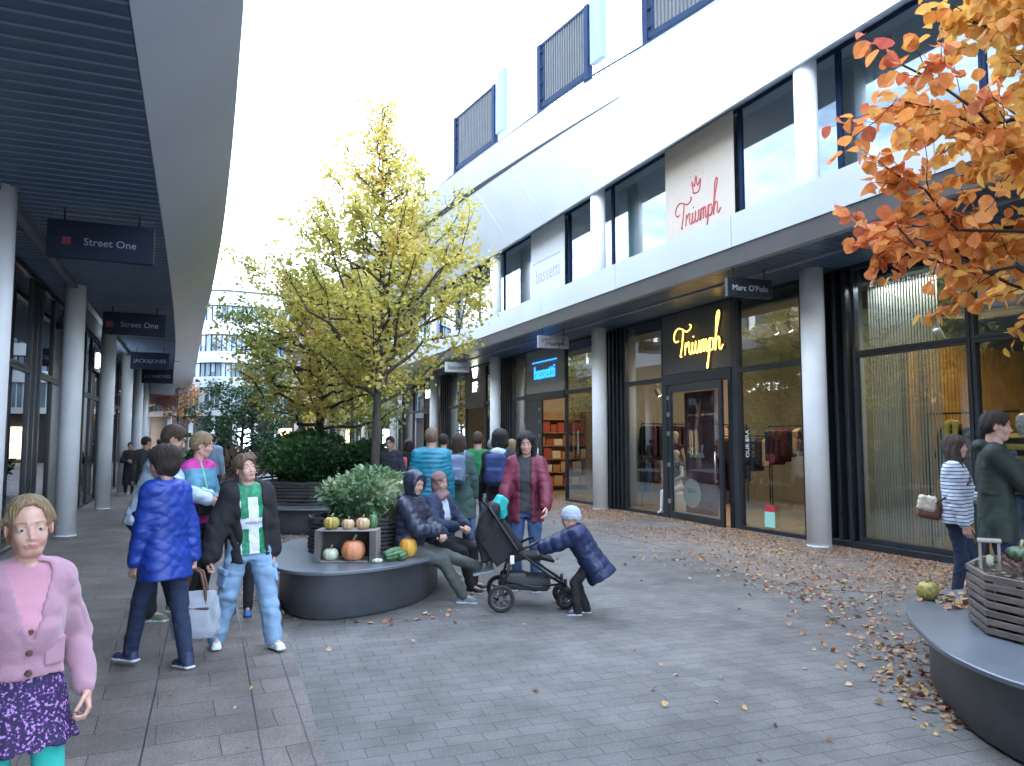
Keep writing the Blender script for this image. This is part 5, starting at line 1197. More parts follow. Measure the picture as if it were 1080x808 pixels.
pumpkin('large red orange pumpkin inside the open crate', cr(.06, -.02, .013), .118, .105, G_red, 10, amp=.05); pumpkin('cream white pumpkin inside the open crate', cr(-.155, -.03, .013), .076, .062, G_wh, 9)
pumpkin('green yellow striped gourd on top of the crate, left one', cr(-.16, -.0, .302), .078, .064, G_ye, 11, amp=.1); pumpkin('small orange pumpkin in the middle on top of the crate', cr(.0, .0, .302), .062, .052, G_pk, 9, amp=.1)
pumpkin('salmon striped gourd right on top of the crate', cr(.14, .01, .302), .068, .06, G_pk, 10, amp=.1); pumpkin('dark green gourd behind the salmon one on the crate', cr(.22, .09, .302), .05, .075, G_gr, 8)
pumpkin('tall bright orange pumpkin at the right end of the pumpkin bench', (1.98, 7.36, B1), .092, .105, G_or, 9, amp=.05)
# turban of dark green gourds lying on its side + pale one
pumpkin('dark green ribbed gourd lying on its side before the orange pumpkin', (1.79, 7.19, B1), .062, .125, G_gr, 9, amp=.2, rot=(0, R_(82), R_(20)), m_stem=G_wh); pumpkin('small dark green gourd with pale end lying by the orange pumpkin', (1.88, 7.18, B1), .045, .07, G_gr, 8, amp=.2, rot=(0, R_(80), R_(40)), m_stem=G_wh)
pumpkin('small pale crown gourd lying flat in front of the crate', (1.62, 7.12, B1), .05, .022, G_wh, 7, amp=.3, stem=False)
pumpkin('mottled yellow warty gourd sitting on the rim of the lower right bench', (4.93, 3.93, B1), .072, .072, G_ol, 12, warts=.10, amp=.05)
pumpkin('ribbed grey green pumpkin on the planter of the lower right bench', (4.72, 3.1, .86), .085, .05, G_gg, 10, amp=.16); pumpkin('small cream gourd beside the grey green pumpkin', (4.88, 2.98, .86), .05, .045, G_wh, 9)
e = empty('lantern_box', (4.60, 3.22, .81), R_(35), 'small pale wooden lantern frame in the planter at the right edge', 'lantern')
M_lt = mat('pale_wood', (.24, .22, .19), rough=.7, var=.2)
for x in (-.05, .05):
    for y in (-.05, .05): mb = MB(); mb.box(x-.008, x+.008, y-.008, y+.008, 0, .16); mb.build('post', M_lt, e)
mb = MB(); mb.box(-.065, .065, -.065, .065, .16, .175, bev=.003); mb.build('top_board', M_lt, e); mb = MB(); mb.lathe([(.012, 0), (.02, .03), (.02, .07), (.008, .08)], 12); mb.build('candle', G_wh, e)
# ================================================================= fallen leaves (stuff)
def litter(name, n_, fn, lo, hi_, lm, seed, hi, zc=.0065):
    rs = np.random.RandomState(seed); P = fn(rs, n_); z = np.full(len(P), zc)+rs.uniform(0, .008, len(P)); a = rs.uniform(0, 2*PI, len(P)); pts = np.stack([P[:, 0], P[:, 1], z], 1)
    d = np.stack([np.cos(a), np.sin(a), rs.uniform(.0, .35, len(P))], 1)
    o = leaves(name, pts, d, rs.uniform(lo, hi_, len(P)), lm, None, np.clip(rs.rand(len(P)), 0, 1), hi=hi, rs=rs); return o
LM_l = leaf_mat('fallen_leaves', [(.30, .07, .04), (.38, .16, .07), (.46, .30, .17), (.48, .30, .10), (.38, .25, .17), (.42, .30, .19), (.34, .14, .08), (.52, .38, .22)], .1, .7)
def f_front(rs, n_):       # strip in front of the east shops
    y = 3.5+rs.rand(n_*3)**1.0*17; x = 9.05-np.abs(rs.normal(size=n_*3))*1.05; c = np.array([noise.noise(Vector((a*.9, b*.6, 0))) for a, b in zip(x, y)]); k = (x > 5.6) & (c+rs.uniform(-.45, .45, len(x)) > -.12); return np.stack([x, y], 1)[k][:n_]
def f_curve(rs, n_):       # drift along the bench edge
    t = rs.rand(n_); x = np.interp(t, [0, .3, .6, 1], [4.02, 4.55, 5.45, 6.9])+rs.normal(size=n_)*.13*(1+t*2.4); y = np.interp(t, [0, .3, .6, 1], [2.95, 3.75, 4.65, 7.8])+rs.normal(size=n_)*.13*(1+t*3.2); return np.stack([x, y], 1)
def f_wide(rs, n_): return np.stack([rs.uniform(-1.9, 8.5, n_), 3+rs.rand(n_)**1.3*22], 1)
o1 = litter('fallen_leaves', 15000, f_front, .016, .038, LM_l, 1, False); tag(o1, 'dense carpet of small brown and orange leaves in front of the right hand shops', 'fallen leaves', kind='stuff')
def f_fw(rs, n_): 
    a = f_curve(rs, int(n_*.55)); b = np.stack([5.6+rs.rand(n_)*2.6, 4.6+rs.rand(n_)*4.5], 1)[:int(n_*.45)]; return np.concatenate([a, b])
o2 = litter('fallen_leaves', 1150, f_fw, .024, .055, LM_l, 2, True); tag(o2, 'larger red and orange leaves drifted along the lower right bench', 'fallen leaves', kind='stuff')
o3 = litter('fallen_leaves', 260, f_wide, .025, .05, LM_l, 3, True); tag(o3, 'single pale leaves scattered thinly over the grey paving', 'fallen leaves', kind='stuff')
def f_b1(rs, n_): 
    a = rs.uniform(PI*.9, PI*2.1, n_); r = 1.12+np.abs(rs.normal(size=n_))*.12; return np.stack([1.7+.98*r*np.cos(a), 8.15+1.25*r*np.sin(a)], 1)
def f_p(rs, n_): return np.stack([rs.uniform(.4, 2.2, n_), rs.uniform(10.2, 13.4, n_)], 1)
o4 = litter('fallen_leaves', 600, f_p, .025, .05, LM_l, 4, False); tag(o4, 'brown leaves gathered between the pumpkin bench and the hedge bench', 'fallen leaves', kind='stuff')
o5 = litter('fallen_leaves', 60, f_b1, .03, .06, LM_l, 5, False); tag(o5, 'few leaves lying around the foot of the pumpkin bench', 'fallen leaves', kind='stuff')
def f_t(rs, n_): return np.stack([rs.uniform(4.75, 5.3, n_), rs.uniform(3.55, 3.95, n_)], 1)
o6 = litter('fallen_leaves', 34, f_t, .05, .085, LM_l, 6, True, zc=.4535); tag(o6, 'orange leaves lying on top of the lower right bench', 'fallen leaves', kind='stuff')
# ================================================================= pushchair
def stroller():
    S0 = Vector((2.68, 6.62, 0)); S1 = Vector((3.29, 6.40, 0)); ang = math.atan2(S1.y-S0.y, S1.x-S0.x)
    e = empty('stroller', (S0.x, S0.y, 0), ang, 'black three quarter view pushchair with folded hood and mesh basket', 'stroller')
    bk = mat('stroller_frame', (.012, .012, .014), rough=.35); fb = mat('stroller_fabric', (.016, .017, .02), rough=.85, bump=.3, bscale=250, var=.2); tyre = mat('tyre_rubber', (.02, .02, .02), rough=.8); rim = mat('rim_grey', (.10, .10, .11), rough=.35)
    def wheel(x, y, r, wd):
        mb = MB(); rows = []
        for i in range(25):
            a = 2*PI*i/24; rows.append([(x+(r-.02+.02*math.cos(b))*math.cos(a), y+wd*.5*math.sin(b), r+(r-.02+.02*math.cos(b))*math.sin(a)) for b in [2*PI*k/8 for k in range(8)]])
        mb.grid(rows, 0, True, True); w_ = mb.build('wheel', tyre, e)
        mb = MB()
        for k in range(5 if r > .1 else 4):
            a = 2*PI*k/(5 if r > .1 else 4)+.3
            for d in (-.13, .13): mb.tube([(x+.02*math.cos(a), y, r+.02*math.sin(a)), (x+(r-.038)*math.cos(a+d), y, r+(r-.038)*math.sin(a+d))], .006, 5)
        mb.tube([(x+(r-.038)*math.cos(2*PI*k/24), y, r+(r-.038)*math.sin(2*PI*k/24)) for k in range(24)], .009, 6, closed=True); mb.tube([(x, y-wd*.6, r), (x, y+wd*.6, r)], .022, 12); mb.build('rim', rim, w_)
    W2 = .27
    for y in (0, 2*W2): wheel(0, y, .128, .045)
    for y in (.12, 2*W2-.12): 
        for d in (-.028, .028): wheel(.62, y+d, .092, .025)
    mb = MB()
    mb.tube([(0, -.0+.03, .128), (0, 2*W2-.03, .128)], .011, 8)
    for y in (.05, 2*W2-.05):
        mb.tube([(0, y, .13), (.06, y, .34), (.10, y, .52)], .013, 8)                    # rear leg
        mb.tube([(.62, y if 0 else (.12 if y < W2 else 2*W2-.12), .22), (.45, y, .33), (.16, y, .56), (-.04, y, .86), (-.12, y, .98)], .014, 8)  # main spar
        mb.tube([(.04, y, .27), (.34, y, .22), (.60, (.12 if y < W2 else 2*W2-.12), .24)], .010, 8)
    mb.build('frame', bk, e)
    mb = MB(); mb.tube([(-.12, .05, .98), (-.17, .055, 1.03), (-.16, .07, 1.055), (-.15, .12, 1.06), (-.15, 2*W2-.12, 1.06), (-.16, 2*W2-.07, 1.055), (-.17, 2*W2-.055, 1.03), (-.12, 2*W2-.05, .98)], .017, 10); mb.build('handle', mat('handle_grip', (.03, .03, .03), rough=.6), e)
    for y in (.12, 2*W2-.12): mb = MB(); mb.tube([(.62, y, .10), (.62, y, .28)], .016, 8); mb.box(.59, .65, y-.035, y+.035, .12, .2, bev=.008); mb.build('wheel_fork', bk, e)
    s = Sdf()      # seat shell reclined
    s.box((.02, W2, .66), (.03, .17, .25), .02, rotm(0, 0, R_(-38)), k=.04); s.box((.24, W2, .49), (.14, .17, .025), .02, rotm(0, 0, R_(3)), k=.05); s.box((.42, W2, .47), (.10, .16, .016), .012, rotm(0, 0, R_(14)), k=.03)
    s.box((-.0, W2-.17, .62), (.16, .01, .16), .01, rotm(0, 0, R_(-35)), k=.02); s.box((-.0, W2+.17, .62), (.16, .01, .16), .01, rotm(0, 0, R_(-35)), k=.02)
    sdf_obj('seat', s, .011, fb, e, wr=.003)
    s = Sdf()      # hood pushed back
    for i in range(5):
        a = R_(118+i*17); s.cap((.03+.0*math.cos(a), W2-.15, .73), (.03, W2-.15, .73), .01); c = (.04+.21*math.cos(a), .72+.26*math.sin(a)); s.cap((c[0], W2-.14, c[1]-.0), (c[0], W2+.14, c[1]), .055, k=.07)
    s.box((-.10, W2, .62), (.10, .155, .15), .05, rotm(0, 0, R_(-30)), k=.06); s.box((-.17, W2, .55), (.035, .15, .12), .03, rotm(0, 0, R_(-10)), k=.05)
    sdf_obj('hood', s, .012, fb, e, wr=.005)
    s = Sdf(); s.box((.24, W2, .25), (.24, .17, .075), .05, rotm(0, 0, R_(4)), k=.05); s.box((.25, W2, .34), (.21, .145, .08), .04, sub=True, k=.02)
    sdf_obj('basket', s, .012, mat('mesh_basket', (.05, .052, .056), rough=.8, var=.3, vscale=200), e)
    s = Sdf(); s.box((.16, W2-.01, .29), (.09, .12, .045), .03); s.ell((.33, W2, .22), (.10, .12, .05)); sdf_obj('basket_contents', s, .012, mat('grey_cloth', (.10, .105, .11), rough=.9), e, wr=.004)
    mb = MB(); mb.tube([(.10, .045, .53), (.30, .04, .62), (.34, .06, .635), (.34, 2*W2-.06, .635), (.30, 2*W2-.04, .62), (.10, 2*W2-.045, .53)], .014, 8); mb.build('bumper_bar', bk, e)
    mb = MB(); mb.box(.085, .125, .028, .036, .44, .52, bev=.004); mb.build('logo_tag', mat('white_tag', (.7, .72, .72), rough=.5), e)
    return e, ang, S0
ST, SA, SP0 = stroller()
s = Sdf(); Mt = Matrix.Rotation(SA, 3, 'Z')
c = SP0+Mt @ Vector((.0, .30, .99)); s.box(c, (.07, .05, .07), .03, rotm(.3, .2, .5), k=.02); s.box(c+Vector((.03, .02, -.09)), (.05, .035, .06), .02, rotm(.6, .1, -.4), k=.03)
tag(sdf_obj('cloth_bag', s, .011, mat('turquoise_cloth', (.02, .42, .40), rough=.6), None, wr=.008), 'turquoise cloth bag bundled on the pushchair handle', 'bag')
# ================================================================= bags and things indoors
def rect_bag(label, loc, rz, w_, d_, h_, m, hm, strap_h=.2):
    e = empty('handbag', loc, R_(rz), label, 'bag'); s = Sdf()
    s.tor((0, 0, 0), (0, 0, 1), (1, 0, 0), [(0, 0, w_*.44, d_*.5), (h_*.15, 0, w_*.5, d_*.55), (h_*.8, 0, w_*.5, d_*.3), (h_, 0, w_*.47, d_*.14)], pw=4, k=.02)
    sdf_obj('bag_body', s, .009, m, e, wr=.008, wf=11)
    for s_ in (-1, 1):
        mb = MB(); mb.tube([(-w_*.28, s_*d_*.28, h_*.55), (-w_*.24, s_*d_*.2, h_*.95), (-w_*.12, s_*.03, h_+strap_h*.85), (0, s_*.02, h_+strap_h), (w_*.12, s_*.03, h_+strap_h*.85), (w_*.24, s_*d_*.2, h_*.95), (w_*.28, s_*d_*.28, h_*.55)], .011, 8); mb.build('strap', hm, e)
    mb = MB(); mb.box(-w_*.34, w_*.34, -d_*.42, d_*.42, h_*.62, h_*.67, bev=.005); mb.build('trim_band', hm, e)
    return e
# displays behind the glass
M_shelf = mat('shelf_wood', (.38, .24, .12), rough=.6, var=.2, vscale=6)
e = empty('display_shelf', (10.6, 21.85, .015), PI/2, 'tall lit wooden shelf with boxes seen through the open shop door', 'shelf'); e['label'] = 'tall wooden shelf of boxes seen through the doorway under the blue lettering'
mb = MB(); mb.box(-.2, .2, -1.2, -1.15, 0, 2.5); mb.box(-.2, .2, 1.15, 1.2, 0, 2.5); mb.box(.17, .2, -1.15, 1.15, 0, 2.5); mb.build('frame', M_shelf, e)
for i in range(6): mb = MB(); mb.box(-.2, .165, -1.145, 1.145, .15+i*.42, .18+i*.42); mb.build('shelf_board', M_shelf, e)
rsx = random.Random(5); bm_ = [mat('box_amber', (.45, .28, .12), rough=.7), mat('box_orange', (.42, .18, .07), rough=.7), mat('box_cream', (.62, .52, .36), rough=.7), mat('box_red', (.35, .07, .04), rough=.7)]
names_ = ['amber', 'orange', 'cream', 'red']; k_ = 0
for i in range(5):
    y = -1.1
    while y < 1.0:
        wd = rsx.uniform(.2, .34); hb = rsx.uniform(.2, .34); mi = (k_*7+i) % 4 if i < 4 else 3
        mb = MB(); mb.box(10.6+y, 10.6+y+wd-.03, 21.68, 21.99, .198+i*.42, .198+i*.42+hb, bev=.006); tag(mb.build('textile_box', bm_[mi]), 'folded textile box on the lit shelf behind the doorway under the blue lettering', 'box', 'boxes on the lit shelf'); y += wd; k_ += 1
e = empty('display_table', (10.0, 17.0, .015), 0, 'low wooden display table with red cushions behind the window beside the far door', 'table'); e['label'] = 'low wooden display table behind the window right of the blue lit lettering'
mb = MB(); mb.box(-.35, .35, -.5, .5, .72, .76, bev=.006); mb.build('table_top', M_shelf, e)
for a in (-.3, .3):
    for b_ in (-.45, .45): mb = MB(); mb.box(a-.025, a+.025, b_-.025, b_+.025, 0, .72); mb.build('leg', M_shelf, e)
for i, (y, c_) in enumerate(((16.75, bm_[3]), (17.1, bm_[2]))):
    s = Sdf(); s.ell((10.0, y, .87), (.2, .2, .09)); tag(sdf_obj('cushion', s, .02, c_, None, wr=.004), ['red cushion on the low display table', 'cream cushion on the low display table'][i], 'cushion')
# clothes: hanging racks left wall of the triumph shop
def rack(label, x, y, ln, z, m_list, n_, seed, along='y'):
    e = empty('clothes_rail', (x, y, .015), 0 if along == 'y' else -PI/2, label, 'rail'); mb = MB(); mb.tube([(0, -ln/2, z), (0, ln/2, z)], .015, 8); 
    for s_ in (-1, 1): mb.tube([(0, s_*ln/2, z), (0, s_*ln/2, 0)], .014, 8)
    mb.build('rail_frame', M_dark, e); rs = random.Random(seed)
    for i in range(n_):
        y_ = -ln/2+ln*(i+.5)/n_; w_ = rs.uniform(.14, .2); h_ = rs.uniform(.45, .75); s = Sdf(); s.box((0, y_, z-.1-h_/2), (w_, ln/n_*.32, h_/2), .02, k=.02); s.ell((0, y_, z-.1), (w_*.9, .03, .06), k=.04)
        o = sdf_obj('garment', s, .025, rs.choice(m_list), None, wr=.008)
        o.location = e.location; o.rotation_euler = e.rotation_euler; tag(o, 'garment hanging on the '+label.split(' rail')[0].split('long ')[-1]+' rail indoors', 'garment', 'garments on indoor rails: '+label.split()[0])
    return e
rs__ = 0
gm = [mat('garment_black', (.02, .02, .025), rough=.9), mat('garment_wine', (.09, .02, .035), rough=.9), mat('garment_skin', (.5, .33, .25), rough=.9), mat('garment_navy', (.03, .05, .12), rough=.9)]
rack('dark lingerie rail deep in the shop behind the open door', 11.6, 12.0, 2.0, 1.9, gm, 12, 1); rack('long dark rail on the right wall inside the shop', 11.2, 10.2, 1.6, 1.9, gm[:2], 9, 2); rack('upper lingerie rail on the far partition inside the shop', 11.6, 15.6, 3.2, 2.0, gm, 18, 5, 'x'); rack('lower lingerie rail on the far partition inside the shop', 11.6, 15.62, 3.2, 1.15, gm, 16, 6, 'x'); rack('mixed colours rail behind the left display window', 12.2, 14.6, 2.0, 1.7, gm, 10, 3)
# poster seen through the door glass
e = empty('poster', (9.55, 12.7, .015), 0, 'mauve poster with a raised arm and white script behind the glass door', 'poster')
mb = MB(); mb.box(-.02, .02, -.5, .5, .1, 2.6); mb.build('poster_sheet', mat('mauve_print', (.16, .05, .07), rough=.6, col2=(.09, .03, .05), vscale=1.5), e)
s = Sdf(); s.cap((0, .02, 1.1), (0, .12, 1.75), .085, .06, k=.05); s.cap((0, .12, 1.75), (0, .02, 2.25), .06, .045, k=.03); s.cap((0, .02, 2.2), (0, -.05, 2.42), .05, .02, k=.03); s.cap((0, .05, 2.2), (0, .1, 2.4), .035, .015, k=.02)
V, Q = s.mesh(.02); V[:, 0] = V[:, 0]*.06-.024; mesh_np('printed_arm', V, Q, mat('print_skin', (.62, .30, .24), rough=.6), None, e)
script(e, mat('white_print', (.75, .75, .75), rough=.6), -.03, .12, 1.32, .55, SCRIPT, .011)
mb = MB(); mb.tube([(-.03, .3, .42), (-.036, .3, .42)], .3, 32); d_ = mb.build('round_sticker', mat('cream_print', (.70, .66, .52), rough=.6), e); d_.location = (0, -.02, .08)
text_mesh('lettering', 'SALE', .14, mat('sign_dark_text', (.02, .02, .025), rough=.5), e, (-.04, .26, .55), FACE_W, extrude=.001)
# little posters on the window and vertical lettering
e = MB(); e.box(9.12, 9.13, 10.13, 10.38, .12, .38, bev=.003); e = e.build('window_sticker', mat('mint_print', (.35, .68, .60), rough=.6)); tag(e, 'small mint green sticker low on the shop window right of the open door', 'sticker')
mb = MB(); mb.box(9.12, 9.13, 10.14, 10.37, .385, .5, bev=.003); tag(mb.build('window_sticker', mat('red_sticker', (.5, .03, .05), rough=.6)), 'small red sticker above the mint one on the shop window', 'sticker')
vt = text_mesh('window_lettering', 'OUR BRA', .13, mat('white_print', (.75, .75, .75), rough=.6), None, (9.13, 10.78, 1.55), (PI/2, -PI/2, -PI/2), extrude=.001, sx=.9); tag(vt, 'white vertical lettering on the window right of the open door', 'lettering')
# slatted screen and coats in the right hand shop
mb = MB(); rs_ = random.Random(3)
for i in range(24):
    y = 8.42-i*.05; x = 9.55; mb.box(x, x+.01, y, y+.022, .12, 4.1)
tag(mb.build('slatted_screen', mat('pale_slats', (.52, .50, .42), rough=.6, var=.15, vscale=3)), 'screen of narrow pale vertical slats behind the large right hand window', 'screen')
mb = MB()
for i in range(36):
    x = 10.7+i*.085; mb.box(x, x+.045, 8.78, 8.84, .1, 3.2)
tag(mb.build('wood_slat_wall', mat('warm_slats', (.45, .27, .10), rough=.6, var=.2)), 'warm wooden slat wall at the back of the right hand shop', 'panelling')
e = empty('clothes_rail', (10.0, 7.25, .015), 0, 'black rail with hanging winter coats behind the large right hand window', 'rail'); mb = MB(); mb.tube([(0, -.75, 1.98), (0, .6, 1.98)], .016); mb.tube([(0, .6, 1.98), (0, .6, 0)], .014); mb.tube([(0, -.75, 1.98), (0, -.75, 0)], .014); mb.build('rail_frame', M_dark, e)
def coat(x, y, z, m, lb, rzz, scarf=None, wd=.24):
    s = Sdf(); e = empty('hanging_coat', (x, y, z), rzz, lb, 'coat', 'winter coats on the rail')
    s.tor((0, 0, 0), (0, 0, 1), (1, 0, 0), [(-.85, 0, wd*.95, .09), (-.4, 0, wd*.9, .1), (-.12, 0, wd*.85, .1), (0, 0, wd*.5, .07), (.05, 0, .07, .06)], k=.05, rid=(.1, .012))
    for q in (1, -1): s.cap((q*wd*.75, 0, -.08), (q*wd*1.12, .02, -.4), .075, .065, k=.05, rid=(.1, .01)); s.cap((q*wd*1.12, .02, -.4), (q*wd*1.12, .04, -.68), .065, .05, k=.03, rid=(.1, .01))
    sdf_obj('shell', s, .02, m, e, wr=.006)
    if scarf: s = Sdf(); s.cap((-.05, -.1, .05), (-.02, -.13, -.42), .04, .045, k=.02); s.cap((.08, -.08, .04), (.07, -.12, -.22), .04, .04, k=.02); s.cap((-.05, -.06, .06), (.08, -.06, .06), .04); sdf_obj('scarf', s, .018, scarf, e, wr=.01)
coat(10.0, 7.42, 1.80, gm[0], 'black quilted coat with yellow scarf hanging in the right hand window', -PI/2, mat('yellow_scarf', (.62, .50, .14), rough=.8)); coat(10.0, 7.12, 1.74, mat('garment_darkolive', (.05, .045, .035), rough=.9), 'dark olive coat hanging right of the black quilted coat', -PI/2)
# ================================================================= people
def P_(px, d):
    """street position seen at column px of the photograph, d metres ahead of the lens"""
    c, s_ = math.cos(YAW_), math.sin(YAW_); u = (px-540)/F_*d; return (s_*d+c*u, c*d-s_*u)
def cloth(name, c, bump=.25, bs=180, rough=.85, var=.18, vs=5, **k): return mat(name, c, rough=rough, bump=bump, bscale=bs, var=var, vscale=vs, **{'wrk': .55, **k})
def stripe_mat(name, ca, cb, scale, axis=2, thr=.72, rough=.85):
    m, n = nt(name); L = n.links.new; out = N(n, 'ShaderNodeOutputMaterial'); b = N(n, 'ShaderNodeBsdfPrincipled'); b.inputs['Roughness'].default_value = rough; L(b.outputs[0], out.inputs[0])
    tc = N(n, 'ShaderNodeTexCoord'); sx = N(n, 'ShaderNodeSeparateXYZ'); L(tc.outputs['Object'], sx.inputs[0]); a = N(n, 'ShaderNodeMath', operation='MULTIPLY'); a.inputs[1].default_value = scale; L(sx.outputs[axis], a.inputs[0])
    f = N(n, 'ShaderNodeMath', operation='FRACT'); L(a.outputs[0], f.inputs[0]); g = N(n, 'ShaderNodeMath', operation='GREATER_THAN'); g.inputs[1].default_value = thr; L(f.outputs[0], g.inputs[0])
    mx = N(n, 'ShaderNodeMix', data_type='RGBA'); mx.inputs[6].default_value = c4(ca); mx.inputs[7].default_value = c4(cb); L(g.outputs[0], mx.inputs[0]); L(mx.outputs[2], b.inputs['Base Color'])
    nz = N(n, 'ShaderNodeTexNoise'); nz.inputs['Scale'].default_value = 150; bp = N(n, 'ShaderNodeBump'); bp.inputs['Strength'].default_value = .2; bp.inputs['Distance'].default_value = .01; L(tc.outputs['Object'], nz.inputs[0]); L(nz.outputs[0], bp.inputs['Height']); L(bp.outputs[0], b.inputs['Normal']); MATS[name] = m; return m
def knit_mat(name, c, ribs=190):
    m, n = nt(name); L = n.links.new; out = N(n, 'ShaderNodeOutputMaterial'); b = N(n, 'ShaderNodeBsdfPrincipled'); b.inputs['Roughness'].default_value = .9; b.inputs['Sheen Weight'].default_value = .3; L(b.outputs[0], out.inputs[0])
    tc = N(n, 'ShaderNodeTexCoord'); nz = N(n, 'ShaderNodeTexNoise'); nz.inputs['Scale'].default_value = 26; nz.inputs['Detail'].default_value = 6; L(tc.outputs['Object'], nz.inputs[0])
    mx = N(n, 'ShaderNodeMix', data_type='RGBA'); mx.inputs[6].default_value = c4(c); mx.inputs[7].default_value = c4([v*.78 for v in c]); L(nz.outputs[0], mx.inputs[0]); L(mx.outputs[2], b.inputs['Base Color'])
    v = N(n, 'ShaderNodeTexVoronoi'); v.inputs['Scale'].default_value = ribs*1.9; L(tc.outputs['Object'], v.inputs[0]); bp = N(n, 'ShaderNodeBump'); bp.inputs['Strength'].default_value = .45; bp.inputs['Distance'].default_value = .003; L(v.outputs[0], bp.inputs['Height']); L(bp.outputs[0], b.inputs['Normal']); MATS[name] = m; return m
def speck_mat(name, c, cols, sc=90):
    m, n = nt(name); L = n.links.new; out = N(n, 'ShaderNodeOutputMaterial'); b = N(n, 'ShaderNodeBsdfPrincipled'); b.inputs['Roughness'].default_value = .8; L(b.outputs[0], out.inputs[0])
    tc = N(n, 'ShaderNodeTexCoord'); v = N(n, 'ShaderNodeTexNoise'); v.inputs['Scale'].default_value = sc; v.inputs['Detail'].default_value = 1; L(tc.outputs['Object'], v.inputs[0]); cr_ = N(n, 'ShaderNodeValToRGB'); cr_.color_ramp.interpolation = 'CONSTANT'; el = cr_.color_ramp.elements
    el[0].position = 0; el[0].color = c4(c); el[1].position = .55; el[1].color = c4(cols[0]); e = el.new(.62); e.color = c4(cols[1]); L(v.outputs[0], cr_.inputs[0]); L(cr_.outputs[0], b.inputs['Base Color']); MATS[name] = m; return m
sk_l = mat('skin_fair', (.60, .37, .29), rough=.48, col2=(.54, .29, .22), vscale=24, sss=.12, bump=.12, bscale=260); sk_m = mat('skin_tan', (.46, .27, .19), rough=.48, var=.14, vscale=24, sss=.12, bump=.12, bscale=260); sk = mat('skin', (.52, .31, .23), rough=.48, var=.14, vscale=24, sss=.12, bump=.12, bscale=260)
h_bl = hair_mat('hair_blonde', (.36, .25, .13), (.20, .13, .065)); h_db = hair_mat('hair_dark_brown', (.035, .018, .012), (.014, .008, .006)); h_br = hair_mat('hair_brown', (.075, .042, .024), (.03, .017, .01)); h_bk = hair_mat('hair_black', (.014, .011, .010), (.006, .005, .005)); h_lb = hair_mat('hair_light_brown', (.20, .125, .065), (.10, .06, .033)); h_gr = hair_mat('hair_grey', (.34, .33, .32), (.2, .2, .2))
c_blk = cloth('black_cloth', (.014, .014, .017)); c_nav = cloth('navy_cloth', (.018, .028, .065)); c_jean = cloth('blue_jeans', (.05, .10, .22), vs=9, bs=350); c_lj = cloth('light_jeans', (.24, .38, .55), vs=7, bs=350, var=.3); c_char = cloth('charcoal_cloth', (.045, .048, .052)); c_dkj = cloth('dark_jeans', (.016, .028, .07), vs=9, bs=350)
s_wh = mat('white_shoe', (.68, .70, .72), rough=.5, var=.08); s_bk = mat('black_shoe', (.015, .015, .017), rough=.5); s_so = mat('pale_sole', (.62, .63, .64), rough=.6); s_nv = mat('navy_shoe', (.025, .04, .10), rough=.6); s_gy = mat('grey_blue_shoe', (.14, .20, .26), rough=.7); s_br = mat('brown_shoe', (.09, .05, .03), rough=.6)
ir_b = mat('iris_blue', (.07, .10, .12), rough=.2)
def quilt(cell, amp):
    def mk(Pv, ax, sr, sf, H):
        def f(p, d):
            q = p-Pv; x = q@sr+q@sf*.8; z = q@ax; a = (x+z)/cell; b = (x-z)/cell; return d-amp*(np.abs(np.sin(PI*a))*np.abs(np.sin(PI*b)))**.45
        return f
    return mk
def ribbed(Pv, ax, sr, sf, H):
    def f(p, d):
        q = p-Pv; z = q@ax; th = np.arctan2(q@sr, q@sf); return d-.0016*np.sin(th*70)*np.clip((.03*H-z)*60, 0, 1)
    return f
# 1 girl in the foreground
gx_, gy_ = P_(37, 2.66)
c_pink = knit_mat('pink_knit', (.46, .25, .32)); c_pk2 = cloth('pink_cotton', (.55, .26, .33))
girl, J = person('girl in pink cardigan and purple skirt standing in the left foreground', 1.40, (gx_, gy_), 201, det=0, fem=True, w=.88, hk=1.12, head=(-6, -4, 3), skin=sk_l, hair=('pony', h_bl), iris=ir_b, brow=mat('brow_blonde', (.30, .19, .12), rough=.8), lips=mat('lips_pale', (.50, .21, .18), rough=.45),
    feet={1: (.06, 0, 0, -8, 0), -1: (-.06, .02, 0, 8, 0)}, hands={1: (.125, .04, .515), -1: (-.135, .03, .51)}, curl=.7, palm={1: (-1, -.3, 0), -1: (1, -.3, 0)},
    under=dict(m=c_pk2, t=.006, hem=.055, sleeve=.8, wr=.003, name='shirt'), top=dict(m=c_pink, t=.016, hem=.052, sleeve=1.05, wr=.006, wf=15, cuff=.85, vneck=.17, name='cardigan', fine=1, post=ribbed),
    trou=dict(skirt=.115, fl=1.18, m=speck_mat('purple_floral', (.022, .012, .06), ((.12, .05, .2), (.42, .22, .48)), 95), leg=cloth('teal_leggings', (.03, .42, .36), bs=400), name='leggings', wr=.002), shoes=(s_wh, s_so))
Pv, ax, sr, sf = J['Pv'], J['ax'], J['sr'], J['sf']; bt_m = mat('horn_button', (.10, .055, .035), rough=.3, var=.4, vscale=60)
for i, z in enumerate((.165, .115, .067)):
    c = Pv+ax*z*1.40+sf*(.098+.008*(i == 0)+.004*i)*1.0+sr*.004; mb = MB(); mb.tube([Vector(c-sf*.006), Vector(c+sf*.008)], .011, 14); mb.tube([Vector(c+sf*.006), Vector(c+sf*.012)], [.011, .009], 14); mb.build('button', bt_m, girl)
s = Sdf(); Rm = np.stack([sr, sf, ax], 1); 
c = Pv+ax*.105*1.4-sr*.076+sf*.082; s.box(c, (.036, .008, .042), .006, Rm@rotm(.42), k=.004); s.box(c+ax*.042, (.038, .010, .008), .005, Rm@rotm(.42), k=.003); sdf_obj('pocket', s, .005, c_pink, girl)
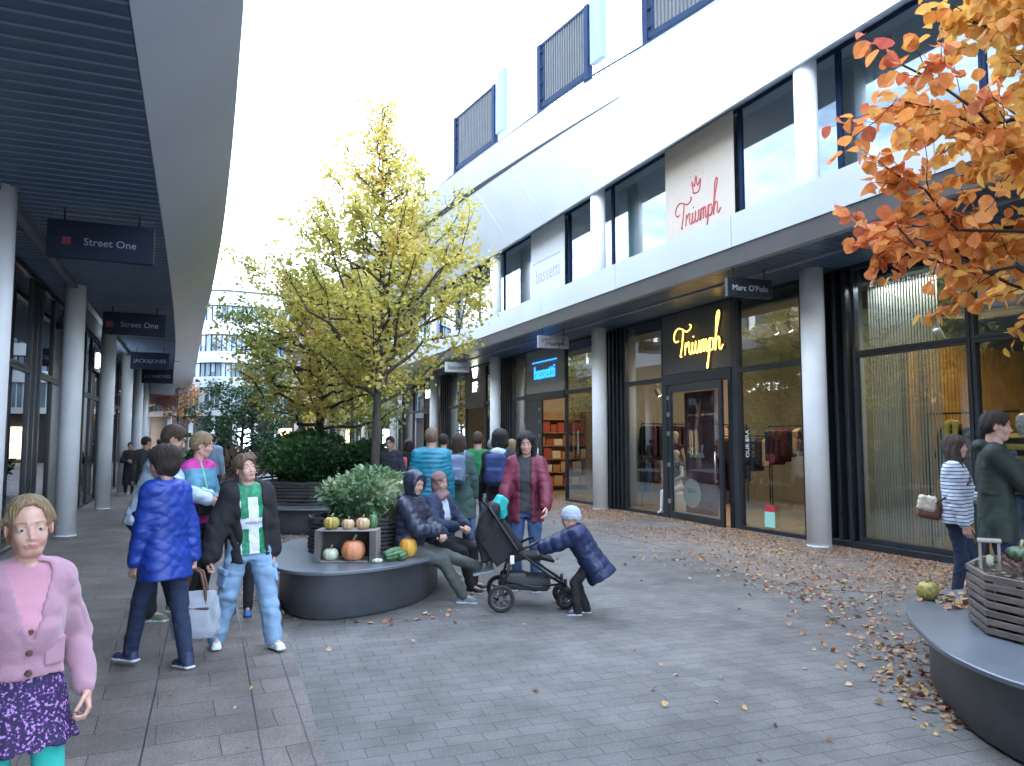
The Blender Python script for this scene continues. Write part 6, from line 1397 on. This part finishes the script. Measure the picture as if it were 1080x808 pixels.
rs0 = rect_bag('brown paper carrier bag with red edge held at the lower left corner', (gx_-.36, gy_-.62, .42), 30, .30, .12, .34, mat('kraft_paper', (.40, .26, .16), rough=.7, var=.15), mat('red_edge', (.5, .06, .04), rough=.6), .14)
# 2 woman in the blue quilted jacket
bx_, by_ = P_(180, 5.42)
c_blue = cloth('royal_blue_quilt', (.012, .045, .30), bump=.15, bs=300, rough=.45, var=.15)
bw, J = person('woman in royal blue quilted jacket seen from behind with a handbag', 1.56, (bx_, by_), 38, det=0, fem=True, w=.98, head=(38, -8, 0), skin=sk, hair=('bob', h_db), lean=3,
    feet={1: (.05, -.10, 0, -6, -4), -1: (-.045, .17, 0, 10, 0)}, hands={1: (.135, -.03, .455), -1: (-.115, .07, .425)}, curl={1: 1.3, -1: .6}, hdir={1: (0, 0, -1)},
    top=dict(m=c_blue, t=.022, hem=-.115, flare=1.12, sleeve=1.02, collar=.022, wr=.006, fine=1, post=quilt(.085, .006), belly=.05), trou=dict(m=c_dkj, t=.007, hem=1.25, knee=1.05), shoes=(s_nv, s_so))
h = J['wr', 1]; hw = J['root'].matrix_world if False else Matrix.Translation((bx_, by_, 0)) @ Matrix.Rotation(R_(38), 4, 'Z'); q = hw @ Vector(h+J['hd'][1]*.085)
rect_bag('light grey canvas handbag with brown straps carried by the woman in blue', (q.x+.02, q.y, q.z-.155-.335), -18, .33, .15, .33, mat('grey_canvas', (.36, .39, .44), rough=.8, var=.15, bump=.3, bscale=200), mat('brown_leather', (.11, .05, .03), rough=.5), .16)
# 3 man leaning behind her
mx_, my_ = P_(172, 6.9)
person('man in pale blue sweater leaning to the right behind the woman in blue', 1.78, (mx_, my_), -100, det=1, w=1.05, lean=17, head=(6, -22, 0), skin=sk_m, hair=('short', h_br), pelvis=(-.0, -.08, .52),
    feet={1: (.06, -.02, 0, -8, 0), -1: (-.06, .08, 0, 8, 0)}, hands={1: (.10, .25, .60), -1: (-.14, .22, .60)}, elb={1: (.6, -1, -.4), -1: (-.6, -1, -.3)}, curl=.8, top=dict(m=cloth('pale_blue_sweater', (.50, .60, .74)), t=.02, hem=-.05, sleeve=1.2, wr=.010, name='sweater'), trou=dict(m=c_blk, t=.01, hem=1.3), shoes=(mat('olive_shoe', (.12, .16, .10), rough=.7), s_so))
# 4 blonde woman in teal and magenta jacket
tx_, ty_ = P_(211, 7.35)
c_teal = cloth('teal_shell', (.09, .27, .38), rough=.6); c_mag = cloth('magenta_shell', (.55, .03, .28), rough=.6)
def rg_tm(x, y, z, p, J, H): return ((z < .075) | (z > .275)).astype(int)
tw, J = person('blonde woman in teal and magenta windbreaker looking to the right', 1.68, (tx_, ty_), -128, det=1, fem=True, w=1.02, head=(28, -8, 0), skin=sk_l, hair=('shortf', h_bl), iris=ir_b,
    hands={1: (.06, .22, .62), -1: (-.15, .07, .46)}, elb={1: (.6, -1, -.3), -1: (-.4, -1, -.1)}, top=dict(m=c_teal, ms=[c_mag], region=rg_tm, t=.018, hem=-.04, sleeve=1.1, collar=.03, wr=.008), trou=dict(m=c_blk, t=.01, hem=1.1), shoes=(s_bk, s_so))
s = Sdf(); s.box(J['Pv']+V3(.06, .16, .07), (.11, .035, .055), .03, rotm(-.3)); sdf_obj('belt_bag', s, .01, mat('black_nylon', (.012, .012, .014), rough=.5), tw, wr=.004)
mb = MB(); mb.tube([Vector(J['neck']+V3(.05, .06, .0)), Vector(J['Pv']+V3(.07, .15, .3)), Vector(J['Pv']+V3(.07, .17, .1))], .012, 6); mb.build('lanyard', mat('green_lanyard', (.2, .45, .3), rough=.6), tw)
# 5 boy in green and white jersey
ox, oy = P_(266, 5.95)
def rg_j(x, y, z, p, J, H):
    g = (((x > .022) & (x < .058)) | ((x < -.030) & (x > -.075))) & ~((z > .10) & (z < .155) & (y > 0)); return (g | (z > .262)).astype(int)
c_grn = cloth('green_jersey', (.01, .27, .12), bump=.1, rough=.6, vs=30, var=.5); c_wht = cloth('white_jersey', (.66, .69, .74), bump=.1, rough=.6)
boy, J = person('boy in green and white jersey with open black jacket and baggy pale jeans', 1.49, (ox, oy), 196, det=0, w=.96, hk=1.09, side=3, head=(10, 10, 9), skin=sk_l, hair=('boy', h_lb), iris=ir_b, brow=h_lb,
    feet={1: (.12, -.10, 0, -18, 0), -1: (-.10, .12, 0, 8, 0)}, hands={1: (.20, -.0, .47), -1: (-.13, -.0, .455)}, elb={1: (1, -.5, .0), -1: (-.6, -.7, 0)}, curl=.6,
    under=dict(m=c_wht, ms=[c_grn], region=rg_j, t=.022, hem=-.03, flare=1.1, sleeve=1.1, arm=.0, wr=.006, name='jersey', fine=1), top=dict(m=c_blk, t=.034, hem=-.07, flare=1.06, sleeve=1.35, cuff=1.1, collar=.012, open=.058, wr=.010, wf=9),
    trou=dict(m=c_lj, t=.018, knee=1.2, hem=1.55, wr=.011, wf=12, pockets=1), shoes=(s_wh, s_so))
tm_ = text_mesh('jersey_print', 'WENSLEY', .030, mat('sign_dark_text', (.02, .02, .025), rough=.5), boy, J['Pv']+J['ax']*.13*1.49+J['sf']*.128, (R_(92), 0, PI), extrude=.001)
# 6 child mostly hidden behind the boy
hx, hy = P_(259, 7.1)
person('person in dark clothes almost hidden behind the boy with blue trainers', 1.48, (hx, hy), 170, det=2, hk=1.02, skin=sk, hair=('short', h_bk), feet={1: (.05, 0, 0, -6, 0), -1: (-.05, .05, 0, 8, 0)}, top=dict(m=c_blk, t=.018, hem=-.06), trou=dict(m=c_blk, t=.01), shoes=(mat('blue_shoe', (.03, .14, .4), rough=.6), s_nv))
# 10, 11 couple seated on the pumpkin bench
def seated(label, x, y, rz, feet, **k): return person(label, loc=(x, y), rz=rz, feet=feet, z=0, **k)
c_puf = cloth('navy_puffer', (.026, .032, .058), bump=.1, rough=.42)
seated('man in dark hooded puffer jacket sitting cross legged on the bench', 2.03, 7.52, -124, {1: (.03, .36, 0, -6, 0), -1: (.06, .50, .17, -10, 14)}, H=1.63, det=0, pelvis=(0, .0, .308), lean=3, twist=-6, head=(-30, -12, 0), skin=sk, hair=('hood', c_puf), w=1.1, iris=mat('iris_brown', (.09, .05, .03), rough=.2),
    knee={1: (.1, .5, 1), -1: (.1, .5, 1)}, hands={1: (.0, .20, .42), -1: (-.02, .215, .405)}, elb={1: (1, -.6, -.3), -1: (-1, -.6, -.3)}, hdir={1: (-1, .35, -.15), -1: (1, .4, -.15)}, palm={1: (0, -.3, -1), -1: (0, -.3, -1)}, curl=.6, brow=h_gr,
    top=dict(m=c_puf, t=.026, hem=-.035, sleeve=1.2, rid=(.075, .007), hoodback=1, wr=.008, belly=.08), trou=dict(m=cloth('grey_green_trousers', (.075, .082, .075)), t=.010, hem=1.2, wr=.007), shoes=(s_gy, s_so))
seated('woman in dusty pink headscarf and open navy coat sitting beside the hooded man', 2.47, 7.98, -140, {1: (.03, .30, 0, -6, 0), -1: (-.09, .25, 0, 10, 0)}, H=1.56, det=0, fem=True, pelvis=(0, .0, .325), lean=2, head=(-14, -2, 4), skin=sk_m, hair=('scarf', cloth('dusty_mauve_scarf', (.21, .125, .125))), w=1.08, brow=h_db,
    knee={1: (.1, .5, 1), -1: (-.1, .5, 1)}, hands={1: (.07, .20, .44), -1: (-.06, .21, .43)}, elb={1: (1, -.6, -.4), -1: (-1, -.6, -.4)}, palm={1: (-.3, 0, -1), -1: (.3, 0, -1)}, hdir={1: (-.8, .6, -.2), -1: (.8, .6, -.2)},
    under=dict(m=cloth('pale_blue_shirt', (.50, .56, .66)), t=.014, hem=-.02, sleeve=.8, wr=.005, name='shirt'), top=dict(m=c_nav, t=.028, hem=-.03, sleeve=1.15, open=.042, wr=.008), trou=dict(m=c_blk, t=.010, hem=1.2), shoes=(s_bk, s_so))
# 12 woman in maroon
wx_, wy_ = P_(555, 8.25)
c_mar = cloth('maroon_shell', (.16, .016, .045), rough=.6)
person('woman with long dark hair in open maroon jacket standing behind the pushchair', 1.70, (wx_, wy_), 150, det=0, fem=True, w=1.05, head=(4, -12, 0), skin=sk_l, hair=('long', h_bk), brow=h_bk, feet={1: (.06, 0, 0, -8, 0), -1: (-.06, .04, 0, 8, 0)},
    hands={1: (.15, .12, .50), -1: (-.14, .17, .53)}, elb={1: (.5, -1, -.2), -1: (-.8, -1, -.2)}, under=dict(m=c_char, t=.010, hem=-.03, sleeve=.8, wr=.004, name='jumper'), top=dict(m=c_mar, t=.026, hem=-.09, flare=1.08, sleeve=1.12, open=.036, hoodback=1, collar=.01, wr=.008), trou=dict(m=c_jean, t=.007), shoes=(s_bk, s_so))
# 13 toddler at the pushchair
cx_, cy_ = P_(617, 7.08)
c_dp = cloth('dark_blue_puffer', (.012, .022, .075), rough=.5, bump=.1)
person('small child in navy padded coat and pale beanie bending towards the pushchair', 1.06, (cx_, cy_), 62, det=0, fem=False, w=1.3, hk=1.42, pelvis=(0, -.06, .46), lean=31, head=(0, -6, 0), skin=sk_l, hair=('beanie', knit_mat('pale_blue_knit', (.40, .45, .52), 150)),
    feet={1: (.05, .0, 0, -8, 0), -1: (-.05, .08, 0, 6, 0)}, hands={1: (.08, .46, .53), -1: (-.03, .50, .52)}, elb={1: (.6, .0, -1), -1: (-.6, 0, -1)}, curl=.7, hdir={1: (0, 1, -.5), -1: (0, 1, -.5)}, palm={1: (0, -.5, -1), -1: (0, -.5, -1)},
    top=dict(m=c_dp, t=.075, hem=-.16, flare=1.3, sleeve=1.05, rid=(.085, .006), hoodback=1, wr=.006, belly=.05), trou=dict(m=c_blk, t=.012, hem=1.4), shoes=(s_nv, s_so))
# 14 ... group walking away
def walk(a=.11): return {1: (.05, a, 0, -5, 0), -1: (-.05, -a, .01, 5, -12)}
ax_, ay_ = P_(455, 10.1); c_tq = cloth('turquoise_puffer', (.01, .20, .30), rough=.5, bump=.1)
person('man in turquoise quilted jacket walking away behind the seated woman', 1.77, (ax_, ay_), -20, det=1, w=1.12, head=(0, 0, 0), skin=sk, hair=('short', hair_mat('hair_sandy', (.22, .14, .09), (.12, .08, .05))), feet=walk(), top=dict(m=c_tq, t=.028, hem=-.06, sleeve=1.2, rid=(.062, .008), collar=.02, wr=.006), trou=dict(m=c_nav, t=.012), shoes=(s_bk, s_so))
ax_, ay_ = P_(484, 10.7)
bp, J = person('woman with long brown hair and grey blue backpack walking away in a grey green coat', 1.70, (ax_, ay_), -28, det=1, fem=True, w=1.1, skin=sk, hair=('long', h_br), feet=walk(), top=dict(m=cloth('grey_green_coat', (.06, .115, .105)), t=.024, hem=-.22, flare=1.45, sleeve=1.15, collar=.012, wr=.008), trou=dict(m=c_dkj, t=.008), shoes=(s_wh, s_so))
def backpack(J, root, m, k=1.):
    s = Sdf(); R = np.stack([J['sr'], J['sf'], J['ax']], 1); c = J['neck']-J['ax']*.22-J['sf']*(.225); s.box(c, (.135*k, .075, .20*k), .06, R, k=.03); s.box(c-J['ax']*.07*k-J['sf']*.07, (.10*k, .035, .09*k), .03, R, k=.02); sdf_obj('backpack', s, .012, m, root, wr=.006)
    for q in (1, -1):
        n_ = J['neck']; a = n_+J['sr']*q*.10; mb = MB(); mb.tube([Vector(a-J['ax']*.05-J['sf']*.15), Vector(a+J['ax']*.03-J['sf']*.06), Vector(a+J['ax']*.02+J['sf']*.05), Vector(a+J['sr']*q*.03-J['ax']*.12+J['sf']*.13), Vector(a+J['sr']*q*.05-J['ax']*.25+J['sf']*.06), Vector(a+J['sr']*q*.03-J['ax']*.33-J['sf']*.13)], .018, 6); mb.build('backpack_strap', m, root)
backpack(J, bp, cloth('grey_blue_nylon', (.17, .22, .33)))
ax_, ay_ = P_(504, 11.6)
person('man in bright green jacket walking away between the walkers', 1.74, (ax_, ay_), -22, det=1, w=1.02, skin=sk, hair=('short', h_br), feet=walk(), top=dict(m=cloth('green_fleece', (.005, .17, .055)), t=.018, hem=-.05, collar=.02, wr=.008), trou=dict(m=c_jean, t=.010), shoes=(s_bk, s_so))
ax_, ay_ = P_(519, 12.9)
person('grey haired person in grey jacket walking away right of the man in green', 1.63, (ax_, ay_), -30, det=2, skin=sk, hair=('grey', h_gr), feet=walk(), top=dict(m=cloth('slate_jacket', (.06, .085, .09)), t=.018, hem=-.05), trou=dict(m=c_char, t=.01), shoes=(s_bk, s_so))
ax_, ay_ = P_(527, 9.6)
dp, J = person('dark haired person in black with navy backpack and pale hood walking away', 1.74, (ax_, ay_), -35, det=1, w=1.0, head=(10, 0, 0), skin=sk, hair=('bob', h_bk), feet=walk(), hands={1: (.15, .02, .47), -1: (-.16, .1, .44)}, under=dict(m=cloth('pale_grey_hoodie', (.42, .48, .56)), t=.012, hem=-.04, hoodback=1, name='hoodie'), top=dict(m=c_blk, t=.022, hem=-.08, wr=.008), trou=dict(m=c_dkj, t=.01), shoes=(s_bk, s_so))
backpack(J, dp, cloth('navy_nylon', (.03, .05, .16)), 1.)
ax_, ay_ = P_(468, 13.2)
person('man in black jacket walking beyond the turquoise jacket', 1.72, (ax_, ay_), -20, det=2, skin=sk, hair=('short', h_db), feet=walk(), top=dict(m=c_blk, t=.02, hem=-.05), trou=dict(m=c_char, t=.01), shoes=(s_bk, s_so))
ax_, ay_ = P_(540, 14.5)
person('fair haired woman in beige jacket walking beyond the maroon one', 1.62, (ax_, ay_), -25, det=2, fem=True, skin=sk_l, hair=('bob', h_bl), feet=walk(), top=dict(m=cloth('beige_jacket', (.4, .36, .3)), t=.02, hem=-.05), trou=dict(m=c_dkj, t=.01), shoes=(s_bk, s_so))
ax_, ay_ = P_(412, 13.6)
person('man in dark jacket and pale trousers walking towards the bushes', 1.68, (ax_, ay_), 150, det=1, w=1.08, head=(0, -4, 0), skin=sk_m, hair=('short', h_bk), feet=walk(), hands={1: (.13, .02, .50), -1: (-.17, .08, .50)}, top=dict(m=cloth('dark_navy_jacket', (.022, .026, .04)), t=.024, hem=-.05, wr=.008), trou=dict(m=cloth('pale_grey_trousers', (.33, .37, .43)), t=.012), shoes=(s_bk, s_so))
ax_, ay_ = P_(431, 16.5)
person('woman in black with a pink bag beside the shop columns', 1.62, (ax_, ay_), -10, det=2, fem=True, skin=sk, hair=('long', h_db), feet=walk(), top=dict(m=c_blk, t=.02, hem=-.06), trou=dict(m=c_blk, t=.01), shoes=(s_bk, s_so))
b = Sdf(); b.box((0, 0, 0), (.12, .06, .13), .04); b = sdf_obj('shoulder_bag', b, .02, mat('coral_bag', (.62, .12, .14), rough=.6), None, wr=.004); q = P_(424, 16.3); b.location = (q[0], q[1], 1.12); tag(b, 'coral pink shoulder bag carried by the distant woman in black', 'bag')
ax_, ay_ = P_(390, 17.5)
person('person in brown coat walking behind the yellow tree trunk', 1.66, (ax_, ay_), 160, det=2, fem=True, skin=sk, hair=('long', h_br), feet=walk(), top=dict(m=cloth('brown_coat', (.10, .055, .04)), t=.024, hem=-.16, flare=1.2), trou=dict(m=c_char, t=.01), shoes=(s_bk, s_so))
ax_, ay_ = P_(357, 19.3)
person('woman in dark green top and open dark coat looking left over the hedge', 1.74, (ax_, ay_), 110, det=2, fem=True, skin=sk_l, hair=('long', h_br), feet=walk(), under=dict(m=cloth('dark_green_top', (.01, .07, .04)), t=.014, hem=-.05, name='top'), top=dict(m=c_char, t=.026, hem=-.12, open=.05), trou=dict(m=c_dkj, t=.01), shoes=(s_bk, s_so))
ax_, ay_ = P_(314, 26)
person('person in bright blue jacket far behind the hedge', 1.66, (ax_, ay_), 120, det=3, skin=sk, hair=('short', h_br), top=dict(m=cloth('bright_blue', (.01, .07, .42)), t=.02, hem=-.06), trou=dict(m=c_wht, t=.01), shoes=(s_bk, s_so))
# left side, far
ax_, ay_ = P_(139, 22.5)
person('woman in long black coat standing in front of a left hand column', 1.56, (ax_, ay_), 185, det=2, fem=True, skin=sk, hair=('short', h_bk), hands={1: (.02, .13, .62), -1: (-.03, .12, .64)}, elb={1: (1, -.3, -.6), -1: (-1, -.3, -.6)}, top=dict(m=c_blk, t=.022, hem=-.34, flare=1.25), trou=dict(m=c_blk, t=.01), shoes=(s_bk, s_so))
ax_, ay_ = P_(156, 15.5)
person('man in dark grey jacket walking away along the left columns', 1.69, (ax_, ay_), -5, det=2, skin=sk, hair=('short', h_db), feet=walk(), head=(-60, 0, 0), top=dict(m=c_char, t=.024, hem=-.05), trou=dict(m=c_dkj, t=.01), shoes=(s_bk, s_so))
ax_, ay_ = P_(169, 27)
person('distant person in dark brown coat right of the left hand columns', 1.66, (ax_, ay_), 0, det=3, skin=sk, hair=('short', h_db), top=dict(m=cloth('dark_brown', (.035, .025, .02)), t=.024, hem=-.1), trou=dict(m=c_blk, t=.01), shoes=(s_bk, s_so))
ax_, ay_ = P_(177, 32)
person('distant person in black jacket farthest along the left side', 1.7, (ax_, ay_), 0, det=3, skin=sk, hair=('short', h_bk), top=dict(m=c_blk, t=.024, hem=-.06), trou=dict(m=c_blk, t=.01), shoes=(s_bk, s_so))
ax_, ay_ = P_(225, 17.2)
person('man in light blue hooded top walking away beyond the blonde woman', 1.76, (ax_, ay_), -30, det=2, w=1.05, skin=sk, hair=('short', h_bk), feet=walk(), top=dict(m=cloth('light_blue_top', (.36, .48, .66)), t=.024, hem=-.05, hoodback=1), trou=dict(m=c_jean, t=.01), shoes=(s_wh, s_so))
ax_, ay_ = P_(243, 21)
person('person in black jacket and blue jeans beside the dry grasses', 1.5, (ax_, ay_), -60, det=3, skin=sk, hair=('short', h_bk), top=dict(m=c_blk, t=.024, hem=-.04), trou=dict(m=c_jean, t=.01), shoes=(s_wh, s_so))
# 23, 24 couple at the right
ax_, ay_ = P_(1004, 7.5)
c_str = stripe_mat('blue_white_stripes', (.62, .68, .78), (.03, .06, .18), 29)
sw_, J = person('woman in blue and white striped sweatshirt with a shoulder bag at the right', 1.66, (ax_, ay_), -150, det=0, fem=True, w=1.25, head=(10, 2, 0), skin=sk_l, hair=('long', h_br), hands={1: (.15, .06, .46), -1: (-.15, .16, .60)}, palm={1: (-1, 0, 0), -1: (1, 0, 0)},
    feet={1: (.055, -.02, 0, -6, 0), -1: (-.055, .08, 0, 6, 0)}, top=dict(m=c_str, t=.016, hem=-.04, sleeve=1.15, wr=.007, name='sweatshirt', belly=.08), trou=dict(m=c_dkj, t=.006), shoes=(s_wh, s_so))
s = Sdf(); s.box(J['Pv']+V3(.10, -.22, .06), (.07, .11, .10), .05, rotm(.3, -.2)); sdf_obj('shoulder_bag', s, .01, mat('tan_leather', (.16, .07, .04), rough=.5), sw_, wr=.004)
s = Sdf(); s.box(J['Pv']+V3(.17, -.23, .12), (.03, .085, .075), .03, rotm(.3, -.2)); sdf_obj('fur_flap', s, .008, mat('cream_fur', (.62, .55, .44), rough=1, bump=1, bscale=80), sw_, wr=.01, wf=40)
mb = MB(); mb.tube([Vector(J['Pv']+V3(.14, -.16, .12)), Vector(J['Pv']+V3(.19, .02, .24)), Vector(J['Pv']+V3(.14, .15, .34)), Vector(J['neck']+V3(-.04, .11, -.10)), Vector(J['neck']+V3(-.1, .02, -.0))], .012, 6); mb.build('bag_strap', MATS['brown_leather'], sw_)
ax_, ay_ = P_(1046, 6.55)
c_dg = cloth('dark_green_parka', (.018, .032, .026), rough=.7)
mm, J = person('dark haired man in dark green hooded parka and glasses at the right edge', 1.86, (ax_, ay_), -143, det=0, w=1.08, head=(-2, -3, 0), skin=sk_l, hair=('short', h_db), hands={1: (.05, .24, .60), -1: (-.06, .27, .615)}, elb={1: (.7, -1, -.6), -1: (-.7, -1, -.6)}, hdir={1: (-.4, 1, .2), -1: (.4, 1, .2)}, palm={1: (-.8, 0, .5), -1: (.8, 0, .5)}, curl=.8,
    top=dict(m=c_dg, t=.024, hem=-.12, sleeve=1.15, collar=.03, hoodback=1, wr=.010, wf=9), trou=dict(m=c_dkj, t=.01), shoes=(s_bk, s_so))
hc, Rh, k = J['hc'], J['Rh'], J['k']; mb = MB()
for q in (-1, 1):
    mb.tube([Vector(hc+Rh@(V3(q*.033+.021*math.cos(a), .098, .002+.016*math.sin(a))*k)) for a in [2*PI*i/14 for i in range(14)]], .0014, 5, closed=True); mb.tube([Vector(hc+Rh@(V3(q*.054, .096, .006)*k)), Vector(hc+Rh@(V3(q*.08, .0, .008)*k))], .0014, 5)
mb.tube([Vector(hc+Rh@(V3(-.012, .1, .004)*k)), Vector(hc+Rh@(V3(.012, .1, .004)*k))], .0014, 5); mb.build('glasses', mat('dark_metal_wire', (.03, .03, .03), rough=.3), mm)
# mannequins
def manne(label, m, **k):
    r, J = person(label, skin=m, hair=(None, m), lips=m, brow=m, iris=m, **k); r.name = 'mannequin'; r['category'] = 'mannequin'
    for c in [o for o in bpy.data.objects if o.parent is r and o.name.startswith('eye')]: bpy.data.objects.remove(c)
    return r, J
m_be = mat('mannequin_beige', (.55, .42, .33), rough=.4); m_wh = mat('mannequin_white', (.66, .66, .66), rough=.4)
r, J = manne('standing beige mannequin in dark underwear behind the left display window', m_be, H=1.72, loc=(9.85, 14.0), rz=120, det=2, fem=True, z=.1, under=dict(m=cloth('wine_underwear', (.07, .015, .04)), t=.006, hem=.14, arm=0, sleeve=.0, name='bra'), trou=dict(m=cloth('slip_black', (.02, .02, .03)), t=.004, len=.02, knee=.6, wr=0, name='slip'))
r, J = manne('seated white mannequin with bare legs behind the left display window', m_wh, H=1.66, loc=(9.6, 13.62), rz=110, det=2, fem=True, z=.05, pelvis=(0, 0, .34), knee={1: (0, .5, 1), -1: (0, .5, 1)}, feet={1: (.06, .26, 0, 0, 0), -1: (-.04, .24, 0, 0, 0)}, hands={1: (.08, .18, .42), -1: (-.06, .2, .42)}, elb={1: (1, -.4, -.2), -1: (-1, -.4, -.2)}, under=dict(m=cloth('grey_blue_top', (.16, .2, .28)), t=.006, hem=.1, arm=0, sleeve=.0, name='bra'))
s = Sdf(); s.box((0, 0, 0), (.2, .2, .24), .03); o = sdf_obj('display_cube', s, .03, m_wh, None); o.location = (9.62, 13.66, .27); tag(o, 'white display cube under the seated mannequin', 'plinth')
ys_ = stripe_mat('yellow_black_blocks', (.45, .30, .08), (.02, .02, .025), 6.5, thr=.5)
manne('mannequin in yellow and black striped padded jacket at the right edge window', m_wh, H=1.86, loc=(9.8, 6.32), rz=95, det=2, z=.1, top=dict(m=ys_, t=.035, hem=-.08, rid=(.1, .01), sleeve=1.3, collar=.03), trou=dict(m=c_jean, t=.012))
# ================================================================= render settings
scene.render.engine = 'CYCLES'
scene.cycles.use_denoising = True
try: scene.cycles.denoiser = 'OPENIMAGEDENOISE'
except Exception: pass
scene.cycles.max_bounces = 8; scene.cycles.transparent_max_bounces = 24; scene.cycles.diffuse_bounces = 4; scene.cycles.glossy_bounces = 4
scene.cycles.use_adaptive_sampling = True; scene.cycles.adaptive_threshold = .02
scene.cycles.sample_clamp_indirect = 6.
scene.view_settings.view_transform = 'Standard'; scene.view_settings.look = 'None'; scene.view_settings.gamma = 1; scene.view_settings.use_curve_mapping = False
scene.view_settings.exposure = 2.78
